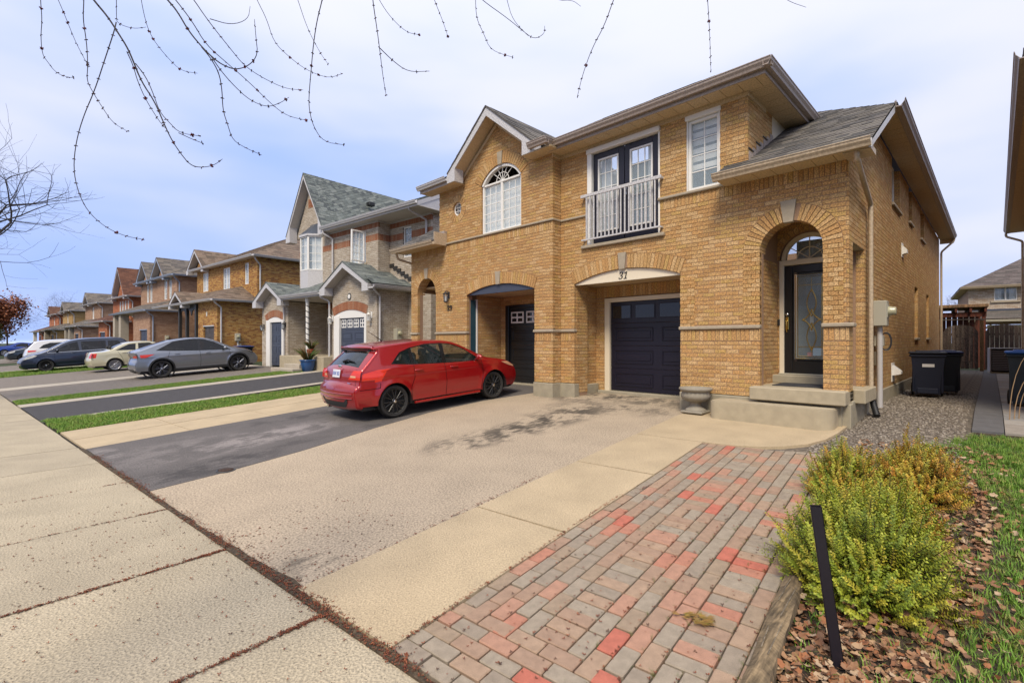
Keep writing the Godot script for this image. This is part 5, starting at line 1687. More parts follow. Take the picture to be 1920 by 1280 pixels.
func build_fixtures() -> void:
	wall_lantern("black lantern on the brick above the number 29", W, Vector3(-11.3, 3.12, -8.7), M.iron, 1.0, "wall lanterns")
	electric_meter("grey electric meter beside the downspout of number 31", W, Vector3(XR, 2.1, -11.05), -UZ, UX)
	# dryer vent and a small vent above
	thing("wall_vent", "white hooded dryer vent low on the side wall", "vent", W, Vector3(XR, 1.05, -13.3))
	var mb := MB.new()
	mb.prism(pv([0, 0, 0, 0.24, 0.16, 0.1, 0.16, 0.04]), Vector3(XR, 1.08, -13.3), UX, UY, UZ, -0.24, 0.0, true)
	part("hood", mb, M.white_vinyl)
	bx("flange", XR, XR + 0.012, 0.95, 1.36, -13.62, -13.26, M.white_vinyl)
	thing("wall_vent", "small white vent hood high on the side wall", "vent", W, Vector3(XR, 3.9, -15.0))
	mb = MB.new()
	mb.prism(pv([0, 0, 0, 0.24, 0.1, 0.12, 0.1, 0.03]), Vector3(XR, 3.92, -14.9), UX, UY, UZ, -0.2, 0.0, true)
	part("hood", mb, M.white_vinyl)
	bx("flange", XR, XR + 0.012, 3.86, 4.2, -15.14, -14.86, M.white_vinyl)
	# concrete urn
	var u := Vector3(-3.93, 0.512, -8.72)
	thing("garden_urn", "grey concrete urn with twisted flutes beside the front step", "urn", W, u)
	mb = MB.new()
	mb.cbox(u + Vector3(0, 0.02, 0), Vector3(0.4, 0.04, 0.4), 0.012)
	part("plinth", mb, M.urn_stone)
	mb = MB.new()
	mb.lathe(PackedVector2Array([Vector2(0.18, 0.04), Vector2(0.185, 0.06), Vector2(0.15, 0.085), Vector2(0.1, 0.12), Vector2(0.085, 0.16), Vector2(0.09, 0.19), Vector2(0.13, 0.205)]), u, UY, UX, 32)
	part("stem", mb, M.urn_stone)
	mb = MB.new()
	mb.lathe(PackedVector2Array([Vector2(0.09, 0.2), Vector2(0.17, 0.215), Vector2(0.225, 0.25), Vector2(0.25, 0.29), Vector2(0.25, 0.33), Vector2(0.235, 0.37), Vector2(0.23, 0.39)]), u, UY, UX, 96, 0.009, 20, 0.2, 0.385)
	part("bowl", mb, M.urn_stone)
	mb = MB.new()
	mb.lathe(PackedVector2Array([Vector2(0.23, 0.385), Vector2(0.27, 0.405), Vector2(0.29, 0.425), Vector2(0.295, 0.45), Vector2(0.275, 0.462), Vector2(0.24, 0.455), Vector2(0.22, 0.42), Vector2(0.15, 0.40), Vector2(0.0, 0.40)]), u, UY, UX, 40)
	part("rim", mb, M.urn_stone)
	# door mat
	thing("door_mat", "dark grey mat lying before the front door", "mat", W, Vector3(-2.4, 1.052, -9.55))
	bx("mat_body", -2.78, -1.98, 1.052, 1.066, -9.82, -9.2, mat("mat_grey", L(0.06, 0.06, 0.065), 0.95, "fine", 4.0), null, 0.004)
	mb = MB.new()
	for k in 18: mb.bb(-2.76, -2.0, 1.066, 1.071, -9.80 + k * 0.033, -9.785 + k * 0.033)
	part("ribs", mb, mat("mat_rib", L(0.045, 0.045, 0.05), 0.95))
	# small outlet and camera in the garage recess of 29
	thing("wall_outlet", "small grey outlet box on the brick beside the black garage door", "outlet", W, Vector3(-10.47, 1.2, -9.6))
	bx("cover", -10.47, -10.43, 1.18, 1.28, -9.66, -9.56, M.meter_grey, null, 0.008)
	bx("flap", -10.43, -10.42, 1.19, 1.27, -9.65, -9.57, M.conduit, null, 0.004)

# ---------- the houses further along, in the street's frame ----------
func gable_front(pk: Vector2, half: float, slope: float, q: float, back: float, pal: Array, trim: Material, under: Material, big := 0.28, over := 0.4, most := 0) -> void:
	# rake boards, soffits and the two slopes of a gable that faces the street; pk: ridge (r, y), q: its wall
	for sg in [-1.0, 1.0]:
		var ft := pk + P2(sg * half, -half * slope)
		var rb := MB.new()
		rb.prism(PackedVector2Array([pk, ft, ft + P2(0, -0.2), pk + P2(0, -0.25)]), Vector3(0, 0, -q + over), UX, UY, UZ, -0.03, 0.0, true)
		part("rake_board", rb, trim)
		rb = MB.new()
		rb.prism(PackedVector2Array([pk + P2(0, -0.23), ft + P2(0, -0.2), ft + P2(0, -0.185), pk + P2(0, -0.215)]), Vector3(0, 0, -q + over - 0.031), UX, UY, UZ, -over, 0.0, true)
		part("rake_soffit", rb, under)
		rb = MB.new()
		rb.prism(PackedVector2Array([ft + P2(-sg * 0.4, 0.4 * slope - 0.05), ft + P2(0, -0.03), ft + P2(0, -0.3), ft + P2(-sg * 0.4, -0.3)]), Vector3(0, 0, -q + over - 0.001), UX, UY, UZ, -over * 0.9, 0.004, true)
		part("eave_return", rb, trim)
		var pts := [Vector3(ft.x, ft.y + 0.012, -q + over + 0.02), Vector3(ft.x, ft.y + 0.012, -back), Vector3(pk.x, pk.y + 0.012, -back), Vector3(pk.x, pk.y + 0.012, -q + over + 0.02)]
		plane_roof(pts, pal, "shingle", most if sg > 0 else 0, {"ex": big * 0.52, "tw": big * 1.15})

func build_grey_brick_house() -> void:
	var pal := [Color(0.70, 0.59, 0.46), Color(0.76, 0.65, 0.52), Color(0.62, 0.51, 0.39), Color(0.72, 0.61, 0.48), Color(0.80, 0.70, 0.57), Color(0.66, 0.56, 0.44)]
	var red := [Color(0.50, 0.20, 0.10), Color(0.54, 0.24, 0.13), Color(0.45, 0.175, 0.09), Color(0.52, 0.27, 0.16)]
	var all := pal + red
	var grey := [Color(0.209, 0.236, 0.223), Color(0.27, 0.304, 0.284), Color(0.142, 0.162, 0.162), Color(0.331, 0.358, 0.331), Color(0.243, 0.27, 0.25)]
	thing("brick_house", "cream brick house with grey steep gable roof and bay window", "house", ST, Vector3(-16.5, 0.6, -9.4), "houses along the street")
	var B := new_bricks()
	var mort := MB.new()
	var y0 := 0.6
	var QG := 9.4
	var QU := 10.3
	var OG := Vector3(0, 0, -QG)
	var OU := Vector3(0, 0, -QU)
	var OV := Vector3(0, 0, -10.9)
	# right garage
	var gr := pv([-15.6, y0, -12.42, y0, -12.42, 3.95, -14.1, 4.88, -15.6, 4.05])
	var dr := arch_poly(-15.05 - 0.43, -13.1, 0.3, 2.92, 0.22, 12)
	var ag := arch_geo(-15.48, -13.1, 2.92, 0.22)
	var aout := PackedVector2Array([P2(-15.48, 2.92), P2(-13.1, 2.92)])
	for p in arc_pts(ag[0].x, ag[0].y, ag[1] + 0.35, 90 - ag[2], 90 + ag[2], 14): aout.append(p)
	bricks(B, OG, UX, UY, UZ, gr, [dr, aout], pal, {"y0": y0})
	voussoirs(B, OG, UX, UY, UZ, ag[0], ag[1], ag[1] + 0.34, 90 - ag[2], 90 + ag[2], 32, red, 0.012, 0.1)
	backing(mort, OG, UX, UY, UZ, gr, [dr], 0.2)
	bricks(B, Vector3(-12.42, 0, 0), -UZ, UY, UX, rect(QG + 0.1, y0, 11.4, 3.9), [], pal, {"y0": y0})
	backing(mort, Vector3(-12.42, 0, 0), -UZ, UY, UX, rect(QG + 0.03, y0, 11.4, 4.0), [], 0.2)
	# left garage
	var gl := pv([-22.34, y0, -19.6, y0, -19.6, 3.8, -20.95, 4.55, -22.34, 3.78])
	var dl := arch_poly(-21.88, -20.05, 0.3, 2.85, 0.22, 12)
	var bg := arch_geo(-21.88, -20.05, 2.85, 0.22)
	var bout := PackedVector2Array([P2(-21.88, 2.85), P2(-20.05, 2.85)])
	for p in arc_pts(bg[0].x, bg[0].y, bg[1] + 0.35, 90 - bg[2], 90 + bg[2], 14): bout.append(p)
	bricks(B, OG, UX, UY, UZ, gl, [dl, bout], pal, {"y0": y0})
	voussoirs(B, OG, UX, UY, UZ, bg[0], bg[1], bg[1] + 0.34, 90 - bg[2], 90 + bg[2], 26, red, 0.012, 0.1)
	backing(mort, OG, UX, UY, UZ, gl, [dl], 0.2)
	bricks(B, Vector3(-19.6, 0, 0), -UZ, UY, UX, rect(QG + 0.1, 1.2, 11.4, 3.75), [], pal, {"y0": y0})
	backing(mort, Vector3(-19.6, 0, 0), -UZ, UY, UX, rect(QG + 0.03, y0, 11.6, 4.0), [], 0.2)
	# porch's back wall with its door
	var OP := Vector3(0, 0, -11.4)
	var pd := rect(-18.0, 1.0, -16.9, 3.4)
	bricks(B, OP, UX, UY, UZ, rect(-19.6, 1.2, -15.6, 3.75), [pd, rect(-19.6, 3.5, -15.6, 3.8)], pal, {"y0": y0})
	bricks(B, OP, UX, UY, UZ, rect(-19.6, 3.5, -15.6, 3.78), [], red, {"bw": 0.075, "bh": 0.27, "stack": true, "y0": 3.5})
	backing(mort, OP, UX, UY, UZ, rect(-19.6, 0.6, -15.5, 4.0), [pd], 0.2)
	# upper storey: gabled part, middle part, set-back part
	var up := pv([-20.2, 3.9, -13.62, 3.9, -13.62, 6.85, -17.45, 6.85, -17.45, 7.0, -19.05, 9.55, -20.55, 7.0, -20.2, 7.0])
	var bay := rect(-19.6, 4.4, -18.0, 6.85)
	var w2 := rect(-15.75, 5.2, -14.5, 6.55)
	var bd := rect(-21, 6.05, -10, 6.33)
	var bt := rect(-17.5, 6.6, -10, 6.86)
	bricks(B, OU, UX, UY, UZ, up, [bay, w2, bd, bt, rect(-19.35, 8.35, -18.75, 8.8)], pal, {"y0": y0})
	bricks(B, OU, UX, UY, UZ, rect(-20.2, 6.05, -13.62, 6.33), [bay, w2], red, {"bw": 0.075, "bh": 0.28, "stack": true, "y0": 6.05, "proud": 0.006})
	bricks(B, OU, UX, UY, UZ, rect(-17.5, 6.6, -13.62, 6.86), [w2], red, {"bw": 0.075, "bh": 0.26, "stack": true, "y0": 6.6, "proud": 0.006})
	bricks(B, OU, UX, UY, UZ, rect(-19.35, 8.35, -18.75, 8.8), [], red, {"y0": 8.35, "proud": 0.006})
	backing(mort, OU, UX, UY, UZ, up, [bay, w2], 0.2)
	bricks(B, Vector3(-13.62, 0, 0), -UZ, UY, UX, rect(QU + 0.1, 4.2, 10.89, 6.85), [rect(10, 6.05, 12, 6.33)], pal, {"y0": y0})
	bricks(B, Vector3(-13.62, 0, 0), -UZ, UY, UX, rect(QU + 0.1, 6.05, 10.89, 6.33), [], red, {"bw": 0.075, "bh": 0.28, "stack": true, "y0": 6.05})
	backing(mort, Vector3(-13.62, 0, 0), -UZ, UY, UX, rect(QU + 0.03, 4.2, 11.2, 6.85), [], 0.1)
	var w3 := rect(-12.75, 5.3, -12.2, 6.55)
	bricks(B, OV, UX, UY, UZ, pv([-12.42, 0.6, -11.0, 0.6, -11.0, 6.85, -13.62, 6.85, -13.62, 4.2, -12.42, 4.2]), [w3, bd, bt], pal, {"y0": y0})
	bricks(B, OV, UX, UY, UZ, rect(-13.62, 6.05, -11.0, 6.33), [w3], red, {"bw": 0.075, "bh": 0.28, "stack": true, "y0": 6.05, "proud": 0.006})
	bricks(B, OV, UX, UY, UZ, rect(-13.62, 6.6, -11.0, 6.86), [], red, {"bw": 0.075, "bh": 0.26, "stack": true, "y0": 6.6, "proud": 0.006})
	backing(mort, OV, UX, UY, UZ, pv([-12.42, 0.5, -11.0, 0.5, -11.0, 6.85, -13.62, 6.85, -13.62, 4.2, -12.42, 4.2]), [w3], 0.2)
	var sw := pv([11.0, 0.6, 20.5, 0.6, 20.5, 7.2, 16.0, 9.3, 11.0, 6.9])
	bricks(B, Vector3(-11.0, 0, 0), -UZ, UY, UX, sw, [], pal, {"y0": y0})
	backing(mort, Vector3(-11.0, 0, 0), -UZ, UY, UX, sw, [], 0.2)
	part("mortar_bed", mort, M.mortar_grey)
	finish_bricks(B, "brick", "brick", all, 150)
	bx("side_wall", -22.34, -22.2, 0.5, 3.9, -12.0, -QG - 0.2, M.mortar_grey)
	bx("side_wall", -20.2, -20.05, 0.5, 7.0, -20.0, -QU - 0.2, M.mortar_grey)
	bx("rear_wall", -20.2, -11.0, 0.5, 7.0, -20.6, -20.4, M.mortar_grey)
	# roofs
	gable_front(P2(-14.15, 5.05), 1.75, 0.56, QG, 11.6, grey, M.white_metal, M.soffit_white, 0.28, 0.42, 120)
	gable_front(P2(-20.95, 4.75), 1.55, 0.58, QG, 11.6, grey, M.white_metal, M.soffit_white, 0.28, 0.42)
	gable_front(P2(-19.05, 9.92), 1.75, 1.63, QU, 10.9, grey, M.white_metal, M.soffit_white, 0.28, 0.42)
	plane_roof([Vector3(-17.3, 7.06, -9.86), Vector3(-19.05, 9.935, -16.2), Vector3(-19.05, 9.935, -9.86)], grey, "shingle", 120)
	plane_roof([Vector3(-17.3, 7.06, -9.88), Vector3(-10.6, 7.06, -9.88), Vector3(-10.6, 10.0, -16.2), Vector3(-19.05, 10.0, -16.2)], grey, "shingle", 0)
	plane_roof([Vector3(-10.6, 6.9, -21.0), Vector3(-20.5, 6.9, -21.0), Vector3(-20.5, 10.0, -16.2), Vector3(-10.6, 10.0, -16.2)], grey, "shingle", 0, {"ex": 0.3, "tw": 0.6})
	plane_roof([Vector3(-19.6, 3.96, -8.98), Vector3(-15.95, 3.96, -8.98), Vector3(-15.95, 4.62, -10.29), Vector3(-19.6, 4.62, -10.29)], grey, "shingle", 60)
	plane_roof([Vector3(-12.05, 4.05, -9.0), Vector3(-12.05, 4.05, -11.5), Vector3(-12.62, 4.37, -11.5), Vector3(-12.62, 4.37, -9.0)], grey, "shingle", 0)
	bx("soffit", -19.55, -15.9, 3.8, 3.83, -11.4, -9.02, M.soffit_white)
	bx("fascia", -19.5, -16.0, 3.79, 3.95, -9.02, -9.0, M.white_metal)
	gutter(Vector3(-19.4, 3.98, -9.0), Vector3(-15.9, 3.98, -9.0), UZ, M.white_metal, 0.13)
	gutter(Vector3(-12.10, 4.0, -9.0), Vector3(-12.10, 4.0, -11.5), UX, M.white_metal, 0.12)
	bx("fascia", -12.4, -12.1, 3.85, 3.9, -11.5, -9.0, M.white_metal)
	bx("soffit", -17.4, -10.6, 6.87, 6.9, -10.9, -9.9, M.soffit_white)
	bx("fascia", -17.4, -10.6, 6.86, 7.05, -9.9, -9.88, M.white_metal)
	gutter(Vector3(-17.4, 7.06, -9.88), Vector3(-10.6, 7.06, -9.88), UZ, M.white_metal, 0.13)
	bx("frieze_board", -17.4, -13.6, 6.8, 6.872, -QU - 0.1, -QU + 0.03, M.white_metal)
	bx("frieze_board", -13.64, -10.99, 6.8, 6.872, -11.0, -10.87, M.white_metal)
	bx("frieze_board", -13.65, -13.59, 6.8, 6.872, -10.87, -QU + 0.029, M.white_metal)
	var rk := MB.new()
	rk.prism(pv([9.88, 6.86, 16.2, 9.8, 16.2, 10.0, 9.88, 7.06]), Vector3(-10.6, 0, 0), -UZ, UY, UX, -0.03, 0.0, true)
	part("rake_board", rk, M.white_metal)
	rk = MB.new()
	rk.prism(pv([9.9, 6.88, 11.4, 6.88, 11.4, 7.6, 9.9, 7.0]), Vector3(-10.63, 0, 0), -UZ, UY, UX, -0.4, 0.012, true)
	part("eave_return", rk, M.white_metal)
	bx("roof_vent", -18.3, -18.0, 8.85, 9.05, -13.2, -12.85, M.black_plastic, null, 0.03)
	# stepped dark flashing where the garage roof meets the wall
	for k in 7:
		bx("step_flashing", -13.6 + k * 0.24, -13.34 + k * 0.24, 4.98 - k * 0.13, 5.12 - k * 0.13, -10.9, -10.85, M.iron)
	# garage doors, trim, porch
	garage_door(-15.05, -13.25, 0.66, 2.86, QG + 0.08, M.slate_paint, 2, true, true)
	garage_door(-21.45, -20.17, 0.66, 2.78, QG + 0.08, M.slate_paint, 2, false)
	for e in [[-15.47, -15.06, 3.14, dr], [-21.87, -21.46, 3.07, dl]]:
		var x1: float = -13.11 if e[0] < -15 and e[0] > -16 else -20.06
		bx("door_casing", e[0], e[1], 0.6, 2.92, -QG - 0.12, -QG + 0.02, M.white_vinyl, null, 0.01)
		bx("door_casing", x1 - 0.14, x1, 0.6, 2.92, -QG - 0.12, -QG + 0.02, M.white_vinyl, null, 0.01)
		var hb := MB.new()
		var hp := PackedVector2Array()
		for p in e[3]: hp.append(P2(p.x, maxf(p.y, 2.80)) )
		hb.prism(Geometry2D.offset_polygon(hp, -0.006)[0], OG, UX, UY, UZ, -0.12, -0.01)
		part("arch_board", hb, M.white_vinyl)
	bx("porch_slab", -19.58, -15.62, 0.55, 1.2, -11.4, -9.0, M.step_concrete, null, 0.02)
	bx("step", -18.3, -16.9, 0.5, 0.86, -9.0, -8.6, M.kerb_concrete, null, 0.015)
	bx("step", -18.6, -16.6, 0.5, 0.68, -8.6, -8.15, M.kerb_concrete, null, 0.015)
	var po := MB.new()
	po.lathe(PackedVector2Array([Vector2(0.1, 1.2), Vector2(0.1, 1.3), Vector2(0.07, 1.33), Vector2(0.075, 3.6), Vector2(0.1, 3.64), Vector2(0.1, 3.8)]), Vector3(-17.42, 0, -9.25), UY, UX, 16)
	part("porch_post", po, M.white_vinyl)
	po = MB.new()
	var hx := PackedVector3Array()
	for i in 90:
		var a := i * 0.6
		hx.append(Vector3(-17.42 + cos(a) * 0.088, 1.4 + i * 0.024, -9.25 + sin(a) * 0.088))
	po.tube(hx, [0.014], 5)
	part("lights_wire", po, M.iron)
	bx("door_frame", -18.0, -17.88, 1.2, 3.4, -11.5, -11.36, M.white_vinyl)
	bx("door_frame", -17.02, -16.9, 1.2, 3.4, -11.5, -11.36, M.white_vinyl)
	bx("door_frame", -17.88, -17.02, 3.3, 3.4, -11.5, -11.36, M.white_vinyl)
	bx("storm_door", -17.88, -17.02, 1.2, 3.3, -11.46, -11.42, M.black_paint, null, 0.01)
	var sc := MB.new()
	for k in 5:
		sc.tube(PackedVector3Array([Vector3(-17.75 + k * 0.15, 1.3, -11.4), Vector3(-17.75 + k * 0.15, 3.2, -11.4)]), [0.01], 5)
		var ring := PackedVector3Array()
		for i in 13: ring.append(Vector3(-17.75 + k * 0.15 + cos(TAU * i / 12) * 0.06, 2.3 + 0.2 * (k % 2) + sin(TAU * i / 12) * 0.1, -11.39))
		sc.tube(ring, [0.008], 5, false)
	part("door_grille", sc, M.iron)
	# bay window with white apron and dark metal roof
	var bayn := holder("bay_window")
	var pts := [P2(-19.6, -QU), P2(-19.15, -QU + 0.5), P2(-18.45, -QU + 0.5), P2(-18.0, -QU)]
	for k in 3:
		var a := Vector3(pts[k].x, 5.2, pts[k].y)
		var b := Vector3(pts[k + 1].x, 5.2, pts[k + 1].y)
		var u := (b - a).normalized()
		var nn := UY.cross(u) * -1.0
		if nn.z < 0: nn = -nn
		window(a, u, nn, a.distance_to(b), 1.62, {"nx": 2, "ny": 4, "cover": "blind", "parent": bayn, "fw": 0.06})
		var ap := MB.new()
		ap.quad(a - UY * 0.85, b - UY * 0.85, b, a, nn)
		ap.quad(a - UY * 0.85, b - UY * 0.85, Vector3(-18.8, 4.35, -QU - 0.1), Vector3(-18.8, 4.35, -QU - 0.1), -UY)
		part("apron", ap, M.white_metal, bayn)
		var hd := MB.new()
		hd.box((a + b) / 2 + UY * 1.67, Vector3(a.distance_to(b) + 0.08, 0.1, 0.12), Basis(u, UY, nn))
		part("head", hd, M.white_metal, bayn)
		var rf := MB.new()
		var ra := a + UY * 1.72 + (a - Vector3(-18.8, 5.2, -QU)) * 0.1
		var rb := b + UY * 1.72 + (b - Vector3(-18.8, 5.2, -QU)) * 0.1
		rf.quad(ra, rb, Vector3(lerpf(-18.8, b.x, 0.45), 7.5, -QU), Vector3(lerpf(-18.8, a.x, 0.45), 7.5, -QU), nn + UY)
		part("bay_roof", rf, mat("bay_metal", L(0.06, 0.07, 0.09), 0.35), bayn)
	# middle window with its sash swung out
	window(Vector3(-15.75, 5.2, -QU - 0.06), UX, UZ, 1.25, 1.35, {"nx": 2, "ny": 4, "sash": [0.0, 0.5, 1.0], "cover": "sheer"})
	window(Vector3(-14.52, 5.22, -QU + 0.66), -UZ, UX, 0.62, 1.3, {"nx": 3, "ny": 4, "bare": true}).name = "open_sash"
	bx("window_sill", -15.85, -14.4, 5.12, 5.195, -QU - 0.1, -QU + 0.06, M.stone, null, 0.01)
	window(Vector3(-12.75, 5.3, -10.96), UX, UZ, 0.55, 1.25, {"nx": 2, "ny": 4})
	# rainwater pipes
	downspout([Vector3(-17.2, 6.9, -9.85), Vector3(-17.2, 6.75, -9.86), Vector3(-17.0, 6.55, -10.22), Vector3(-17.0, 4.75, -10.22)], M.white_metal, 0.08)
	downspout([Vector3(-11.15, 6.9, -9.9), Vector3(-11.15, 6.8, -9.95), Vector3(-11.2, 6.6, -10.82), Vector3(-11.2, 5.0, -10.82)], M.white_metal, 0.08)
	downspout([Vector3(-12.16, 3.9, -9.1), Vector3(-12.16, 3.8, -9.1), Vector3(-12.36, 3.6, -9.5), Vector3(-12.36, 0.6, -9.5)], M.white_metal, 0.08)
	downspout([Vector3(-16.0, 3.9, -9.05), Vector3(-16.0, 3.75, -9.05), Vector3(-15.72, 3.55, -9.33), Vector3(-15.72, 0.6, -9.33)], M.white_metal, 0.08)
	downspout([Vector3(-19.35, 3.85, -9.0), Vector3(-19.4, 3.65, -9.1), Vector3(-19.85, 3.5, -9.34), Vector3(-19.85, 0.75, -9.34), Vector3(-19.8, 0.68, -9.2)], M.white_metal, 0.08)
	# number plates
	var np := MB.new()
	np.lathe(PackedVector2Array([Vector2(0.0, 0.02), Vector2(0.13, 0.02), Vector2(0.14, 0.0)]), Vector3(-14.3, 3.68, -QG), UZ, UX, 20)
	part("number_plate", np, M.black_plastic)
	np = MB.new()
	np.lathe(PackedVector2Array([Vector2(0.0, 0.028), Vector2(0.09, 0.028), Vector2(0.095, 0.02)]), Vector3(-14.3, 3.68, -QG), UZ, UX, 20)
	part("number_face", np, M.white_vinyl)
	electric_meter("grey electric meter on the cream brick garage wall", ST, Vector3(-12.42, 1.9, -10.3), -UZ, UX)
	wall_lantern("black lantern at the outer edge of the narrow slate garage door", ST, Vector3(-22.1, 2.55, -QG), M.iron, 1.1, "wall lanterns")
	wall_lantern("black lantern between the narrow slate garage door and the porch", ST, Vector3(-19.78, 2.6, -QG), M.iron, 1.1, "wall lanterns")
	wall_lantern("white lantern between the porch and the wide slate garage door", ST, Vector3(-15.56, 2.75, -QG), M.white_vinyl, 1.2, "wall lanterns")
	wall_lantern("white lantern on the cream brick nearest the orange house", ST, Vector3(-12.75, 2.8, -QG), M.white_vinyl, 1.2, "wall lanterns")
	flower_pot("red clay pot of leafy plants on the cream house's porch", Vector3(-17.1, 1.2, -9.25), 0.17, 0.3, L(0.36, 0.06, 0.03), 0.55)
	flower_pot("blue glazed pot of grasses at the foot of the porch", Vector3(-16.35, 0.57, -8.7), 0.3, 0.5, L(0.02, 0.07, 0.2), 0.8)

func flower_pot(label: String, at: Vector3, r: float, h: float, col: Color, ph: float) -> void:
	thing("flower_pot", label, "plant pot", ST, at, "plant pots by the porch")
	var mb := MB.new()
	mb.lathe(PackedVector2Array([Vector2(0.0, 0.0), Vector2(r * 0.7, 0.0), Vector2(r * 0.95, h * 0.6), Vector2(r * 0.98, h * 0.88), Vector2(r * 1.1, h * 0.9), Vector2(r * 1.1, h), Vector2(r * 0.95, h), Vector2(r * 0.9, h * 0.9), Vector2(0, h * 0.88)]), at, UY, UX, 24)
	part("pot", mb, mat("glaze_%s" % col.to_html(), col, 0.3))
	mb = MB.new()
	var greens := [Color(0.05, 0.10, 0.02), Color(0.09, 0.14, 0.03), Color(0.16, 0.12, 0.03), Color(0.06, 0.08, 0.03), Color(0.25, 0.12, 0.03)]
	for k in 130:
		var a := rng.randf() * TAU
		var lean := rng.randf_range(0.1, 0.75)
		var l := ph * rng.randf_range(0.4, 1.0)
		var d := Vector3(cos(a) * lean, 1.0, sin(a) * lean).normalized()
		var o := at + Vector3(cos(a) * r * 0.5 * rng.randf(), h * 0.9, sin(a) * r * 0.5 * rng.randf())
		var s := d.cross(Vector3(-sin(a), 0.1, cos(a))).normalized() * 0.02
		mb.col = greens[rng.randi() % greens.size()]
		var m1 := o + d * l * 0.55
		var tip := o + d * l + Vector3(cos(a), -0.5, sin(a)) * l * 0.2
		mb.quad(o - s * 0.4, o + s * 0.4, m1 + s, m1 - s)
		mb.tri(m1 - s, m1 + s, tip)
	part("leaves", mb, M.leaf)

func row_house(name_: String, label: String, r0: float, r1: float, qg: float, qu: float, yl: float, yu: float, pal: Array, roofs: Array, o := {}) -> void:
	# garage block in front, upper storey behind it; r1 is the side wall that faces the camera
	thing(name_, label, "house", ST, Vector3((r0 + r1) / 2, 0.6, -qg), "houses along the street")
	var B := new_bricks()
	var mort := MB.new()
	var k: float = o.get("scale", 1.0)
	var bo := {"y0": 0.6, "bw": 0.215 * k, "bh": 0.075 * k, "joint": 0.01 * k}
	var OG := Vector3(0, 0, -qg)
	var OU := Vector3(0, 0, -qu)
	var gr: Array = o.get("garage", [r1 - 2.4, r1 - 0.5])
	var fr0: float = o.get("front_from", gr[0] - 0.5)
	var dh := rect(gr[0], 0.3, gr[1], 2.85)
	var trim: Material = o.get("trim", M.white_metal)
	bricks(B, OG, UX, UY, UZ, rect(fr0, 0.6, r1, yl), [dh], pal, bo)
	backing(mort, OG, UX, UY, UZ, rect(fr0, 0.5, r1, yl), [dh], 0.2)
	bricks(B, Vector3(r1, 0, 0), -UZ, UY, UX, rect(qg + 0.1, 0.6, qu + 9.0, yl), [], pal, bo)
	backing(mort, Vector3(r1, 0, 0), -UZ, UY, UX, rect(qg + 0.03, 0.5, qu + 9.0, yl), [], 0.2)
	# porch recess left of the garage
	if fr0 > r0 + 0.3:
		bricks(B, Vector3(0, 0, -qu), UX, UY, UZ, rect(r0, 0.6, fr0, yl), [], pal, bo)
		backing(mort, Vector3(0, 0, -qu), UX, UY, UZ, rect(r0, 0.5, fr0, yl), [], 0.2)
		bx("porch_floor", r0, fr0, 0.5, 0.95, -qu, -qg, M.step_concrete)
		bx("porch_door", fr0 - 1.5, fr0 - 0.6, 0.95, 3.0, -qu + 0.005, -qu + 0.05, o.get("door", M.black_paint))
	# upper walls; part of the front may step back
	var wins: Array = o.get("windows", [])
	var holes := []
	for w in wins: holes.append(rect(w[0], w[2], w[1], w[3]))
	var ux0: float = o.get("up_from", r0)
	var gbs: Array = o.get("gables", [])
	var up := PackedVector2Array([P2(ux0, yl - 0.3), P2(r1, yl - 0.3), P2(r1, yu)])
	for i in range(gbs.size() - 1, -1, -1):
		var g: Array = gbs[i]
		if g[0] < r1 - 0.5:
			up.append_array(PackedVector2Array([P2(g[0] + g[2] - 0.45, yu), P2(g[0], yu + (g[2] - 0.45) * g[3]), P2(g[0] - g[2] + 0.45, yu)]))
	up.append(P2(ux0, yu))
	bricks(B, OU, UX, UY, UZ, up, holes, pal, bo)
	backing(mort, OU, UX, UY, UZ, up, holes, 0.2)
	bricks(B, Vector3(r1, 0, 0), -UZ, UY, UX, rect(qu + 0.1, yl, qu + 9.0, yu), [], pal, bo)
	backing(mort, Vector3(r1, 0, 0), -UZ, UY, UX, rect(qu + 0.03, yl, qu + 9.0, yu), [], 0.2)
	part("mortar_bed", mort, M.mortar)
	finish_bricks(B, "brick", "brick", pal, o.get("single", 0))
	bx("side_wall", r0, r0 + 0.15, 0.5, yu, -qu - 9.0, -qu - 0.2, M.mortar)
	bx("rear_wall", r0, r1, 0.5, yu, -qu - 9.1, -qu - 8.9, M.mortar)
	for w in wins:
		window(Vector3(w[0], w[2], -qu - 0.05), UX, UZ, w[1] - w[0], w[3] - w[2], {"nx": 2, "ny": w[4] if w.size() > 4 else 4, "cover": "blind", "sash": [0.0, 0.5, 1.0] if w[1] - w[0] > 0.9 else [0.0, 1.0]})
	garage_door(gr[0] + 0.05, gr[1] - 0.05, 0.62, 2.8, qg + 0.08, o.get("door_paint", M.slate_paint), 2, false)
	bx("door_casing", gr[0] + 0.001, gr[1] - 0.001, 2.78, 2.845, -qg - 0.1, -qg + 0.02, trim)
	# lower roof: front slope with a hip at the camera's side
	var e0 := r0 - 0.35
	var e1 := r1 + 0.35
	var fq := qg - 0.4
	var rise: float = o.get("low_slope", 0.42)
	var run := qu - fq
	var ye := yl + 0.08
	plane_roof([Vector3(e0, ye, -fq), Vector3(e1, ye, -fq), Vector3(e1 - run, ye + run * rise, -qu), Vector3(e0, ye + run * rise, -qu)], roofs, "shingle", 0, {"ex": 0.2, "tw": 0.5})
	plane_roof([Vector3(e1, ye, -fq), Vector3(e1, ye, -qu), Vector3(e1 - 0.36, ye + 0.36 * rise, -qu), Vector3(e1 - run, ye + run * rise, -qu)], roofs, "shingle", 0, {"ex": 0.2, "tw": 0.5})
	bx("soffit", e0, e1, yl - 0.02, yl + 0.01, -qu, -fq - 0.02, M.soffit_white)
	bx("fascia", e0, e1, yl - 0.03, ye - 0.02, -fq - 0.02, -fq, trim)
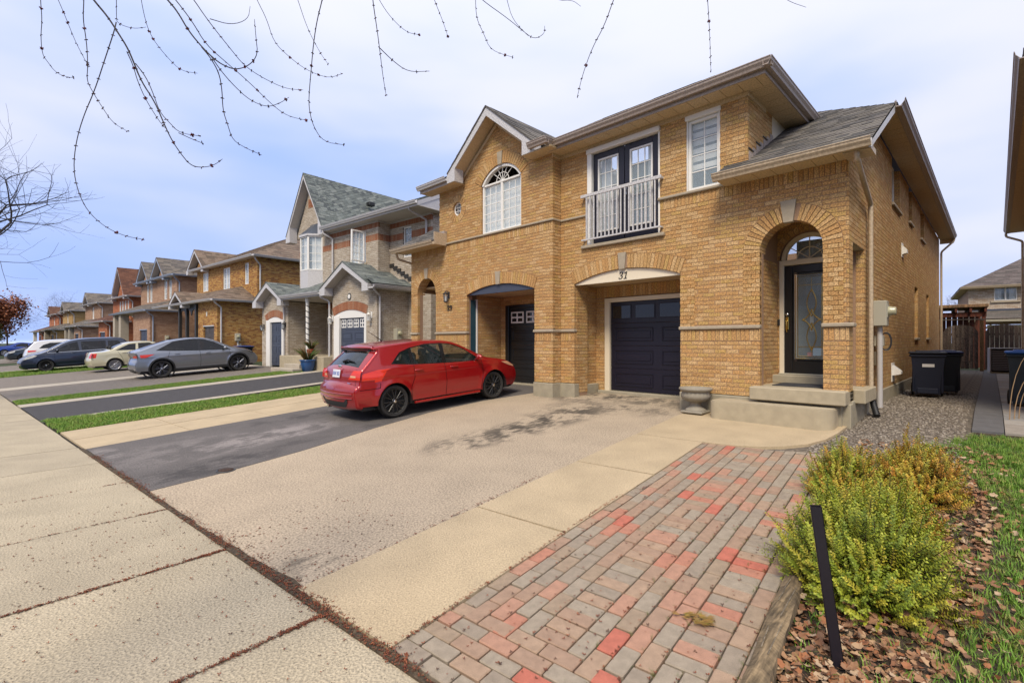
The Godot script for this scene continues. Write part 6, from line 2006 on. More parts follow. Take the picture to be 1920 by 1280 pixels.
	gutter(Vector3(e0, ye, -fq), Vector3(e1, ye, -fq), UZ, trim, 0.12)
	gutter(Vector3(e1, ye, -fq), Vector3(e1, ye, -qu), UX, trim, 0.12)
	for g in o.get("low_gables", []): gable_front(P2(g[0], g[1]), g[2], g[3], qg + 0.05, qg + 1.2, roofs, trim, M.soffit_white, 0.4, 0.5)
	# upper roof
	var ue := yu + 0.1
	var uq := qu - 0.42
	var top: float = o.get("ridge", 3.2)
	var us: float = o.get("up_slope", 0.5)
	var dd := top / us
	plane_roof([Vector3(ux0 - 0.4, ue, -uq), Vector3(r1 + 0.4, ue, -uq), Vector3(r1 + 0.4 - dd, ue + top, -uq - dd), Vector3(ux0 - 0.4, ue + top, -uq - dd)], roofs, "shingle", 0, {"ex": 0.22, "tw": 0.5})
	plane_roof([Vector3(r1 + 0.4, ue, -uq), Vector3(r1 + 0.4, ue, -uq - 2 * dd), Vector3(r1 + 0.4 - dd, ue + top, -uq - dd)], roofs, "shingle", 0, {"ex": 0.22, "tw": 0.5})
	bx("soffit", ux0 - 0.4, r1 + 0.4, yu, yu + 0.03, -qu - 9.0, -uq - 0.02, M.soffit_white)
	bx("fascia", ux0 - 0.4, r1 + 0.4, yu - 0.02, ue - 0.02, -uq - 0.02, -uq, trim)
	gutter(Vector3(ux0 - 0.4, ue, -uq), Vector3(r1 + 0.4, ue, -uq), UZ, trim, 0.13)
	gutter(Vector3(r1 + 0.4, ue, -uq), Vector3(r1 + 0.4, ue, -qu - 9.0), UX, trim, 0.13)
	for g in gbs: gable_front(P2(g[0], yu + 0.1 + g[2] * g[3]), g[2], g[3], qu, qu + 2.5 + g[2], roofs, trim, M.soffit_white, 0.4, 0.45)
	downspout([Vector3(r1 + 0.3, yu, -uq - 0.1), Vector3(r1 + 0.25, yu - 0.2, -uq - 0.2), Vector3(r1 + 0.06, yu - 0.5, -qu - 0.15), Vector3(r1 + 0.06, yl + 0.5, -qu - 0.15)], trim, 0.09)
	downspout([Vector3(r1 + 0.3, yl, -fq - 0.1), Vector3(r1 + 0.25, yl - 0.15, -fq - 0.2), Vector3(r1 + 0.06, yl - 0.4, -qg - 0.2), Vector3(r1 + 0.06, 0.6, -qg - 0.2)], trim, 0.09)
	for p in o.get("posts", []):
		bx("porch_post", p[0] - p[1], p[0] + p[1], 0.6, yl, -qg - p[1], -qg + p[1], p[2], null, 0.02)
	if o.has("valance"):
		var v: Array = o.valance
		var mb := MB.new()
		var pl := PackedVector2Array([P2(v[0], yl), P2(v[0], yl - 0.75)])
		var n := int(round((v[1] - v[0]) / 1.05))
		for i in n:
			var a: float = lerpf(v[0], v[1], float(i) / n)
			var b: float = lerpf(v[0], v[1], float(i + 1) / n)
			for p in arc_pts((a + b) / 2, yl - 0.62, (b - a) / 2 - 0.1, 180, 0, 8): pl.append(P2(p.x, yl - 0.62 + (p.y - yl + 0.62) * 0.6))
			pl.append(P2(b, yl - 0.75))
		pl.append(P2(v[1], yl))
		mb.prism(pl, OG, UX, UY, UZ, -0.05, 0.0, true)
		part("valance", mb, M.iron)

func build_row() -> void:
	var tan_b := [Color(0.68, 0.37, 0.10), Color(0.56, 0.27, 0.08), Color(0.74, 0.45, 0.15), Color(0.38, 0.17, 0.06), Color(0.64, 0.33, 0.09), Color(0.50, 0.23, 0.07), Color(0.72, 0.40, 0.12)]
	var brown_roof := [Color(0.255, 0.18, 0.128), Color(0.315, 0.232, 0.165), Color(0.195, 0.143, 0.105), Color(0.36, 0.262, 0.188)]
	var grey_roof := [Color(0.21, 0.182, 0.161), Color(0.266, 0.231, 0.196), Color(0.168, 0.147, 0.133), Color(0.308, 0.259, 0.21)]
	var pink_b := [Color(0.621, 0.378, 0.243), Color(0.567, 0.338, 0.209), Color(0.675, 0.432, 0.284), Color(0.513, 0.297, 0.189)]
	var red_b := [Color(0.567, 0.176, 0.0743), Color(0.621, 0.209, 0.081), Color(0.486, 0.149, 0.0675), Color(0.648, 0.243, 0.101)]
	var yel_b := [Color(0.675, 0.432, 0.162), Color(0.621, 0.378, 0.135), Color(0.729, 0.472, 0.189)]
	row_house("brick_house", "brown mottled brick house with black porch posts", -39.0, -28.4, 9.4, 11.7, 4.3, 7.2, tan_b, brown_roof, {"garage": [-30.6, -28.85], "front_from": -31.5, "windows": [[-37.8, -36.7, 5.6, 7.0], [-33.9, -32.7, 5.5, 7.0], [-30.3, -29.7, 5.6, 7.0]], "gables": [[-38.2, 1.9, 1.75, 0.85]], "low_gables": [[-34.4, 5.2, 1.4, 0.6]], "posts": [[-34.9, 0.09, M.iron], [-33.5, 0.09, M.iron], [-31.7, 0.11, M.iron]], "valance": [-34.9, -31.7], "ridge": 3.0, "door_paint": mat("door_brown", L(0.06, 0.05, 0.045), 0.5), "single": 60})
	electric_meter("grey electric meter on the mottled brown brick wall", ST, Vector3(-28.4, 1.9, -10.5), -UZ, UX)
	lettering_plate(Vector3(-30.0, 3.55, -9.4))
	row_house("brick_house", "pinkish brick house with twin gables and stone porch columns", -52.0, -41.9, 9.4, 11.2, 4.25, 7.15, pink_b, grey_roof, {"garage": [-44.6, -42.6], "front_from": -46.5, "windows": [[-45.2, -44.4, 5.4, 7.2], [-43.9, -43.2, 5.4, 7.2], [-50.2, -49.5, 5.4, 7.0], [-49.2, -48.5, 5.4, 7.0]], "gables": [[-50.0, 1.8, 1.9, 0.95], [-45.6, 1.8, 1.9, 0.9]], "posts": [[-51.5, 0.3, M.kerb_concrete], [-49.5, 0.3, M.kerb_concrete]], "ridge": 2.6, "trim": mat("blue_trim", L(0.28, 0.33, 0.42), 0.4), "scale": 1.3})
	electric_meter("grey electric meter on the pinkish brick wall", ST, Vector3(-41.9, 1.9, -10.5), -UZ, UX)
	row_house("brick_house", "red brick house with steep brown gable roof", -62.5, -55.6, 9.4, 11.2, 3.8, 6.3, red_b, [Color(0.20, 0.085, 0.05), Color(0.24, 0.105, 0.06), Color(0.16, 0.07, 0.045)], {"garage": [-58.6, -56.4], "windows": [[-59.9, -59.2, 4.7, 6.0], [-58.9, -58.2, 4.7, 6.0], [-57.9, -57.2, 4.7, 6.0], [-56.8, -56.2, 4.7, 6.0]], "gables": [[-58.6, 1.0, 2.6, 1.15]], "ridge": 2.6, "scale": 1.6})
	row_house("brick_house", "tan brick house with grey hipped roof beyond the red one", -76.5, -68.3, 9.4, 11.2, 3.6, 6.3, pink_b, grey_roof, {"garage": [-71.0, -69.0], "windows": [[-72.5, -71.6, 4.6, 6.0]], "gables": [[-74.0, 1.0, 1.8, 0.8]], "ridge": 2.4, "posts": [[-75.5, 0.25, M.kerb_concrete], [-73.0, 0.25, M.kerb_concrete]], "scale": 2.0})
	row_house("brick_house", "yellow brick house with blue grey eaves", -92.0, -84.8, 9.4, 11.2, 3.5, 6.1, yel_b, grey_roof, {"garage": [-87.4, -85.4], "windows": [[-88.6, -87.8, 4.5, 5.8]], "gables": [[-89.5, 1.0, 1.7, 0.8]], "ridge": 2.2, "posts": [[-90.5, 0.3, M.kerb_concrete]], "scale": 2.4})
	row_house("brick_house", "small dark red brick house, last of the receding row", -104.0, -95.4, 9.4, 11.2, 3.4, 6.0, red_b, [Color(0.18, 0.085, 0.055), Color(0.22, 0.11, 0.07)], {"garage": [-98.0, -96.0], "windows": [[-99.6, -98.8, 4.4, 5.7]], "gables": [[-101.0, 1.0, 1.7, 0.8]], "ridge": 2.2, "posts": [[-102.5, 0.2, M.white_vinyl]], "scale": 3.0})
	# houses across the far end of the street
	var far := ST * Transform3D(Basis(UY, deg_to_rad(62)), Vector3(-128, 0, 6))
	var keep := ST
	ST = far
	row_house("brick_house", "brown roofed house closing the far end of the street", -7.0, 9.0, -2.0, 0.5, 3.6, 5.6, pink_b, grey_roof, {"garage": [2.0, 5.0], "windows": [[-4.0, -2.4, 4.0, 5.3], [1.0, 2.4, 4.0, 5.3]], "gables": [], "ridge": 2.4, "scale": 3.0, "posts": [[-2.0, 0.2, M.white_vinyl], [0.5, 0.2, M.white_vinyl]]})
	# two houses over the road, behind the viewpoint, which the glass mirrors
	ST = keep * Transform3D(Basis(UY, PI), Vector3(0, 0, 16.0))
	row_house("brick_house", "brown brick house over the road, mirrored in the windows", -9.0, 1.5, 2.0, 3.8, 4.2, 7.0, pink_b, grey_roof, {"garage": [-1.6, 0.6], "windows": [[-6.5, -5.0, 5.2, 6.6], [-2.5, -1.0, 5.2, 6.6]], "gables": [[-5.8, 1.8, 1.8, 0.9]], "ridge": 3.0, "scale": 3.0})
	row_house("brick_house", "tan brick house over the road, mirrored in the cars", 4.0, 15.0, 2.0, 3.8, 4.2, 7.0, yel_b, brown_roof, {"garage": [12.0, 14.4], "windows": [[6.5, 8.0, 5.2, 6.6], [10.5, 12.0, 5.2, 6.6]], "gables": [[7.2, 1.8, 1.8, 0.9]], "ridge": 3.0, "scale": 3.0})
	ST = keep

func lettering_plate(at: Vector3) -> void:
	thing("number_plaque", "small pale plaque on brown brick above the garage", "plaque", ST, at)
	var mb := MB.new()
	mb.cbox(at + Vector3(0, 0, 0.012), Vector3(0.2, 0.3, 0.02), 0.008)
	part("plate", mb, M.meter_grey)
	mb = MB.new()
	mb.cbox(at + Vector3(0, 0, 0.026), Vector3(0.08, 0.18, 0.008), 0.003)
	part("face", mb, M.blind)

# ---------- behind and beside the pair ----------
func build_back() -> void:
	# the next house on the right shows only its eave
	var pal := brick_pal
	thing("brick_house", "neighbouring house showing only its tan eave and downspout", "house", W, Vector3(3.5, 0.6, -18), "houses along the street")
	var B := new_bricks()
	var mort := MB.new()
	bricks(B, Vector3(0.75, 0, 0), UZ, UY, -UX, rect(-26, 0.7, -10.5, 5.95), [], pal, {"y0": 0.7, "bw": 0.43, "bh": 0.15, "joint": 0.012})
	backing(mort, Vector3(0.75, 0, 0), UZ, UY, -UX, rect(-26, 0.5, -10.6, 5.95), [], 0.2)
	bricks(B, Vector3(0, 0, -10.5), UX, UY, UZ, rect(0.755, 0.7, 7.0, 5.95), [], pal, {"y0": 0.7})
	part("mortar_bed", mort, M.mortar)
	finish_bricks(B, "brick", "brick", pal, 0)
	bx("rear_wall", 0.76, 7.0, 0.5, 5.95, -26.0, -25.8, M.mortar)
	bx("front_wall", 0.9, 7.0, 0.5, 5.95, -10.75, -10.51, M.mortar)
	soffit(0.34, 0.76, -26.3, -10.2, 5.93, false, M.soffit_tan, 0.3)
	bx("fascia", 0.32, 0.34, 5.92, 6.04, -26.3, -10.2, M.fascia_brown)
	gutter(Vector3(0.32, 6.05, -10.2), Vector3(0.32, 6.05, -26.3), -UX, M.fascia_brown, 0.13)
	plane_roof([Vector3(0.28, 6.06, -10.2), Vector3(0.28, 6.06, -26.3), Vector3(4.0, 8.1, -22.6), Vector3(4.0, 8.1, -13.9)], roof_pal, "shingle", 0, {"ex": 0.28, "tw": 0.6})
	downspout([Vector3(0.25, 5.93, -26.2), Vector3(0.25, 5.8, -26.2), Vector3(0.68, 5.55, -26.05), Vector3(0.68, 0.7, -26.05)], M.gutter_tan, 0.08)
	# house across the back gardens
	var cream := [Color(0.7, 0.588, 0.462), Color(0.77, 0.658, 0.518), Color(0.644, 0.518, 0.392), Color(0.588, 0.434, 0.308)]
	thing("brick_house", "pale brick house with grey hipped roof behind the gates", "house", ST, Vector3(11, 0.6, -40), "houses along the street")
	B = new_bricks()
	mort = MB.new()
	var OQ := Vector3(0, 0, -40)
	var wn := rect(7.35, 4.35, 8.35, 5.25)
	bricks(B, OQ, UX, UY, UZ, rect(6.2, 3.3, 16, 5.2), [wn], cream, {"y0": 0.6})
	backing(mort, OQ, UX, UY, UZ, rect(6.2, 0.5, 16, 5.2), [wn, rect(7.0, 0.5, 10.5, 2.9)], 0.2)
	part("mortar_bed", mort, M.mortar)
	finish_bricks(B, "brick", "brick", cream, 100)
	window(Vector3(7.35, 4.35, -40.05), UX, UZ, 1.0, 0.9, {"nx": 1, "ny": 1, "sash": [0.0, 0.5, 1.0], "cover": "curtain"})
	bx("window_sill", 7.2, 8.5, 4.24, 4.34, -40.1, -39.9, M.stone)
	garage_door(7.05, 10.4, 0.62, 2.88, 40.02, M.cream_vinyl, 3, false)
	plane_roof([Vector3(5.8, 5.25, -39.5), Vector3(16.5, 5.25, -39.5), Vector3(12.5, 8.2, -44.5), Vector3(10.6, 8.2, -44.5)], [Color(0.17, 0.135, 0.125), Color(0.21, 0.17, 0.155), Color(0.14, 0.115, 0.105)], "shingle", 0, {"ex": 0.2, "tw": 0.5})
	plane_roof([Vector3(5.8, 5.25, -39.5), Vector3(5.8, 5.25, -49.5), Vector3(10.6, 8.2, -44.5)], [Color(0.17, 0.135, 0.125), Color(0.21, 0.17, 0.155), Color(0.14, 0.115, 0.105)], "shingle", 0, {"ex": 0.2, "tw": 0.5})
	gutter(Vector3(5.8, 5.26, -39.5), Vector3(16.5, 5.26, -39.5), UZ, M.gutter_tan, 0.13)
	bx("soffit", 5.8, 16.5, 5.13, 5.16, -49.5, -39.5, M.soffit_tan)
	bx("side_wall", 6.2, 6.4, 0.5, 5.13, -49, -40.2, M.mortar)
	plane_roof([Vector3(6.1, 3.15, -38.6), Vector3(16, 3.15, -38.6), Vector3(16, 3.75, -40.0), Vector3(6.1, 3.75, -40.0)], [Color(0.17, 0.15, 0.13), Color(0.21, 0.18, 0.155)], "shingle", 0, {"ex": 0.2, "tw": 0.5})
	gutter(Vector3(6.1, 3.16, -38.6), Vector3(16, 3.16, -38.6), UZ, M.cream_vinyl, 0.12)
	bx("flashing", 6.2, 16, 3.75, 3.85, -40.0, -39.96, M.slate_paint)
	# corner of another house behind number 31
	thing("brick_house", "far house showing a steep white edged gable corner behind the pair", "house", ST, Vector3(2.0, 0.6, -36), "houses along the street")
	bx("wall", -1.0, 3.0, 0.5, 4.9, -40.0, -36.0, M.cream_vinyl)
	gable_front(P2(0.9, 7.4), 2.6, 0.9, 36.0, 40.0, roof_pal, M.white_metal, M.soffit_white, 0.5, 0.4)
	# shed roof of a garden shelter beyond the gate
	thing("garden_shelter", "red brown timber shelter with flat roof behind the gates", "shelter", ST, Vector3(5.1, 0.6, -29.0))
	var rw := mat("red_wood", L(0.15, 0.035, 0.015), 0.8, "wood", 0.8, 0.5)
	bx("roof", 3.9, 6.05, 3.35, 3.5, -30.6, -27.8, mat("shelter_roof", L(0.30, 0.17, 0.08), 0.8, "wood", 0.8, 0.5), null, 0.02)
	for k in 5: bx("rafter", 4.0 + k * 0.48, 4.08 + k * 0.48, 3.15, 3.35, -30.5, -27.85, rw)
	bx("beam", 3.95, 6.0, 2.95, 3.15, -28.2, -28.05, rw)
	bx("post", 3.97, 4.1, 0.6, 2.95, -28.2, -28.06, rw)
	bx("post", 5.85, 5.98, 0.6, 2.95, -28.2, -28.06, rw)
	for k in 10: bx("board", 3.95 + k * 0.207, 4.14 + k * 0.207, 0.6, 3.1, -30.5, -30.46, rw)
	# two gates of upright boards with round heads
	var woods := [L(0.17, 0.125, 0.095), L(0.22, 0.165, 0.125), L(0.14, 0.10, 0.08)]
	var wm := []
	for i in 3: wm.append(mat("gate_wood_%d" % i, woods[i], 0.9, "wood", 1.0, 0.8))
	for e in [[4.5, 5.62, "weathered wooden gate with arched top beside the brick wall"], [5.82, 6.95, "weathered wooden gate with arched top behind the blue lidded bin"]]:
		thing("wooden_gate", e[2], "gate", ST, Vector3((e[0] + e[1]) / 2, gy(26.5), -26.5), "arched wooden gates")
		var n := 8
		var wd: float = (e[1] - e[0]) / n
		for k in n:
			var a: float = e[0] + k * wd + 0.006
			var mid := (k + 0.5) / n * 2 - 1
			var h := 2.26 + 0.30 * sqrt(maxf(0.0, 1 - mid * mid))
			var mb := MB.new()
			var m2 := (k + 1.0) / n * 2 - 1
			var m1 := float(k) / n * 2 - 1
			mb.prism(pv([a, 0.68, a + wd - 0.012, 0.68, a + wd - 0.012, 2.25 + 0.3 * sqrt(maxf(0, 1 - m2 * m2)), a, 2.25 + 0.3 * sqrt(maxf(0, 1 - m1 * m1))]), Vector3(0, 0, -26.5), UX, UY, UZ, -0.02, 0.0, true)
			part("board", mb, wm[rng.randi() % 3])
		for y in [0.95, 2.1]: bx("rail", e[0], e[1], y, y + 0.09, -26.56, -26.521, wm[0])
	for x in [4.42, 5.72, 7.05]:
		thing("gate_post", "square timber post " + ["against the brick wall", "between the two arched gates", "at the far side of the second gate"][[4.42, 5.72, 7.05].find(x)], "post", ST, Vector3(x, gy(26.5), -26.5), "gate posts")
		bx("shaft", x - 0.06, x + 0.06, 0.6, 2.72, -26.56, -26.44, mat("post_wood", L(0.23, 0.13, 0.05), 0.9, "wood", 1.0, 0.6), null, 0.008)
		bx("cap", x - 0.07, x + 0.07, 2.72, 2.75, -26.57, -26.43, wm[1], null, 0.006)
	thing("gate_beam", "thin timber beam across the tops of the gate posts", "beam", ST, Vector3(5.7, 2.75, -26.5))
	bx("beam", 4.38, 7.1, 2.752, 2.80, -26.53, -26.47, wm[0], null, 0.006)
	# bins
	bin("dark blue wheeled bin beside the brick wall, nearest the meter", Vector3(3.72, gy(12.3), -12.35), 0.0, L(0.012, 0.015, 0.03), L(0.012, 0.013, 0.02), 1.0, ST, true)
	bin("black wheeled bin standing just behind the dark blue one", Vector3(4.02, gy(13.3), -13.35), 0.05, L(0.012, 0.013, 0.016), L(0.015, 0.02, 0.09), 1.0, ST)
	bin("grey bin with blue lid on the pale paving", Vector3(5.12, gy(11), -11.15), -0.1, L(0.03, 0.042, 0.055), L(0.03, 0.12, 0.42), 1.05, ST)
	bin("black bin with blue lid between the brown and cream houses", Vector3(-24.6, gy(9), -9.4), 0.0, L(0.012, 0.014, 0.02), L(0.015, 0.03, 0.14), 1.05, ST)
	# air conditioner
	var ac := Vector3(6.15, gy(24), -24.3)
	thing("air_conditioner", "grey air conditioner cabinet beyond the blue lidded bin", "air conditioner", ST, ac)
	bx("cabinet", ac.x - 0.38, ac.x + 0.38, ac.y + 0.08, ac.y + 0.92, ac.z - 0.38, ac.z + 0.38, M.black_plastic, null, 0.03)
	for k in 12: bx("louvre", ac.x - 0.36, ac.x + 0.36, ac.y + 0.14 + k * 0.063, ac.y + 0.175 + k * 0.063, ac.z + 0.38, ac.z + 0.395, mat("ac_grey", L(0.17, 0.16, 0.17), 0.5))
	for sx in [-1, 1]: bx("corner_panel", ac.x + sx * 0.4 - 0.02, ac.x + sx * 0.4 + 0.02, ac.y + 0.06, ac.y + 0.94, ac.z - 0.4, ac.z + 0.4, mat("ac_side", L(0.33, 0.31, 0.31), 0.5), null, 0.01)
	bx("top", ac.x - 0.42, ac.x + 0.42, ac.y + 0.93, ac.y + 0.97, ac.z - 0.42, ac.z + 0.42, mat("ac_top", L(0.3, 0.29, 0.29), 0.5), null, 0.015)
	bx("base", ac.x - 0.42, ac.x + 0.42, ac.y, ac.y + 0.06, ac.z - 0.42, ac.z + 0.42, M.foundation)

func bin(label: String, at: Vector3, turn: float, col: Color, lid: Color, s: float, frame: Transform3D, plate := false) -> void:
	thing("wheeled_bin", label, "bin", frame, at, "wheeled bins")
	CUR.rotate_object_local(UY, turn)
	LOC = Transform3D.IDENTITY
	var m := mat("bin_%s" % col.to_html(), col, 0.45)
	var ml := mat("lid_%s" % lid.to_html(), lid, 0.4)
	var mb := MB.new()
	var w0 := 0.21 * s
	var w1 := 0.28 * s
	var d0 := 0.24 * s
	var d1 := 0.34 * s
	var h := 0.92 * s
	var c := func(w: float, d: float, y: float) -> Array: return [Vector3(-w, y, d), Vector3(w, y, d), Vector3(w, y, -d), Vector3(-w, y, -d)]
	var a: Array = c.call(w0, d0, 0.06)
	var b: Array = c.call(w1, d1, h)
	for i in 4:
		var j := (i + 1) % 4
		mb.quad(a[i], a[j], b[j], b[i], (a[i] + a[j]) * Vector3(1, 0, 1))
	mb.quad(a[0], a[1], a[2], a[3], -UY)
	# moulded ribs and foot
	mb.cbox(Vector3(0, 0.13 * s, d0 + 0.02), Vector3(0.36 * s, 0.12 * s, 0.03), 0.012)
	for sx in [-1, 1]: mb.cbox(Vector3(sx * 0.235 * s, 0.45 * s, 0.27 * s), Vector3(0.05, 0.72 * s, 0.05), 0.02)
	part("body", mb, m)
	mb = MB.new()
	mb.cbox(Vector3(0, h - 0.03, 0), Vector3(w1 * 2 + 0.06, 0.06, d1 * 2 + 0.06), 0.02)
	part("rim", mb, m)
	mb = MB.new()
	mb.cbox(Vector3(0, h + 0.03, 0.0), Vector3(w1 * 2 + 0.08, 0.05, d1 * 2 + 0.12), 0.022)
	mb.cbox(Vector3(0, h + 0.06, -0.02), Vector3(w1 * 1.5, 0.035, d1 * 1.5), 0.016)
	part("lid", mb, ml)
	mb = MB.new()
	mb.tube(PackedVector3Array([Vector3(-w1, h + 0.01, -d1 - 0.08), Vector3(w1, h + 0.01, -d1 - 0.08)]), [0.018], 10)
	for sx in [-1, 1]: mb.tube(PackedVector3Array([Vector3(sx * w1 * 0.9, h - 0.03, -d1), Vector3(sx * w1 * 0.9, h + 0.01, -d1 - 0.08)]), [0.016], 8)
	part("handle", mb, m)
	for sx in [-1, 1]:
		mb = MB.new()
		mb.lathe(PackedVector2Array([Vector2(0.0, 0.03), Vector2(0.06, 0.03), Vector2(0.075, 0.022), Vector2(0.12, 0.025), Vector2(0.14, 0.01), Vector2(0.14, -0.02), Vector2(0.0, -0.02)]), Vector3(sx * 0.25 * s, 0.14, -d0 - 0.04), UX * sx, UY, 22)
		part("wheel", mb, M.rubber)
	if plate:
		mb = MB.new()
		var nn := Vector3(0, -0.116, 1).normalized()
		mb.box(Vector3(0.01, 0.68 * s, d0 + 0.072), Vector3(0.2, 0.065, 0.004), Basis(UX, nn.cross(UX), nn))
		part("sticker", mb, M.blind)

# ---------- cars: a side panel as a height field over the profile, and a skin stretched round the profile ----------
func car_w(c: Dictionary, x: float, y: float) -> float:
	var L_: float = c.len
	var f := clampf((x - (L_ - c.ft)) / c.ft, 0.0, 1.0)
	var r := clampf((c.rt - x) / c.rt, 0.0, 1.0)
	var b: float = c.wid / 2 * (1.0 - c.fa * f * f - c.ra * r * r)
	var yb: float = lerpf(c.belt[0], c.belt[1], clampf(x / L_, 0, 1))
	if y > yb:
		b -= 0.035 + c.tumble * (y - yb)
	else:
		var t := clampf((yb - y) / (yb - 0.2), 0.0, 1.0)
		b -= 0.035 * pow(1.0 - t, 5.0) + 0.055 * smoothstep(0.62, 1.0, t)
		b += 0.012 * smoothstep(0.75, 0.9, t) * smoothstep(0.9, 0.75, absf(x - L_ / 2) / (L_ / 2))
		# a crease under the windows and a hollow in the doors
		var yc := yb - 0.13 + 0.03 * (x / L_)
		b += 0.010 * exp(-pow((y - yc) / 0.045, 2.0))
		b -= 0.016 * exp(-pow((y - 0.42) / 0.12, 2.0)) * smoothstep(1.35, 0.9, absf(x - L_ * 0.49))
		for wx in c.axles:
			var d := Vector2(x - wx, y - c.tyre).length()
			b += c.flare * exp(-pow((d - c.arch) / 0.075, 2.0))
	return b
func chaikin(p: Array, k: int) -> Array:
	for it in k:
		var o := [p[0]]
		for i in p.size() - 1:
			o.append((p[i] as Vector3).lerp(p[i + 1], 0.25))
			o.append((p[i] as Vector3).lerp(p[i + 1], 0.75))
		o.append(p[-1])
		p = o
	return p
func patch(mb: MB, poly: PackedVector2Array, holes: Array, step: float, place: Callable) -> void:
	var lo := poly[0]
	var hi := poly[0]
	for p in poly:
		lo = lo.min(p); hi = hi.max(p)
	var bounds := [poly]
	bounds.append_array(holes)
	var nx := int(ceil((hi.x - lo.x) / step))
	var ny := int(ceil((hi.y - lo.y) / step))
	for i in nx:
		for j in ny:
			var a := lo + Vector2(i, j) * step
			var b := a + Vector2(step, step)
			var near := false
			for q in bounds:
				if touches(q, a, b):
					near = true
					break
			var ps: Array[PackedVector2Array] = [rect(a.x, a.y, b.x, b.y)]
			if near:
				ps = Geometry2D.intersect_polygons(ps[0], poly)
				for h in holes:
					if not touches(h, a, b) and not Geometry2D.is_point_in_polygon((a + b) / 2, h): continue
					var nxt: Array[PackedVector2Array] = []
					for q in ps: nxt.append_array(Geometry2D.clip_polygons(q, h))
					ps = nxt
			else:
				var mid := (a + b) / 2
				if not Geometry2D.is_point_in_polygon(mid, poly): continue
				var gone := false
				for h in holes:
					if Geometry2D.is_point_in_polygon(mid, h):
						gone = true
						break
				if gone: continue
			for q in ps:
				if q.size() < 3: continue
				var k := mb.v.size()
				for p in q:
					var pn: Array = place.call(p)
					mb.vert(pn[0], pn[1], p)
				var tr := PackedInt32Array([0, 1, 2, 0, 2, 3]) if q.size() == 4 and not near else Geometry2D.triangulate_polygon(q)
				for t in range(0, tr.size(), 3):
					mb.tri_i(k + tr[t], k + tr[t + 1], k + tr[t + 2], mb.n[k + tr[t]] + mb.n[k + tr[t + 1]] + mb.n[k + tr[t + 2]])
func side_place(c: Dictionary, sg: float, off: float) -> Callable:
	return func(p: Vector2) -> Array:
		var e := 0.012
		var w := car_w(c, p.x, p.y)
		var dx := (car_w(c, p.x + e, p.y) - w) / e
		var dy := (car_w(c, p.x, p.y + e) - w) / e
		var n := Vector3(sg, -dy, dx).normalized()
		return [Vector3(sg * w, p.y, c.len / 2 - p.x) + n * off, n]
func skin_at(c: Dictionary, s: float) -> Array:
	var S: PackedFloat32Array = c.S
	var i := clampi(S.bsearch(s) - 1, 0, S.size() - 2)
	var t := clampf((s - S[i]) / maxf(S[i + 1] - S[i], 1e-6), 0.0, 1.0)
	return [c.P[i].lerp(c.P[i + 1], t), c.N[i].lerp(c.N[i + 1], t).normalized(), lerpf(c.C[i], c.C[i + 1], t), lerpf(c.WE[i], c.WE[i + 1], t)]
func skin_place(c: Dictionary, off: float) -> Callable:
	return func(q: Vector2) -> Array:
		var a := skin_at(c, q.x)
		var v: float = clampf(q.y / a[3], -1.0, 1.0)
		var p: Vector2 = a[0] + a[1] * (a[2] * (1.0 - v * v))
		var n := Vector3(2.0 * a[2] * v / a[3], a[1].y, -a[1].x).normalized()
		return [Vector3(q.y, p.y, c.len / 2 - p.x) + n * off, n]
func s_at_y(c: Dictionary, y: float, rear := true) -> float:
	var m: int = c.P.size()
	for k in m:
		var i := k if rear else m - 1 - k
		if c.P[i].y >= y: return c.S[i]
	return c.S[m / 2]
func s_at_x(c: Dictionary, x: float) -> float:
	# on the upper side
	for i in c.P.size():
		if c.P[i].x >= x and c.P[i].y > 0.7: return c.S[i]
	return c.S[-1]
func circle(x: float, y: float, r: float, k := 32) -> PackedVector2Array:
	var o := PackedVector2Array()
	for i in k: o.append(Vector2(x + r * cos(TAU * i / k), y + r * sin(TAU * i / k)))
	return o
func line_poly(pts: Array, w: float) -> PackedVector2Array:
	var a := PackedVector2Array()
	for p in pts: a.append(p)
	return Geometry2D.offset_polyline(a, w / 2)[0]
func mirror(p: PackedVector2Array) -> PackedVector2Array:
	var o := PackedVector2Array()
	for q in p: o.append(Vector2(q.x, -q.y))
	return o

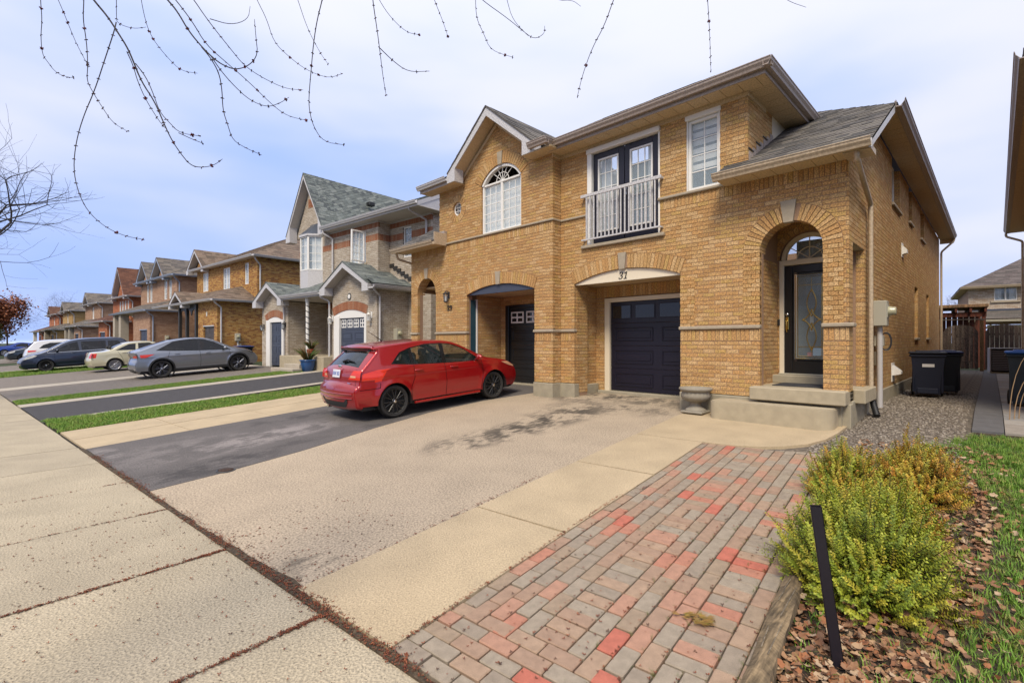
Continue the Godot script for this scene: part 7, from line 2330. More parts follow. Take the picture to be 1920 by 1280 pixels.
func car(called: String, label: String, frame: Transform3D, at: Vector3, turn: float, c: Dictionary) -> void:
	thing(called, label, "car", frame, at, "cars parked on the driveways")
	CUR.transform = frame * Transform3D(Basis(UY, turn) * Basis(UX, c.get("pitch", 0.0)), at)
	LOC = Transform3D.IDENTITY
	var L_: float = c.len
	var fine: float = c.get("fine", 0.06)
	# profile, smoothed
	var raw := []
	for i in range(0, c.prof.size(), 3): raw.append(Vector3(c.prof[i], c.prof[i + 1], c.prof[i + 2]))
	var sm := chaikin(raw, 3)
	var P := PackedVector2Array()
	c.C = PackedFloat32Array()
	for p in sm:
		P.append(Vector2(p.x, p.y)); c.C.append(p.z)
	var m := P.size()
	var N := PackedVector2Array()
	c.S = PackedFloat32Array()
	c.WE = PackedFloat32Array()
	var IN := PackedVector2Array()
	var rr: float = c.get("round", 0.055)
	var acc := 0.0
	for i in m:
		var t := (P[mini(i + 1, m - 1)] - P[maxi(i - 1, 0)]).normalized()
		N.append(Vector2(-t.y, t.x))
		if i > 0: acc += P[i].distance_to(P[i - 1])
		c.S.append(acc)
		IN.append(P[i] - N[i] * rr)
		c.WE.append(car_w(c, IN[i].x, IN[i].y) - rr)
	c.P = P
	c.N = N
	# side panels
	var sidep := PackedVector2Array(IN)
	var arches := []
	for ax in c.axles: arches.append(circle(ax, c.tyre, c.arch))
	var wins := []
	for w in c.windows: wins.append(pv(w))
	var black := []
	if c.has("dlo"): black.append(pv(c.dlo))
	var lamps := []
	for l in c.get("side_lamps", []): lamps.append(pv(l[0]))
	var gaps := []
	for g in c.get("gaps", []):
		var q := []
		for i in range(0, g.size(), 2): q.append(Vector2(g[i], g[i + 1]))
		gaps.append(line_poly(q, 0.012))
	var body := MB.new()
	var inner := MB.new()
	for sg in [1.0, -1.0]:
		patch(body, sidep, arches + (black if black else wins) + lamps + gaps, fine, side_place(c, sg, 0.0))
		patch(inner, sidep, arches + (black if black else wins), fine * 2.5, side_place(c, sg, -0.025))
		# rounded edge from the side panel to the skin
		for i in m - 1:
			for k in 3:
				var q := []
				var nn := []
				for e in [[i, k], [i + 1, k], [i + 1, k + 1], [i, k + 1]]:
					var th: float = e[1] / 3.0 * PI / 2
					var w0: float = c.WE[e[0]] + rr
					var p2: Vector2 = P[e[0]] - N[e[0]] * rr * (1.0 - sin(th))
					q.append(Vector3(sg * (w0 - rr * (1.0 - cos(th))), p2.y, L_ / 2 - p2.x))
					nn.append(Vector3(sg * cos(th), N[e[0]].y * sin(th), -N[e[0]].x * sin(th)).normalized())
				var kk := body.v.size()
				for j in 4: body.vert(q[j], nn[j])
				body.tri_i(kk, kk + 1, kk + 2, nn[0] + nn[2]); body.tri_i(kk, kk + 2, kk + 3, nn[0] + nn[2])
	# skin: hatch, roof, bonnet; holes for glass and lamps
	var sk := PackedVector2Array()
	for i in m: sk.append(Vector2(c.S[i], -c.WE[i]))
	for i in range(m - 1, -1, -1): sk.append(Vector2(c.S[i], c.WE[i]))
	var glass := []
	for g in c.glass:      # [s0, half width there, s1, half width there]
		glass.append(pv([g[0].call(c), -g[1], g[2].call(c), -g[3], g[2].call(c), g[3], g[0].call(c), g[1]]))
	var tails := []
	for t in c.get("skin_lamps", []):
		var q := PackedVector2Array()
		for i in range(0, t[0].size(), 2): q.append(Vector2(s_at_y(c, t[0][i], t[2]), t[0][i + 1]))
		if Geometry2D.is_polygon_clockwise(q): q.reverse()
		tails.append([q, t[1]]); tails.append([mirror(q), t[1]])
	var cut := glass.duplicate()
	for t in tails: cut.append(t[0])
	for g in c.get("skin_gaps", []):
		var q := []
		for i in range(0, g.size(), 2): q.append(Vector2(s_at_y(c, g[i], true), g[i + 1]))
		cut.append(line_poly(q, 0.01))
	patch(body, sk, cut, fine * 1.3, skin_place(c, 0.0))
	patch(inner, sk, glass, fine * 3, skin_place(c, -0.02))
	part("body", body, c.paint)
	part("inner_shell", inner, M.black_plastic)
	var gm: Material = c.get("glass_mat", M.car_glass)
	for i in glass.size():
		var g := MB.new()
		patch(g, glass[i], [], fine * 2, skin_place(c, -0.006))
		part(["rear_window", "windshield", "roof_glass"][i], g, c.get("roof_glass", gm) if i == 2 else gm)
	for sg in [1.0, -1.0]:
		for w in wins:
			var g := MB.new()
			patch(g, w, [], fine * 1.5, side_place(c, sg, -0.01))
			part("side_window", g, gm)
		if black:
			var g := MB.new()
			patch(g, black[0], wins, fine, side_place(c, sg, -0.004))
			part("window_surround", g, c.get("pillar", M.black_gloss))
		for i in lamps.size():
			var g := MB.new()
			patch(g, lamps[i], [], fine * 0.8, side_place(c, sg, 0.004))
			part(c.side_lamps[i][2], g, c.side_lamps[i][1])
	for t in tails:
		var g := MB.new()
		patch(g, t[0], [], fine * 0.8, skin_place(c, 0.005))
		part("tail_light" if t[1] != M.lamp_clear else "headlight", g, t[1])
	for t in c.get("skin_trim", []):
		var q := PackedVector2Array()
		for i in range(0, t[0].size(), 2): q.append(Vector2(s_at_y(c, t[0][i], t[3]), t[0][i + 1]))
		if Geometry2D.is_polygon_clockwise(q): q.reverse()
		var g := MB.new()
		patch(g, q, [], fine, skin_place(c, 0.006))
		part(t[2], g, t[1])
	for t in c.get("side_trim", []):
		for sg in [1.0, -1.0]:
			var g := MB.new()
			patch(g, pv(t[0]), arches, fine, side_place(c, sg, 0.005))
			part(t[2], g, t[1])
	# underside, wheel wells
	var ub := MB.new()
	ub.bb(-c.wid / 2 + 0.18, c.wid / 2 - 0.18, 0.2, 0.32, -L_ / 2 + 0.25, L_ / 2 - 0.2)
	part("underbody", ub, M.black_plastic)
	var ti := 0
	for ax in c.axles:
		for sg in [1.0, -1.0]:
			var z: float = L_ / 2 - ax
			var wo := car_w(c, ax, c.tyre + c.arch) - 0.01
			var well := MB.new()
			for k in 20:
				var a0 := deg_to_rad(-15 + k * 10.5)
				var a1 := deg_to_rad(-15 + (k + 1) * 10.5)
				var r: float = c.arch + 0.004
				var A := Vector3(sg * wo, c.tyre + sin(a0) * r, z + cos(a0) * r)
				var Bp := Vector3(sg * wo, c.tyre + sin(a1) * r, z + cos(a1) * r)
				var inn := Vector3(-sg * 0.34, 0, 0)
				well.quad(A, Bp, Bp + inn, A + inn, Vector3(0, c.tyre, z) - A)
				well.tri(A + inn, Bp + inn, Vector3(sg * (wo - 0.34), c.tyre, z), Vector3(sg, 0, 0))
			part("wheel_well", well, M.black_plastic)
			wheel(Vector3(sg * (wo - c.get("inset", 0.035)), c.tyre, z), sg, c)
	# mirrors and handles
	var mx: float = c.mirror[0]
	var my: float = c.mirror[1]
	for sg in [1.0, -1.0]:
		var w := car_w(c, mx, my)
		var mb := MB.new()
		mb.tube(PackedVector3Array([Vector3(sg * (w - 0.02), my - 0.03, L_ / 2 - mx), Vector3(sg * (w + 0.08), my, L_ / 2 - mx + 0.02)]), [0.025], 8)
		ellipsoid(mb, Vector3(sg * (w + 0.15), my + 0.03, L_ / 2 - mx + 0.02), Vector3(0.1, 0.07, 0.06))
		part("mirror", mb, c.get("mirror_paint", c.paint))
		for h in c.get("handles", []):
			var hw := car_w(c, h[0], h[1])
			mb = MB.new()
			mb.tube(PackedVector3Array([Vector3(sg * (hw - 0.01), h[1], L_ / 2 - h[0] + 0.1), Vector3(sg * (hw + 0.03), h[1], L_ / 2 - h[0] + 0.07), Vector3(sg * (hw + 0.03), h[1], L_ / 2 - h[0] - 0.07), Vector3(sg * (hw - 0.01), h[1], L_ / 2 - h[0] - 0.1)]), [0.013, 0.016, 0.016, 0.013], 8)
			part("door_handle", mb, c.get("handle_paint", c.paint))
	# seats and dashboard seen through the glass
	if c.get("inside", true):
		var seat: Material = M.seat
		for e in [[-0.37, 0.47], [0.37, 0.47], [-0.37, 0.24], [0.37, 0.24]]:
			var z: float = L_ / 2 - L_ * e[1]
			var mb := MB.new()
			mb.cbox(Vector3(e[0], 0.62, z - 0.18), Vector3(0.5, 0.18, 0.5), 0.06)
			mb.cbox(Vector3(e[0], 0.9, z + 0.12), Vector3(0.48, 0.6, 0.16), 0.06, Basis(UX, -0.2))
			mb.cbox(Vector3(e[0], 1.22, z + 0.2), Vector3(0.26, 0.16, 0.1), 0.04, Basis(UX, -0.2))
			part("seat", mb, seat)
		var db := MB.new()
		db.cbox(Vector3(0, 0.82, L_ / 2 - L_ * 0.68), Vector3(c.wid - 0.34, 0.28, 0.5), 0.08)
		part("dashboard", db, seat)
		var sw := PackedVector3Array()
		for i in 21: sw.append(Vector3(-0.37 + cos(TAU * i / 20) * 0.18, 0.98 + sin(TAU * i / 20) * 0.16, L_ / 2 - L_ * 0.61 + sin(TAU * i / 20) * 0.06))
		var wb := MB.new()
		wb.tube(sw, [0.015], 6, false)
		part("steering_wheel", wb, seat)
func ellipsoid(mb: MB, at: Vector3, r: Vector3, k := 10) -> void:
	var k0 := mb.v.size()
	for j in k + 1:
		var b := PI * (float(j) / k - 0.5)
		for i in k * 2:
			var a := TAU * i / (k * 2)
			var d := Vector3(cos(b) * cos(a), sin(b), cos(b) * sin(a))
			mb.vert(at + d * r, (d / r).normalized())
	for j in k:
		for i in k * 2:
			var a := k0 + j * k * 2 + i
			var b := k0 + j * k * 2 + (i + 1) % (k * 2)
			mb.tri_i(a, b, b + k * 2, mb.n[a] + mb.n[b + k * 2]); mb.tri_i(a, b + k * 2, a + k * 2, mb.n[a] + mb.n[b + k * 2])
func wheel(at: Vector3, sg: float, c: Dictionary) -> void:
	var R: float = c.tyre
	var ri: float = R * c.get("rim", 0.72)
	var w := 0.21
	var node := holder("wheel")
	var A := Vector3(sg, 0, 0)
	var mb := MB.new()
	mb.lathe(PackedVector2Array([Vector2(ri, -0.03), Vector2(ri + 0.012, -0.004), Vector2(R * 0.9, 0.0), Vector2(R * 0.965, -0.014), Vector2(R, -0.05), Vector2(R, -w + 0.05), Vector2(R * 0.95, -w), Vector2(ri, -w)]), at, A, UY, 40)
	part("tyre", mb, M.rubber, node)
	mb = MB.new()
	mb.lathe(PackedVector2Array([Vector2(ri + 0.002, -0.006), Vector2(ri - 0.014, -0.006), Vector2(ri - 0.022, -0.03), Vector2(ri - 0.03, -0.13), Vector2(0.06, -0.14), Vector2(0.0, -0.14)]), at, A, UY, 40)
	part("barrel", mb, M.rubber if c.get("dark_rim", true) else M.rim_silver, node)
	mb = MB.new()
	var n: int = c.get("spokes", 10)
	for k in n:
		var a := TAU * k / n
		var d := Vector3(0, cos(a), sin(a))
		var t := A.cross(d)
		for q in c.get("fork", [-0.18, 0.18]):
			var p0 := at + d * 0.045 + A * -0.02
			var d2 := Vector3(0, cos(a + q), sin(a + q))
			var p1 := at + d2 * (ri - 0.015) + A * -0.016
			var dir := (p1 - p0).normalized()
			mb.cbox((p0 + p1) / 2, Vector3(0.02, p0.distance_to(p1), 0.024), 0.006, Basis(A, dir, A.cross(dir)))
	mb.lathe(PackedVector2Array([Vector2(0.07, -0.05), Vector2(0.068, -0.012), Vector2(0.05, -0.004), Vector2(0.0, -0.002)]), at, A, UY, 20)
	part("rim", mb, c.get("rim_mat", M.rim_black), node)
	mb = MB.new()
	mb.lathe(PackedVector2Array([Vector2(0.03, -0.004), Vector2(0.028, 0.003), Vector2(0.0, 0.004)]), at, A, UY, 16)
	part("hub_cap", mb, M.chrome, node)

func paint(called: String, col: Color, metal := 0.0, rough := 0.35) -> StandardMaterial3D:
	var m := mat(called, col, rough, "", 1.0, 0.0, false, metal)
	m.clearcoat_enabled = true
	m.clearcoat = 1.0
	m.clearcoat_roughness = 0.04
	return m

func build_cars() -> void:
	glass_mat("car_glass", Color(0.12, 0.17, 0.17), 0.42)
	glass_mat("tinted_glass", Color(0.02, 0.025, 0.03), 0.86)
	mat("black_gloss", L(0.008, 0.008, 0.009), 0.12)
	mat("rim_black", L(0.012, 0.012, 0.013), 0.25)
	mat("rim_silver", L(0.5, 0.5, 0.52), 0.3, "", 1, 0, false, 0.9)
	mat("rim_two_tone", L(0.12, 0.13, 0.17), 0.25, "", 1, 0, false, 0.7)
	mat("seat", L(0.02, 0.02, 0.022), 0.8)
	mat("lamp_red", L(0.62, 0.035, 0.02), 0.06)
	mat("lamp_clear", L(0.62, 0.62, 0.6), 0.08)
	mat("lamp_amber", L(0.62, 0.34, 0.2), 0.1)
	mat("plate_white", L(0.66, 0.66, 0.7), 0.5)
	mat("plate_blue", L(0.08, 0.14, 0.4), 0.5)
	var red := paint("red_paint", L(0.33, 0.004, 0.006), 0.35, 0.3)
	var silver := paint("silver_paint", L(0.25, 0.265, 0.295), 0.75, 0.32)
	var cream := paint("cream_paint", L(0.52, 0.48, 0.33), 0.2, 0.35)
	var navy := paint("navy_car_paint", L(0.008, 0.014, 0.035), 0.1, 0.3)
	var white := paint("white_car_paint", L(0.66, 0.66, 0.66), 0.0, 0.35)
	var teal := paint("dark_car_paint", L(0.012, 0.02, 0.03), 0.2, 0.3)
	var blue := paint("blue_car_paint", L(0.01, 0.05, 0.3), 0.2, 0.3)
	var sy := func(y: float) -> Callable: return func(c): return s_at_y(c, y, true)
	var sx := func(x: float) -> Callable: return func(c): return s_at_x(c, x)
	# the red hatchback, nose to the garage of 29
	var hatch := {
		"len": 4.36, "wid": 1.82, "ft": 1.1, "fa": 0.16, "rt": 0.62, "ra": 0.13, "belt": [0.99, 0.93], "tumble": 0.40, "axles": [0.82, 3.47], "tyre": 0.325, "arch": 0.372, "flare": 0.028, "fine": 0.05,
		"prof": [0.16, 0.24, 0.05, 0.06, 0.26, 0.06, 0.03, 0.36, 0.07, 0.01, 0.5, 0.09, 0.01, 0.62, 0.10, 0.05, 0.685, 0.09, 0.10, 0.70, 0.08, 0.115, 0.76, 0.07, 0.13, 0.93, 0.07, 0.17, 1.0, 0.07, 0.24, 1.06, 0.07, 0.44, 1.24, 0.065, 0.57, 1.35, 0.06, 0.5, 1.385, 0.055, 0.46, 1.40, 0.05, 0.5, 1.43, 0.05, 0.9, 1.465, 0.04, 1.5, 1.49, 0.035, 2.1, 1.475, 0.035, 2.45, 1.42, 0.04, 2.75, 1.28, 0.05, 3.22, 1.03, 0.06, 3.36, 0.985, 0.05, 3.8, 0.92, 0.045, 4.12, 0.82, 0.05, 4.28, 0.7, 0.08, 4.35, 0.55, 0.11, 4.34, 0.4, 0.12, 4.28, 0.26, 0.1, 4.16, 0.21, 0.08],
		"windows": [[0.86, 1.075, 1.26, 1.035, 1.26, 1.32, 1.10, 1.275], [1.34, 1.03, 2.03, 0.995, 2.06, 1.395, 1.7, 1.40, 1.34, 1.345], [2.13, 0.99, 3.02, 0.965, 2.94, 1.05, 2.66, 1.24, 2.38, 1.36, 2.16, 1.395]],
		"dlo": [0.80, 1.065, 1.3, 1.015, 2.1, 0.975, 3.12, 0.945, 3.0, 1.04, 2.7, 1.245, 2.4, 1.375, 2.1, 1.41, 1.7, 1.415, 1.3, 1.36, 1.05, 1.285],
		"glass": [[sy.call(1.03), 0.66, sx.call(0.535), 0.54], [sx.call(2.5), 0.55, sx.call(3.2), 0.68]],
		"side_lamps": [[[0.18, 0.93, 0.5, 0.985, 0.78, 0.985, 0.60, 0.93, 0.42, 0.80, 0.16, 0.80], M.lamp_red, "tail_light"], [[0.40, 0.79, 0.56, 0.91, 0.68, 0.95, 0.56, 0.80, 0.54, 0.76, 0.40, 0.75], M.lamp_red, "tail_light"], [[3.98, 0.845, 4.2, 0.74, 4.22, 0.70, 4.0, 0.76, 3.75, 0.86], M.lamp_amber, "headlight"]],
		"skin_lamps": [[[0.80, 0.46, 0.80, 0.86, 0.99, 0.86, 0.97, 0.60], M.lamp_red, true]],
		"skin_trim": [[[0.30, -0.44, 0.30, 0.44, 0.40, 0.56, 0.46, 0.56, 0.40, 0.42, 0.40, -0.42, 0.46, -0.56, 0.40, -0.56], M.black_plastic, "diffuser", true], [[0.83, -0.18, 0.83, 0.18, 0.985, 0.2, 0.985, -0.2], red, "plate_recess", true], [[0.855, 0.52, 0.855, 0.70, 0.885, 0.70, 0.885, 0.54], M.lamp_amber, "reverse_light", true], [[0.855, -0.52, 0.855, -0.70, 0.885, -0.70, 0.885, -0.54], M.lamp_amber, "reverse_light", true]],
		"gaps": [[1.31, 1.0, 1.30, 0.75, 1.2, 0.55, 1.22, 0.28], [2.08, 0.97, 2.10, 0.6, 2.08, 0.28], [3.12, 0.95, 3.14, 0.7, 3.08, 0.4, 3.06, 0.28], [1.22, 0.285, 3.06, 0.285], [0.12, 0.62, 0.5, 0.63, 0.52, 0.72]],
		"skin_gaps": [[0.70, -0.72, 0.70, 0.72], [0.70, 0.72, 1.0, 0.66], [0.70, -0.72, 1.0, -0.66]],
		"paint": red, "mirror": [2.98, 1.0], "handles": [[1.42, 0.90], [2.32, 0.885]], "rim": 0.78, "spokes": 7, "fork": [-0.2, 0.2], "pitch": 0.063}
	var ctr := Vector3(-5.22, gy(5.77) + 0.01, -5.77)
	car("red_car", "glossy red hatchback parked nose to the garage of number 29", ST, ctr, deg_to_rad(-6.5), hatch)
	red_details(hatch)
	# silver crossover with a coupe roof
	var cross := {
		"len": 4.75, "wid": 1.92, "ft": 1.1, "fa": 0.15, "rt": 0.7, "ra": 0.12, "belt": [1.06, 0.98], "tumble": 0.42, "axles": [0.93, 3.86], "tyre": 0.37, "arch": 0.415, "flare": 0.025, "fine": 0.07,
		"prof": [0.2, 0.27, 0.06, 0.08, 0.32, 0.07, 0.03, 0.5, 0.09, 0.05, 0.68, 0.1, 0.12, 0.8, 0.08, 0.12, 0.98, 0.07, 0.04, 1.08, 0.06, 0.05, 1.11, 0.06, 0.2, 1.14, 0.05, 0.7, 1.34, 0.05, 1.3, 1.53, 0.045, 2.0, 1.615, 0.04, 2.5, 1.6, 0.04, 2.9, 1.5, 0.045, 3.6, 1.13, 0.06, 3.75, 1.07, 0.06, 4.3, 0.96, 0.06, 4.6, 0.78, 0.09, 4.73, 0.6, 0.12, 4.74, 0.45, 0.12, 4.66, 0.28, 0.1, 4.5, 0.24, 0.08],
		"windows": [[0.86, 1.14, 2.28, 1.055, 2.30, 1.53, 1.9, 1.545, 1.4, 1.465], [2.38, 1.05, 3.5, 1.02, 3.32, 1.14, 2.9, 1.38, 2.5, 1.525, 2.4, 1.53]],
		"dlo": [0.76, 1.145, 1.4, 1.085, 2.3, 1.035, 3.6, 1.0, 3.4, 1.12, 2.95, 1.385, 2.5, 1.55, 1.9, 1.565, 1.4, 1.485],
		"glass": [[sx.call(0.3), 0.62, sx.call(1.15), 0.56], [sx.call(2.65), 0.58, sx.call(3.55), 0.7], [sx.call(1.35), 0.5, sx.call(2.5), 0.5]], "roof_glass": M.black_gloss,
		"side_lamps": [],
		"skin_lamps": [[[0.87, 0.42, 0.87, 0.9, 0.97, 0.9, 0.97, 0.45], M.lamp_red, true]],
		"skin_trim": [[[0.29, -0.7, 0.29, 0.7, 0.42, 0.6, 0.42, -0.6], M.black_plastic, "diffuser", true]],
		"side_trim": [[[1.3, 0.24, 3.45, 0.24, 3.45, 0.35, 1.3, 0.35], M.black_plastic, "sill_trim"], [circle_arr(0.93, 0.37, 0.475), M.black_plastic, "arch_trim"], [circle_arr(3.86, 0.37, 0.475), M.black_plastic, "arch_trim"]],
		"gaps": [[2.34, 1.03, 2.36, 0.7, 2.33, 0.36], [3.5, 1.0, 3.54, 0.75, 3.48, 0.5], [1.25, 1.08, 1.15, 0.8, 1.35, 0.55, 1.4, 0.36]],
		"paint": silver, "mirror": [3.32, 1.06], "mirror_paint": silver, "handles": [[1.5, 0.96], [2.65, 0.94]], "glass_mat": M.tinted_glass, "rim": 0.74, "spokes": 5, "fork": [-0.25, 0.1, 0.3], "rim_mat": M.rim_two_tone, "pitch": 0.063}
	cross.side_lamps = [[[0.22, 1.0, 0.72, 1.0, 0.55, 0.93, 0.4, 0.87, 0.24, 0.88], M.lamp_red, "tail_light"], [[4.2, 0.93, 4.5, 0.82, 4.56, 0.76, 4.4, 0.82], M.black_gloss, "headlight"]]
	car("silver_car", "silver crossover with dark glass before the cream house", ST, Vector3(-21.6, gy(6.2) + 0.01, -6.2), deg_to_rad(-4.0), cross)
	# cream saloon
	var saloon := {
		"len": 4.7, "wid": 1.82, "ft": 1.1, "fa": 0.16, "rt": 0.8, "ra": 0.15, "belt": [0.98, 0.93], "tumble": 0.42, "axles": [1.0, 3.75], "tyre": 0.32, "arch": 0.36, "flare": 0.015, "fine": 0.08,
		"prof": [0.2, 0.25, 0.05, 0.07, 0.3, 0.07, 0.03, 0.5, 0.09, 0.03, 0.62, 0.1, 0.08, 0.68, 0.09, 0.11, 0.9, 0.06, 0.16, 0.98, 0.05, 0.6, 1.01, 0.04, 0.85, 1.04, 0.05, 1.35, 1.33, 0.05, 1.75, 1.43, 0.045, 2.3, 1.455, 0.04, 2.75, 1.41, 0.04, 3.2, 1.18, 0.05, 3.5, 1.0, 0.06, 4.1, 0.91, 0.05, 4.5, 0.78, 0.08, 4.66, 0.6, 0.11, 4.66, 0.42, 0.12, 4.58, 0.25, 0.1, 4.4, 0.22, 0.08],
		"windows": [[1.05, 1.05, 1.9, 1.02, 1.95, 1.36, 1.65, 1.34], [2.02, 1.02, 3.2, 0.99, 2.9, 1.2, 2.55, 1.37, 2.05, 1.375]],
		"glass": [[sx.call(0.9), 0.6, sx.call(1.42), 0.52], [sx.call(2.8), 0.54, sx.call(3.45), 0.68]],
		"side_lamps": [[[0.14, 0.72, 0.14, 0.95, 0.32, 0.94, 0.26, 0.72], M.lamp_red, "tail_light"]],
		"skin_lamps": [[[0.70, 0.5, 0.70, 0.86, 0.95, 0.86, 0.95, 0.62], M.lamp_red, true]],
		"gaps": [[1.98, 1.0, 2.0, 0.6, 1.98, 0.3], [3.2, 0.98, 3.25, 0.7, 3.15, 0.3], [1.15, 1.0, 1.3, 0.7, 1.4, 0.3]],
		"paint": cream, "mirror": [3.0, 1.02], "handles": [[1.4, 0.92], [2.4, 0.9]], "rim": 0.74, "spokes": 9, "fork": [0.0], "rim_mat": M.rim_silver, "dark_rim": false, "glass_mat": M.tinted_glass, "pitch": 0.063}
	car("cream_car", "pale cream saloon parked beyond the silver crossover", ST, Vector3(-29.1, gy(6.3) + 0.01, -6.0), deg_to_rad(-2), saloon)
	# dark people carrier, nose to the street
	var van := {
		"len": 5.0, "wid": 1.98, "ft": 1.2, "fa": 0.17, "rt": 0.6, "ra": 0.1, "belt": [1.08, 1.0], "tumble": 0.34, "axles": [0.98, 3.98], "tyre": 0.34, "arch": 0.385, "flare": 0.02, "fine": 0.08,
		"prof": [0.2, 0.28, 0.05, 0.07, 0.32, 0.07, 0.03, 0.5, 0.09, 0.04, 0.7, 0.09, 0.10, 0.78, 0.08, 0.12, 1.05, 0.07, 0.3, 1.4, 0.06, 0.5, 1.66, 0.05, 0.8, 1.73, 0.04, 2.0, 1.755, 0.035, 2.7, 1.71, 0.04, 3.2, 1.54, 0.05, 3.95, 1.1, 0.07, 4.15, 1.02, 0.06, 4.6, 0.92, 0.06, 4.85, 0.76, 0.1, 4.98, 0.6, 0.13, 4.98, 0.42, 0.13, 4.9, 0.26, 0.1, 4.7, 0.22, 0.08],
		"windows": [[0.5, 1.13, 1.25, 1.1, 1.25, 1.55, 0.75, 1.54], [1.35, 1.1, 2.45, 1.07, 2.45, 1.58, 1.35, 1.57], [2.55, 1.07, 3.75, 1.05, 3.4, 1.26, 3.0, 1.48, 2.6, 1.58]],
		"glass": [[sy.call(1.12), 0.66, sx.call(0.46), 0.58], [sx.call(2.95), 0.6, sx.call(3.9), 0.74]],
		"side_lamps": [[[4.45, 0.93, 4.75, 0.82, 4.82, 0.72, 4.5, 0.80, 4.3, 0.9], M.lamp_clear, "headlight"], [[0.16, 0.85, 0.18, 1.25, 0.28, 1.3, 0.3, 0.85], M.lamp_red, "tail_light"]],
		"side_trim": [[[0.45, 1.07, 3.9, 1.02, 3.9, 1.035, 0.45, 1.09], M.chrome, "window_strip"]],
		"gaps": [[2.5, 1.04, 2.5, 0.32], [3.6, 1.02, 3.62, 0.6, 3.55, 0.32], [1.3, 1.06, 1.3, 0.8]],
		"paint": navy, "mirror": [3.5, 1.12], "handles": [[1.55, 0.98], [2.8, 0.96]], "rim": 0.7, "spokes": 12, "fork": [0.0], "rim_mat": M.rim_black, "glass_mat": M.tinted_glass, "pitch": -0.063}
	car("dark_car", "dark navy people carrier facing the street past the saloon", ST, Vector3(-34.4, gy(4.1) + 0.01, -4.2), PI + deg_to_rad(-4), van)
	# white utility vehicle behind it
	var suv := van.duplicate(true)
	suv.len = 4.6
	suv.axles = [0.9, 3.6]
	suv.paint = white
	suv.erase("side_trim")
	suv.prof = [0.2, 0.3, 0.05, 0.08, 0.36, 0.07, 0.03, 0.55, 0.09, 0.05, 0.75, 0.09, 0.10, 0.95, 0.07, 0.14, 1.1, 0.06, 0.4, 1.4, 0.06, 0.55, 1.58, 0.05, 0.9, 1.66, 0.04, 1.8, 1.69, 0.035, 2.4, 1.65, 0.04, 2.8, 1.5, 0.05, 3.45, 1.12, 0.07, 3.65, 1.05, 0.06, 4.2, 0.95, 0.06, 4.45, 0.8, 0.1, 4.57, 0.6, 0.13, 4.57, 0.42, 0.13, 4.5, 0.28, 0.1, 4.3, 0.24, 0.08]
	suv.windows = [[0.7, 1.14, 2.15, 1.09, 2.15, 1.5, 1.3, 1.5, 0.95, 1.38], [2.25, 1.09, 3.3, 1.06, 3.0, 1.26, 2.65, 1.44, 2.3, 1.5]]
	suv.glass = [[sy.call(1.12), 0.62, sx.call(0.5), 0.54], [sx.call(2.55), 0.58, sx.call(3.4), 0.72]]
	suv.side_lamps = [[[0.16, 0.92, 0.16, 1.04, 0.6, 1.02, 0.5, 0.94], M.lamp_red, "tail_light"]]
	suv.gaps = [[2.2, 1.06, 2.2, 0.35], [3.2, 1.04, 3.2, 0.35]]
	suv.mirror = [3.0, 1.12]
	suv.handles = [[1.4, 0.98], [2.5, 0.96]]
	suv.pitch = 0.063
	car("white_car", "white utility vehicle with red tail light beyond the dark people carrier", ST, Vector3(-43.3, gy(5.2) + 0.01, -5.0), deg_to_rad(-2), suv)
	var suv2 := suv.duplicate(true)
	suv2.paint = teal
	suv2.pitch = -0.063
	suv2.side_lamps = [[[4.05, 0.95, 4.35, 0.84, 4.4, 0.74, 4.1, 0.82], M.lamp_clear, "headlight"]]
	car("dark_car", "dark teal utility vehicle facing the street beyond the white one", ST, Vector3(-55.0, gy(4) + 0.01, -5.0), PI + deg_to_rad(-2), suv2)
	var sal2 := saloon.duplicate(true)
	sal2.paint = blue
	car("blue_car", "bright blue car glimpsed at the far end of the driveways", ST, Vector3(-70.0, gy(5) + 0.01, -5.0), PI, sal2)

func circle_arr(x: float, y: float, r: float) -> Array:
	var o := []
	for p in circle(x, y, r): o.append_array([p.x, p.y])
	return o

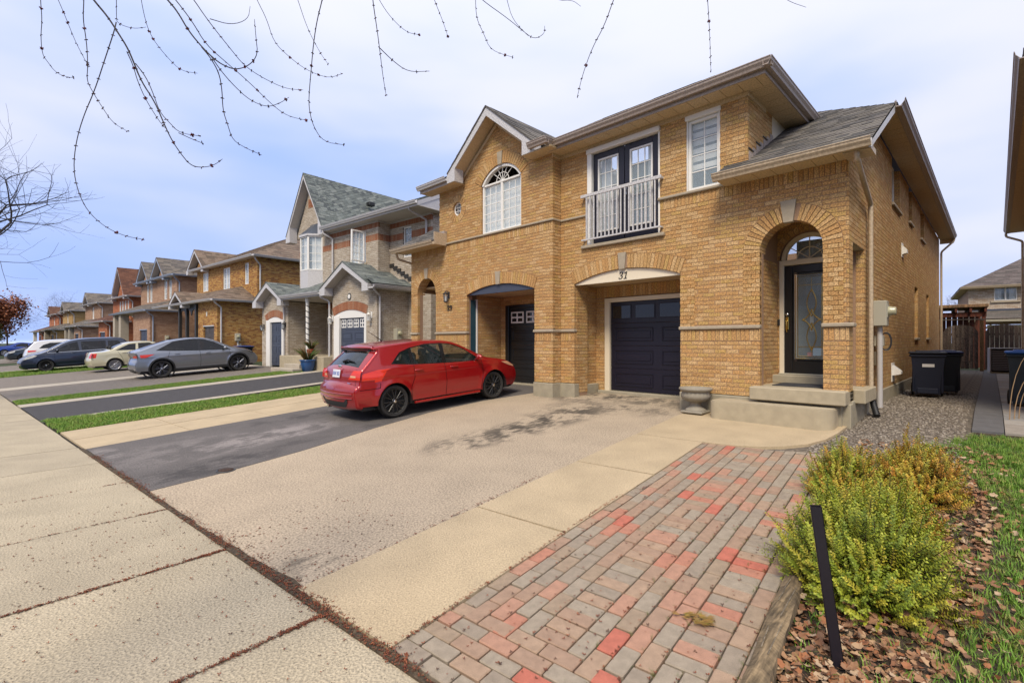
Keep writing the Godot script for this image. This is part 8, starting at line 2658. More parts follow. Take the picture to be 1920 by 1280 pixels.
func red_details(c: Dictionary) -> void:
	# licence plate, badge, wiper, antenna, spoiler lip, lettering plate
	var base := skin_place(c, 0.0)
	var pt := func(y: float, z: float, off: float) -> Vector3:
		var a: Array = base.call(Vector2(s_at_y(c, y, true), z))
		return a[0] + a[1] * off
	var n: Vector3 = base.call(Vector2(s_at_y(c, 0.9, true), 0.0))[1]
	var mb := MB.new()
	var bs := Basis(UX, n.cross(UX).normalized(), n)
	mb.cbox(pt.call(0.905, 0.0, 0.016), Vector3(0.32, 0.16, 0.012), 0.004, bs)
	part("licence_plate", mb, M.plate_white)
	lettering("BW 80", 0.105, 0.004, pt.call(0.902, 0.0, 0.024), bs, M.plate_blue, "plate_lettering")
	mb = MB.new()
	ellipsoid(mb, pt.call(1.005, 0.0, 0.006), Vector3(0.075, 0.034, 0.014))
	part("badge", mb, M.chrome)
	mb = MB.new()
	mb.cbox(pt.call(0.735, 0.5, 0.008), Vector3(0.14, 0.014, 0.006), 0.002, bs)
	part("trim_badge", mb, M.chrome)
	mb = MB.new()
	mb.tube(PackedVector3Array([pt.call(1.075, 0.02, 0.02), pt.call(1.10, 0.15, 0.03), pt.call(1.09, 0.42, 0.02)]), [0.03, 0.022, 0.01], 8)
	part("wiper", mb, M.black_plastic)
	mb = MB.new()
	var ra: Array = base.call(Vector2(s_at_x(c, 1.05), 0.0))
	mb.tube(PackedVector3Array([ra[0], ra[0] + Vector3(0, 0.03, 0.03), ra[0] + Vector3(0, 0.22, 0.3)]), [0.02, 0.01, 0.004], 6)
	part("antenna", mb, M.black_plastic)
	# twin mouldings across the bumper
	for y in [0.47, 0.55]:
		mb = MB.new()
		var q := PackedVector3Array()
		for i in 21: q.append(pt.call(y, lerpf(-0.72, 0.72, i / 20.0), 0.002))
		mb.tube(q, [0.014], 6)
		part("bumper_moulding", mb, c.paint)
	mb = MB.new()
	for sg in [1.0, -1.0]:
		var q := PackedVector3Array()
		for i in 13:
			var x := lerpf(1.28, 3.02, i / 12.0)
			q.append(Vector3(sg * (car_w(c, x, 0.24) + 0.012), 0.235, c.len / 2 - x))
		mb.tube(q, [0.028], 8)
	part("side_skirt", mb, c.paint)
	mb = MB.new()
	mb.tube(PackedVector3Array([Vector3(-0.45, 0.24, c.len / 2 - 0.25), Vector3(-0.45, 0.24, c.len / 2 - 0.02)]), [0.04], 12)
	part("exhaust", mb, M.chrome)

# ---------- garden ----------
func blade_tuft(n: int, h: float, spread: float, w: float, sd: int) -> ArrayMesh:
	var r := RandomNumberGenerator.new()
	r.seed = sd
	var mb := MB.new()
	for k in n:
		var a := r.randf() * TAU
		var o := Vector3(cos(a), 0, sin(a)) * spread * r.randf()
		var b := r.randf() * TAU
		var d := Vector3(cos(b), 0, sin(b))
		var s := Vector3(-sin(b), 0, cos(b)) * w
		var l := h * r.randf_range(0.55, 1.1)
		var m := o + Vector3(0, l * 0.6, 0) + d * l * 0.15
		var t := o + Vector3(0, l * 0.95, 0) + d * l * r.randf_range(0.3, 0.75)
		mb.quad(o - s, o + s, m + s * 0.75, m - s * 0.75, d + UY * 0.3)
		mb.tri(m - s * 0.75, m + s * 0.75, t, d + UY * 0.3)
	return mb.commit()
func scatter(called: String, mesh: Mesh, matl: Material, places: Array, cols: Array, kind := "stuff") -> MultiMeshInstance3D:
	var mm := MultiMesh.new()
	mm.transform_format = MultiMesh.TRANSFORM_3D
	mm.use_colors = true
	mm.mesh = mesh
	mm.instance_count = places.size()
	for i in places.size():
		mm.set_instance_transform(i, places[i])
		mm.set_instance_color(i, cols[i])
	var o := MultiMeshInstance3D.new()
	o.name = numbered(called)
	o.multimesh = mm
	o.material_override = matl
	if kind: o.set_meta("kind", kind)
	add_child(o)
	o.transform = FRM
	return o
func grass_area(poly: PackedVector2Array, count: int, mesh: Mesh, lift: float, label: String, size := 1.0, bare = null) -> void:
	FRM = ST
	var lo := poly[0]
	var hi := poly[0]
	for p in poly:
		lo = lo.min(p); hi = hi.max(p)
	var pl := []
	var cl := []
	var greens := [Color(0.115, 0.224, 0.0216), Color(0.162, 0.294, 0.03), Color(0.0945, 0.175, 0.024), Color(0.216, 0.322, 0.042), Color(0.27, 0.28, 0.072), Color(0.135, 0.266, 0.024)]
	var tries := 0
	while pl.size() < count and tries < count * 6:
		tries += 1
		var p := Vector2(rng.randf_range(lo.x, hi.x), rng.randf_range(lo.y, hi.y))
		if not Geometry2D.is_point_in_polygon(p, poly): continue
		if bare != null and rng.randf() < bare.call(p): continue
		var sc := size * rng.randf_range(0.65, 1.3)
		pl.append(Transform3D(Basis(UY, rng.randf() * TAU).scaled(Vector3(sc, sc * rng.randf_range(0.7, 1.2), sc)), Vector3(p.x, gy(p.y) + lift, -p.y)))
		cl.append(greens[rng.randi() % greens.size()])
	meta(scatter("grass", mesh, M.grass, pl, cl), label, "grass")
func leaf_mesh(sd: int) -> ArrayMesh:
	# a curled, lobed dead leaf of about 7 cm
	var r := RandomNumberGenerator.new()
	r.seed = sd
	var mb := MB.new()
	var out := []
	var lob := [1.0, 0.8, 0.92, 0.62, 0.85, 0.6, 0.62, 0.6, 0.85, 0.62, 0.92, 0.8]
	for k in 12:
		var a := TAU * k / 12 + PI / 2
		var q: Vector2 = Vector2(cos(a) * 0.8, sin(a)) * 0.036 * lob[k] * r.randf_range(0.85, 1.15)
		out.append(q)
	var cu := r.randf_range(8.0, 24.0)
	var cv := r.randf_range(-14.0, 16.0)
	var P := func(q: Vector2) -> Vector3: return Vector3(q.x, 0.004 + q.x * q.x * cu + q.y * q.y * cv + q.x * q.y * 6.0, q.y)
	for k in 12:
		mb.tri(P.call(Vector2.ZERO), P.call(out[k]), P.call(out[(k + 1) % 12]), UY)
	mb.quad(P.call(out[6]), P.call(out[6]) + Vector3(0.0015, 0, 0), P.call(out[6]) + Vector3(0.002, 0.004, -0.02), P.call(out[6]) + Vector3(0, 0.004, -0.02), UY)
	return mb.commit()
func shrub(label: String, at: Vector3, rad: Vector3, twigs: int, hues: Array, sd: int) -> void:
	thing("evergreen_shrub", label, "shrub", ST, at, "low evergreen shrubs in the bed")
	var r := RandomNumberGenerator.new()
	r.seed = sd
	var f := FastNoiseLite.new()
	f.seed = sd
	f.frequency = 1.6
	var leaves := MB.new()
	var wood := MB.new()
	wood.col = Color(0.10, 0.065, 0.035)
	for k in twigs:
		var el := asin(r.randf_range(-0.12, 1.0))
		var az := r.randf() * TAU
		var d := Vector3(cos(el) * cos(az), sin(el), cos(el) * sin(az))
		var reach := 0.86 + 0.34 * f.get_noise_3dv(d * 1.3) + r.randf_range(-0.1, 0.1)
		if r.randf() < 0.06: reach += 0.16
		if k % 3 == 0: reach *= r.randf_range(0.55, 0.9)
		var tip := at + d * rad * reach + Vector3(0, 0.06, 0)
		var root := at + Vector3(d.x * rad.x * 0.22, 0.04, d.z * rad.z * 0.22)
		var a := root.lerp(tip, 0.58)
		# the last stretch of a twig turns up towards the light
		var dirn := ((tip - a).normalized() + Vector3(0, 0.28, 0) + Vector3(r.randf_range(-0.35, 0.35), r.randf_range(-0.1, 0.2), r.randf_range(-0.35, 0.35))).normalized()
		var ln := 0.12 + r.randf() * 0.1
		var st := tip - dirn * ln
		if k % 5 == 0: wood.tube(PackedVector3Array([root, a, st, tip]), [0.006, 0.004, 0.003, 0.0015], 4, false)
		var hue: Color = hues[r.randi() % hues.size()]
		var n := 26
		for i in n:
			var t := float(i) / n
			var p := st + dirn * ln * t
			var side := dirn.cross(Vector3(sin(i * 2.4 + k), 0.4, cos(i * 2.4 + k))).normalized()
			var out := (side + dirn * 0.55 + Vector3(r.randf_range(-0.3, 0.3), r.randf_range(-0.2, 0.3), r.randf_range(-0.3, 0.3))).normalized()
			var lw := out.cross(dirn).normalized() * 0.0065
			var ll := 0.028 * (1.15 - 0.55 * t) * r.randf_range(0.8, 1.25)
			leaves.col = hue * r.randf_range(0.75, 1.25)
			var m := p + out * ll * 0.5
			leaves.quad(p, m + lw, p + out * ll, m - lw)
	part("foliage", leaves, M.leaf)
	part("stems", wood, M.tinted)

func build_garden() -> void:
	mat("grass", Color.WHITE, 0.7, "", 1.0, 0.0, true)
	M.grass.backlight_enabled = true
	M.grass.backlight = Color(0.3, 0.4, 0.1)
	var tuft := blade_tuft(9, 0.075, 0.05, 0.0028, 3)
	var low := blade_tuft(9, 0.05, 0.06, 0.0045, 4)
	# lawn beside the bed: thinner where the leaves lie
	var bed := PackedVector2Array([Vector2(2.86, -0.2), Vector2(3.4, -0.2), Vector2(3.5, 1.4), Vector2(3.78, 2.6), Vector2(4.05, 4.4), Vector2(3.85, 6.4), Vector2(2.9, 5.7)])
	var thin := func(p: Vector2) -> float:
		if Geometry2D.is_point_in_polygon(p, bed): return 0.93
		return clampf(0.4 - (p.x - 3.5 - 0.1 * p.y) * 0.8, 0.0, 0.5)
	setting("lawn", ST)
	slab("turf", PackedVector2Array([Vector2(2.88, -0.02), Vector2(9.0, -0.02), Vector2(9.0, 7.85), Vector2(4.1, 7.75), Vector2(3.6, 6.6), Vector2(3.05, 5.8)]), -0.045, mat("turf", L(0.07, 0.072, 0.026), 0.95, "earth", 0.35, 0.8))
	grass_area(PackedVector2Array([Vector2(2.9, 0.0), Vector2(6.6, 0.0), Vector2(6.6, 7.8), Vector2(4.1, 7.7), Vector2(3.3, 6.2), Vector2(2.95, 5.7)]), 15000, tuft, -0.045, "bright green lawn beside the shrub bed", 1.1, thin)
	for e in [[PackedVector2Array([Vector2(-11.95, 0.06), Vector2(-9.62, 0.06), Vector2(-9.5, 8.2), Vector2(-10.6, 8.2), Vector2(-11.3, 4.0)]), 7000, "narrow grass strip between the two nearest driveways"], [PackedVector2Array([Vector2(-17.75, 0.06), Vector2(-16.27, 0.06), Vector2(-16.27, 9.0), Vector2(-17.75, 9.0)]), 6000, "narrow grass strip beside the silver crossover"], [PackedVector2Array([Vector2(-36.6, 0.06), Vector2(-31.2, 0.06), Vector2(-31.2, 9.0), Vector2(-36.6, 9.0)]), 5000, "grass patch around the dark people carrier"]]:
		setting("lawn", ST)
		slab("turf", e[0], 0.0, M.turf)
		grass_area(e[0], e[1], low, 0.0, e[2], 1.0 if e[1] > 5500 else 1.6)
	# shrubs
	var green := [Color(0.27, 0.31, 0.022), Color(0.34, 0.36, 0.03), Color(0.17, 0.225, 0.018), Color(0.38, 0.34, 0.03), Color(0.21, 0.265, 0.018)]
	var gold := [Color(0.46, 0.34, 0.03), Color(0.50, 0.30, 0.035), Color(0.36, 0.31, 0.028), Color(0.30, 0.29, 0.03), Color(0.48, 0.23, 0.03)]
	shrub("yellow green rounded shrub behind the black metal post", Vector3(3.2, gy(2.4) - 0.03, -2.4), Vector3(0.56, 0.68, 0.56), 2100, green, 5)
	shrub("golden shrub nearest the concrete slab", Vector3(2.95, gy(4.2) - 0.03, -4.25), Vector3(0.42, 0.52, 0.52), 1100, gold + green, 6)
	shrub("golden orange shrub at the lawn side of the bed", Vector3(3.5, gy(4.5) - 0.03, -4.55), Vector3(0.42, 0.56, 0.5), 1100, gold, 7)
	shrub("small golden shrub growing against the rounded green one", Vector3(3.28, gy(3.4) - 0.03, -3.4), Vector3(0.42, 0.45, 0.42), 850, gold + green, 8)
	# dead leaves
	FRM = ST
	var browns := [Color(0.33, 0.185, 0.095), Color(0.27, 0.14, 0.07), Color(0.38, 0.24, 0.13), Color(0.21, 0.095, 0.045), Color(0.30, 0.12, 0.05), Color(0.42, 0.30, 0.19), Color(0.17, 0.085, 0.045)]
	for v in 4:
		var pl := []
		var cl := []
		while pl.size() < 1700:
			var p := Vector2(rng.randf_range(2.9, 5.4), -0.1 + 6.9 * pow(rng.randf(), 1.7))
			var near := Geometry2D.is_point_in_polygon(p, bed)
			if not near and rng.randf() > clampf(0.42 - (p.x - 3.5 - 0.1 * p.y) * 1.3, 0.012, 0.42): continue
			var sc := rng.randf_range(0.45, 1.1)
			pl.append(Transform3D((Basis(UY, rng.randf() * TAU) * Basis(UX, rng.randfn(0.0, 0.4)) * Basis(UZ, rng.randfn(0.0, 0.4))).scaled(Vector3.ONE * sc), Vector3(p.x, gy(p.y) - 0.03 + rng.randf() * rng.randf() * 0.07, -p.y)))
			cl.append(browns[rng.randi() % browns.size()])
		meta(scatter("fallen_leaves", leaf_mesh(40 + v), M.dead_leaf, pl, cl), "dry brown leaves strewn over the bed and grass", "leaves", "fallen leaves")
	# fallen maple buds along the joints
	var bud := MB.new()
	for k in 7:
		var d := Vector3(cos(k * 2.1), 0.5 + 0.4 * sin(k * 1.7), sin(k * 2.1)).normalized()
		var s := d.cross(UY).normalized() * 0.0035
		bud.quad(Vector3.ZERO, d * 0.006 + s, d * 0.012, d * 0.006 - s)
	var bpl := []
	var bcl := []
	var reds := [Color(0.22, 0.06, 0.025), Color(0.15, 0.04, 0.02), Color(0.27, 0.085, 0.035), Color(0.09, 0.04, 0.02)]
	var add := func(p: Vector2, y: float) -> void:
		bpl.append(Transform3D(Basis(UY, rng.randf() * TAU).scaled(Vector3.ONE * rng.randf_range(0.5, 1.25)), Vector3(p.x, gy(p.y) + y, -p.y)))
		bcl.append(reds[rng.randi() % 4])
	for k in 5200:
		var r := rng.randf_range(-6.5, 2.8)
		var clump := 0.5 + 0.5 * sin(r * 2.3 + 1.0) * sin(r * 5.1)
		if rng.randf() > clump * (1.0 if r > -1.5 else 0.35) + 0.08: continue
		add.call(Vector2(r, 0.03 + rng.randfn(0.0, 0.018 + 0.022 * clump)), 0.015)
	for e in [[-1.15, 700], [0.45, 900], [-2.75, 260], [-4.35, 120]]:
		for k in e[1]:
			var q := -1.55 * pow(rng.randf(), 1.6)
			if rng.randf() > 0.35 + 0.65 * sin(q * 9.0) * sin(q * 9.0): continue
			add.call(Vector2(e[0] + rng.randfn(0.0, 0.012), q), 0.004)
	for k in 380: add.call(Vector2(rng.randf_range(-3.4, 1.2), rng.randf_range(-1.55, 0.0)), 0.004)
	for k in 220: add.call(Vector2(rng.randf_range(-1.5, 0.0), 0.1 + 1.3 * pow(rng.randf(), 2.2)), 0.006)
	for k in 500:
		var r := 1.1 + 0.118 * rng.randi_range(0, 14)
		add.call(Vector2(r + rng.randfn(0.0, 0.006), rng.randf_range(0.05, 3.6)), 0.008)
	for k in 260: add.call(Vector2(rng.randf_range(1.1, 2.8), rng.randf_range(0.05, 4.0)), 0.012)
	for k in 300: add.call(Vector2(1.1 + rng.randfn(0.0, 0.01), rng.randf_range(0.05, 3.0)), 0.014)
	for k in 160: add.call(Vector2(0.02 + rng.randfn(0.0, 0.02), rng.randf_range(0.05, 3.0)), 0.012)
	meta(scatter("maple_buds", bud.commit(), M.dead_leaf, bpl, bcl), "dark red fallen maple buds gathered in the pavement joints", "buds")
	# grit along the pavement's edge
	setting("grit", ST)
	var gp := PackedVector2Array()
	for k in 46: gp.append(Vector2(lerpf(2.8, -7.4, k / 45.0), -0.006))
	for k in 46:
		var r := lerpf(-7.4, 2.8, k / 45.0)
		gp.append(Vector2(r, 0.022 + 0.03 * absf(sin(r * 1.7)) * (1.0 if r < 0.0 else 0.3) + 0.07 * exp(-pow((r + 0.15) / 0.3, 2.0)) + rng.randf_range(-0.012, 0.02)))
	slab("surface", gp, 0.0135, mat("grit", L(0.15, 0.105, 0.06), 0.95, "earth", 1.4, 1.0))
	# loose stones by the slab and in the yard
	var stone := MB.new()
	ellipsoid(stone, Vector3.ZERO, Vector3(0.02, 0.011, 0.015), 4)
	var spl := []
	var scl := []
	var gs := [Color(0.34, 0.29, 0.23), Color(0.26, 0.22, 0.18), Color(0.42, 0.36, 0.29), Color(0.22, 0.18, 0.14)]
	while spl.size() < 9000:
		var p := Vector2(rng.randf_range(2.2, 4.6), 5.4 + 9.0 * pow(rng.randf(), 1.3))
		if p.x > 4.05 + 0.09 * (p.y - 7.9): continue
		if p.y < 7.7 and p.x < 2.3 + 0.15 * (p.y - 5.4): continue
		spl.append(Transform3D(Basis(UY, rng.randf() * TAU).scaled(Vector3.ONE * rng.randf_range(0.35, 1.2)), Vector3(p.x, gy(p.y) - 0.018, -p.y)))
		scl.append(gs[rng.randi() % 4])
	meta(scatter("gravel", stone.commit(), M.tinted, spl, scl), "loose grey gravel between the house and the paving", "gravel")
	# weeds in the paver joints
	var wpl := []
	var wcl := []
	for k in 240:
		wpl.append(Transform3D(Basis(UY, rng.randf() * TAU).scaled(Vector3.ONE * rng.randf_range(0.15, 0.45)), Vector3(1.1 + 0.118 * rng.randi_range(8, 15) + rng.randfn(0, 0.008), 0, 0)))
		var q := rng.randf_range(0.3, 4.2)
		wpl[-1].origin.y = gy(q) - 0.004
		wpl[-1].origin.z = -q
		wcl.append(Color(0.12, 0.15, 0.03))
	meta(scatter("weeds", tuft, M.grass, wpl, wcl), "small weeds in the joints of the brick paving", "weeds")
	# squared log edging the bed
	thing("timber_edging", "weathered grey log edging the brick paving", "log", ST, Vector3(2.84, gy(1.0), -1.1))
	var mb := MB.new()
	var pts := 26
	var prev := []
	for i in pts:
		var q := lerpf(-0.35, 2.3, float(i) / (pts - 1))
		var ring := []
		for k in 10:
			var a := TAU * k / 10
			var sq := 1.0 / maxf(absf(cos(a)), absf(sin(a)))
			var rr := 0.062 * lerpf(1.0, sq, 0.6) * (1.0 + 0.07 * sin(i * 0.7 + k * 1.9) + rng.randf_range(-0.05, 0.05))
			ring.append(Vector3(2.87 - 0.02 * q + cos(a) * rr, gy(q) + 0.01 + sin(a) * rr, -q))
		if prev:
			for k in 10: mb.quad(prev[k], prev[(k + 1) % 10], ring[(k + 1) % 10], ring[k], (prev[k] + ring[k]) / 2 - Vector3(2.87 - 0.02 * q, gy(q), -q))
		prev = ring
	for k in 10: mb.tri(prev[k], prev[(k + 1) % 10], Vector3(2.83, gy(2.3) + 0.01, -2.302), -UZ)
	part("log", mb, M.log_wood)
	var sp := mat("splinter", L(0.36, 0.29, 0.2), 0.95, "wood", 2.0)
	for k in 10:
		var q := rng.randf_range(0.0, 2.1)
		mb = MB.new()
		mb.cbox(Vector3(2.87 - 0.02 * q + rng.randf_range(-0.045, 0.045), gy(q) + 0.07, -q), Vector3(0.006, 0.006, rng.randf_range(0.15, 0.5)), 0.002, Basis(UY, rng.randf_range(-0.06, 0.06)))
		part("splinter", mb, sp)
	# leaning square steel post
	var pb := Vector3(3.15, gy(1.45) - 0.05, -1.45)
	thing("metal_post", "black hollow square steel post leaning beside the shrub", "post", ST, pb)
	CUR.rotate_object_local(UZ, deg_to_rad(7.0))
	CUR.rotate_object_local(UY, deg_to_rad(12.0))
	LOC = Transform3D.IDENTITY
	mb = MB.new()
	var h := 0.86
	var w := 0.027
	for k in 4:
		var bs := Basis(UY, k * PI / 2)
		mb.box(bs * Vector3(0, h / 2, w - 0.002), Vector3(w * 2, h, 0.004), bs)
	part("tube", mb, mat("post_black", L(0.014, 0.012, 0.018), 0.35))
	mb = MB.new()
	mb.bb(-w + 0.005, w - 0.005, 0.0, 0.02, -w + 0.005, w - 0.005)
	part("foot", mb, M.iron)
	# sprig of dried cedar on the pavers
	thing("cedar_sprig", "dry yellow brown evergreen sprig lying on the brick pavers", "sprig", ST, Vector3(2.42, gy(1.35) + 0.012, -1.35))
	var leaves := MB.new()
	for k in 26:
		var o := Vector3(2.42 + rng.randf_range(-0.08, 0.08), gy(1.35) + 0.016, -1.35 + rng.randf_range(-0.05, 0.05))
		var a := rng.randf_range(-0.6, 0.9) + (PI if rng.randf() < 0.2 else 0.0)
		for i in 6:
			var d := Vector3(cos(a + (i - 3) * 0.22), rng.randf_range(0.05, 0.3), sin(a + (i - 3) * 0.22)).normalized()
			var s := d.cross(UY).normalized() * 0.003
			leaves.col = [Color(0.34, 0.20, 0.04), Color(0.28, 0.15, 0.04), Color(0.22, 0.17, 0.03)][rng.randi() % 3]
			leaves.quad(o, o + d * 0.03 + s, o + d * 0.06, o + d * 0.03 - s, UY)
	part("leaflets", leaves, M.dead_leaf)
	var stem := MB.new()
	stem.tube(PackedVector3Array([Vector3(2.33, gy(1.35) + 0.014, -1.33), Vector3(2.44, gy(1.35) + 0.02, -1.36), Vector3(2.54, gy(1.35) + 0.016, -1.33)]), [0.003], 5)
	part("stem", stem, M.bark)
	# bare arching canes before the right-hand bin
	thing("bare_canes", "few bare tan canes arching before the blue lidded bin", "plant", ST, Vector3(4.75, gy(9.0), -9.0))
	for k in 5:
		var cb := MB.new()
		var p := PackedVector3Array()
		var o := Vector3(4.62 + 0.06 * k, gy(9.0), -9.0 - 0.08 * (k % 3))
		var lean := Vector3([0.55, 0.75, 0.35, 0.9, 0.2][k], 0, [0.1, -0.2, 0.2, 0.0, -0.3][k])
		for i in 9:
			var t := i / 8.0
			p.append(o + Vector3(0, [1.25, 1.0, 0.7, 0.45, 1.1][k] * sin(t * 1.6), 0) + lean * t * t * 0.9)
		cb.tube(p, [0.008, 0.007, 0.006, 0.005, 0.004], 6)
		part("cane", cb, mat("cane", L(0.34, 0.22, 0.12), 0.8))

# ---------- trees ----------
func limb(mb: MB, p: Vector3, d: Vector3, l: float, r: float, depth: int, rr: RandomNumberGenerator, ends: Array, droop := 0.0) -> void:
	var pts := PackedVector3Array([p])
	var rad := [r]
	var k := 4
	for i in k:
		d = (d + Vector3(rr.randfn(0, 0.13), rr.randfn(0, 0.1) + 0.04 - droop, rr.randfn(0, 0.13))).normalized()
		p += d * l / k
		pts.append(p)
		rad.append(r * (1.0 - 0.45 * (i + 1) / k))
	mb.tube(pts, rad, 7 if r > 0.04 else (5 if r > 0.012 else 3), false)
	if depth == 0:
		ends.append([p, d])
		return
	var n := 3 if rr.randf() < 0.6 else 2
	for i in n + 1:
		var q: Vector3 = pts[k] if i < 2 else pts[2 + i % 2]
		var side := Vector3(rr.randfn(), rr.randfn() * 0.55, rr.randfn()).normalized()
		limb(mb, q, (d * (0.9 if i == 0 else 0.6) + side * 0.75).normalized(), l * rr.randf_range(0.58, 0.8), r * (0.55 if i == 0 else 0.42), depth - 1, rr, ends, droop)
func bare_tree(label: String, frame: Transform3D, at: Vector3, h: float, r: float, depth: int, sd: int, leafy := 0, cols := []) -> void:
	thing("tree" if leafy else "bare_tree", label, "tree", frame, at, "street trees")
	var rr := RandomNumberGenerator.new()
	rr.seed = sd
	var trunk := MB.new()
	var top := at + Vector3(0.1, h * 0.32, 0.05)
	trunk.tube(PackedVector3Array([at, at + Vector3(0.03, h * 0.04, 0), at + Vector3(0.06, h * 0.18, 0.03), top]), [r * 1.35, r, r * 0.85, r * 0.75], 12, false)
	part("trunk", trunk, M.bark)
	var crown := MB.new()
	var ends := []
	for k in 5:
		var a := TAU * k / 5 + rr.randf()
		limb(crown, top - Vector3(0, h * 0.03 * k, 0), Vector3(cos(a) * 0.7, 0.8 + 0.25 * (k % 2), sin(a) * 0.7).normalized(), h * 0.26, r * 0.5, depth, rr, ends)
	part("limbs", crown, M.bark)
	if leafy > 0:
		var lv := MB.new()
		for e in ends:
			for i in leafy:
				var p: Vector3 = e[0] + Vector3(rr.randfn(), rr.randfn(), rr.randfn()) * h * 0.035
				var d := Vector3(rr.randfn(), rr.randfn(), rr.randfn()).normalized()
				var s := d.cross(UY).normalized() * h * 0.009
				lv.col = cols[rr.randi() % cols.size()]
				lv.quad(p, p + d * h * 0.012 + s, p + d * h * 0.024, p + d * h * 0.012 - s)
		part("crown", lv, M.leaf)

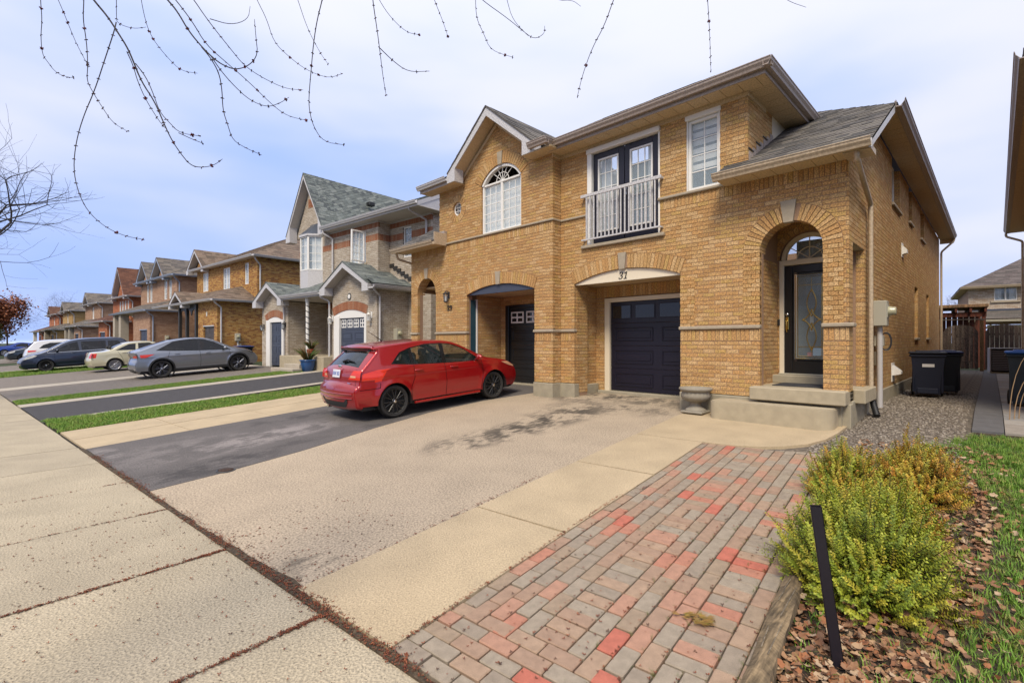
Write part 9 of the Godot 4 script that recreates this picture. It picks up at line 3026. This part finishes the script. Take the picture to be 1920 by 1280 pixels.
func build_trees() -> void:
	# the maple by the kerb: its trunk stands behind the camera, its outer twigs hang into view
	thing("maple_tree", "budding maple whose bare twigs hang across the sky", "tree", W, Vector3(-2.2, -0.03, 1.7), "street trees")
	var trunk := MB.new()
	trunk.tube(PackedVector3Array([Vector3(-2.2, -0.03, 1.7), Vector3(-2.2, 0.3, 1.7), Vector3(-2.22, 1.5, 1.66), Vector3(-2.3, 2.8, 1.6)]), [0.19, 0.14, 0.12, 0.11], 14, false)
	part("trunk", trunk, M.bark)
	var hubs := [Vector3(-5.6, 5.7, 0.4), Vector3(-5.0, 5.9, -1.2), Vector3(-3.9, 6.0, -2.6), Vector3(-2.7, 6.1, -3.9), Vector3(-1.0, 6.1, -4.9)]
	for hb in hubs:
		var lb := MB.new()
		var a := Vector3(-2.28, 2.7, 1.6)
		var m1: Vector3 = a.lerp(hb, 0.35) + Vector3(0, 1.3, 0)
		var m2: Vector3 = a.lerp(hb, 0.7) + Vector3(0, 0.9, 0)
		lb.tube(PackedVector3Array([a, m1, m2, hb]), [0.07, 0.05, 0.03, 0.016], 8, false)
		part("limb", lb, M.bark)
	var twigs := [
		[0.004, -6.12, 5.0, -0.08, -6.06, 4.86, -0.08, -6.02, 4.68, -0.09, -5.95, 4.49, -0.08, -5.89, 4.31, -0.09, -5.83, 4.24, -0.12, -5.77, 4.14, -0.17, -5.63, 4.07, -0.24, -5.54, 4.05, -0.28],
		[0.004, -6.59, 5.31, -0.17, -6.44, 5.12, -0.21, -6.22, 4.85, -0.26, -6.02, 4.58, -0.31, -5.82, 4.34, -0.37, -5.68, 4.24, -0.38],
		[0.005, -5.76, 4.97, -0.35, -5.7, 4.82, -0.35, -5.64, 4.62, -0.34, -5.56, 4.39, -0.36, -5.44, 4.14, -0.36, -5.4, 4.0, -0.35, -5.34, 3.9, -0.38, -5.24, 3.76, -0.43, -5.12, 3.6, -0.49, -4.98, 3.51, -0.57],
		[0.0095, -5.31, 4.75, -0.31, -5.24, 4.61, -0.38, -5.13, 4.46, -0.46, -5.02, 4.31, -0.51, -4.91, 4.16, -0.56, -4.86, 4.05, -0.59, -4.75, 3.85, -0.63, -4.7, 3.7, -0.71, -4.61, 3.5, -0.76, -4.51, 3.36, -0.79, -4.41, 3.24, -0.83, -4.37, 3.16, -0.88, -4.26, 3.12, -0.92, -4.17, 3.13, -0.99, -4.09, 3.17, -1.03],
		[0.004, -4.91, 4.12, -0.56, -4.83, 3.99, -0.59, -4.77, 3.85, -0.61, -4.67, 3.68, -0.65, -4.54, 3.5, -0.71, -4.47, 3.43, -0.74],
		[0.004, -4.87, 4.03, -0.61, -4.67, 3.86, -0.65, -4.56, 3.7, -0.68, -4.5, 3.55, -0.71, -4.35, 3.43, -0.75, -4.25, 3.34, -0.79, -4.07, 3.29, -0.88],
		[0.003, -4.28, 3.35, -0.79, -4.23, 3.31, -0.87, -4.09, 3.25, -0.91],
		[0.004, -5.91, 5.17, -0.59, -5.86, 5.02, -0.59, -5.87, 4.88, -0.59, -5.81, 4.78, -0.59, -5.69, 4.72, -0.69, -5.61, 4.74, -0.78],
		[0.004, -6.11, 5.38, -0.8, -6.04, 5.21, -0.8, -5.94, 4.93, -0.83, -5.75, 4.71, -0.86, -5.58, 4.51, -0.94, -5.42, 4.35, -1.02, -5.27, 4.31, -1.12],
		[0.0095, -5.3, 4.99, -0.79, -5.14, 4.8, -0.87, -5.04, 4.68, -0.92, -4.92, 4.48, -0.98, -4.82, 4.33, -1.06, -4.68, 4.2, -1.11, -4.62, 4.14, -1.17, -4.52, 4.09, -1.24, -4.4, 4.11, -1.31, -4.3, 4.17, -1.34, -4.28, 4.28, -1.32, -4.19, 4.38, -1.28],
		[0.005, -4.8, 4.32, -1.05, -4.74, 4.23, -1.1, -4.63, 4.07, -1.14, -4.54, 3.89, -1.14, -4.52, 3.72, -1.14, -4.42, 3.57, -1.15, -4.36, 3.43, -1.17, -4.19, 3.33, -1.23, -4.05, 3.26, -1.29],
		[0.006, -5.71, 5.26, -0.93, -5.53, 5.06, -1.0, -5.36, 4.82, -1.1, -5.24, 4.59, -1.18, -4.98, 4.35, -1.3, -4.76, 4.15, -1.4, -4.54, 3.9, -1.54, -4.39, 3.78, -1.61, -4.24, 3.73, -1.72],
		[0.004, -4.7, 4.23, -1.09, -4.57, 4.06, -1.14, -4.42, 3.9, -1.2, -4.34, 3.79, -1.29, -4.15, 3.69, -1.36, -4.01, 3.69, -1.41, -3.9, 3.71, -1.44],
		[0.006, -5.79, 5.39, -1.1, -5.64, 5.2, -1.17, -5.54, 5.04, -1.23, -5.35, 4.83, -1.28, -5.17, 4.6, -1.37, -5.04, 4.42, -1.45, -4.83, 4.26, -1.55, -4.66, 4.15, -1.69, -4.43, 4.08, -1.76],
		[0.004, -5.57, 5.04, -1.29, -5.46, 5.0, -1.45, -5.33, 5.05, -1.57, -5.37, 5.22, -1.6],
		[0.004, -5.65, 5.61, -1.7, -5.53, 5.41, -1.72, -5.4, 5.18, -1.77, -5.26, 4.89, -1.79, -5.11, 4.72, -1.88, -4.93, 4.56, -1.96, -4.81, 4.48, -2.05, -4.65, 4.41, -2.11, -4.49, 4.4, -2.15],
		[0.006, -4.09, 4.88, -1.81, -4.08, 4.72, -1.78, -4.06, 4.53, -1.73, -4.04, 4.3, -1.69, -4.01, 4.07, -1.66, -4.01, 3.83, -1.64, -3.93, 3.68, -1.61, -3.85, 3.52, -1.61, -3.8, 3.4, -1.67, -3.62, 3.35, -1.76],
		[0.004, -5.16, 5.49, -1.95, -5.04, 5.29, -1.95, -4.96, 5.0, -2.01, -4.8, 4.71, -2.07, -4.7, 4.57, -2.11],
		[0.005, -5.68, 4.72, -0.57, -5.59, 4.6, -0.55, -5.53, 4.29, -0.48, -5.52, 3.98, -0.41, -5.56, 3.75, -0.34, -5.52, 3.5, -0.29, -5.45, 3.25, -0.27, -5.29, 3.03, -0.29, -5.18, 2.86, -0.34, -5.01, 2.72, -0.43, -4.81, 2.63, -0.53, -4.63, 2.59, -0.63],
		[0.006, -4.01, 5.03, -2.21, -3.94, 4.85, -2.18, -3.85, 4.56, -2.17, -3.73, 4.3, -2.13, -3.68, 4.06, -2.13, -3.59, 3.85, -2.11],
		[0.004, -3.77, 4.35, -2.14, -3.69, 4.23, -2.24, -3.57, 4.12, -2.31, -3.4, 4.1, -2.41],
		[0.004, -4.43, 5.38, -2.46, -4.39, 5.24, -2.5, -4.23, 5.01, -2.53, -4.12, 4.86, -2.64, -3.97, 4.79, -2.69],
		[0.004, -3.78, 5.16, -2.69, -3.7, 4.98, -2.68, -3.62, 4.78, -2.71, -3.52, 4.57, -2.7],
		[0.004, -3.58, 5.26, -3.09, -3.55, 5.09, -3.05, -3.46, 4.84, -2.99, -3.36, 4.66, -2.99, -3.31, 4.5, -3.03, -3.08, 4.37, -3.1],
		[0.005, -3.87, 5.49, -3.23, -3.71, 5.29, -3.28, -3.54, 5.12, -3.47, -3.39, 4.95, -3.56, -3.3, 4.86, -3.62, -3.19, 4.88, -3.65, -3.18, 4.95, -3.64],
		[0.004, -3.44, 5.31, -3.33, -3.46, 5.22, -3.39, -3.43, 5.03, -3.44, -3.36, 4.91, -3.6],
		[0.005, -2.32, 4.9, -3.64, -2.3, 4.71, -3.52, -2.31, 4.44, -3.4, -2.32, 4.19, -3.24, -2.33, 3.92, -3.12, -2.33, 3.74, -3.06],
		[0.005, -1.86, 5.03, -4.36, -1.82, 4.85, -4.29, -1.76, 4.48, -4.19, -1.7, 4.09, -4.07],
		[0.004, -1.65, 5.46, -5.41, -1.51, 5.3, -5.52, -1.36, 5.19, -5.57],
		[0.004, -3.38, 5.6, -3.93, -3.35, 5.48, -4.03, -3.23, 5.49, -4.15, -3.14, 5.39, -4.18]]
	var branching := [4, 5, 6, 10, 12, 14, 18, 20]
	var buds := MB.new()
	var bc := [Color(0.07, 0.02, 0.02), Color(0.10, 0.018, 0.018), Color(0.05, 0.025, 0.025), Color(0.16, 0.015, 0.02)]
	var rr := RandomNumberGenerator.new()
	rr.seed = 8
	for i in twigs.size():
		var e: Array = twigs[i]
		var raw := []
		for k in range(1, e.size(), 3): raw.append(Vector3(e[k], e[k + 1], e[k + 2]))
		if not i in branching:
			var best: Vector3 = hubs[0]
			for hb in hubs:
				if hb.distance_to(raw[0]) < best.distance_to(raw[0]): best = hb
			raw.push_front((best + raw[0]) / 2 + Vector3(0, 0.15, 0))
			raw.push_front(best)
		var sm := chaikin(raw, 2)
		var pts := PackedVector3Array()
		var rad := []
		for k in sm.size():
			pts.append(sm[k])
			rad.append(lerpf(e[0], 0.0016, float(k) / sm.size()))
		var tb := MB.new()
		tb.tube(pts, rad, 6)
		part("twig", tb, M.bark)
		# buds in opposite pairs, and a few open flower clusters
		var acc := 0.0
		for k in range(1, pts.size()):
			acc += pts[k].distance_to(pts[k - 1])
			var prog := float(k) / pts.size()
			if acc > lerpf(0.16, 0.055, prog) and pts[k].y < 5.0:
				acc = 0.0
				var t := (pts[k] - pts[k - 1]).normalized()
				var s := t.cross(Vector3(rr.randfn(), rr.randfn(), rr.randfn())).normalized()
				var big := rr.randf() < 0.14
				for sg in [-1.0, 1.0]:
					buds.col = bc[3 if big else rr.randi() % 3]
					var n := 9 if big else 2
					for j in n:
						var d: Vector3 = (s * sg + t * 0.7 + Vector3(rr.randfn(), rr.randfn(), rr.randfn()) * (0.9 if big else 0.3)).normalized()
						buds.tube(PackedVector3Array([pts[k], pts[k] + d * 0.006, pts[k] + d * (0.013 if big else 0.011), pts[k] + d * 0.016]), [0.0018, 0.0035, 0.003, 0.0008], 5, false)
	part("buds", buds, M.tinted)
	bare_tree("bare street tree reaching in from the edge of the picture", ST, Vector3(-18.9, -0.03, 2.1), 10.5, 0.2, 4, 77)
	bare_tree("rust leaved tree at the far end of the pavement", ST, Vector3(-84.5, -1.6, -1.6), 12.0, 0.24, 4, 12, 34, [Color(0.26, 0.08, 0.035), Color(0.18, 0.06, 0.03), Color(0.32, 0.12, 0.05)])
	bare_tree("low green yellow tree beneath the rust leaved one", ST, Vector3(-79.0, -0.9, -2.6), 5.5, 0.12, 3, 13, 70, [Color(0.06, 0.09, 0.02), Color(0.10, 0.11, 0.02), Color(0.16, 0.12, 0.03)])
	for e in [[-136.0, 17.0, 14.0, 21, "tallest of the distant bare trees above the far roofs"], [-142.0, 26.0, 12.0, 22, "distant bare tree left of the tallest one"], [-150.0, 10.0, 12.0, 23, "distant bare tree above the roof that closes the street"]]:
		bare_tree(e[4], ST, Vector3(e[0], 0.4, -e[1]), e[2], 0.16, 5, e[3])
	bare_tree("bare tree top beyond the shelter behind the gates", ST, Vector3(8.5, 0.6, -62.0), 7.0, 0.14, 5, 31)
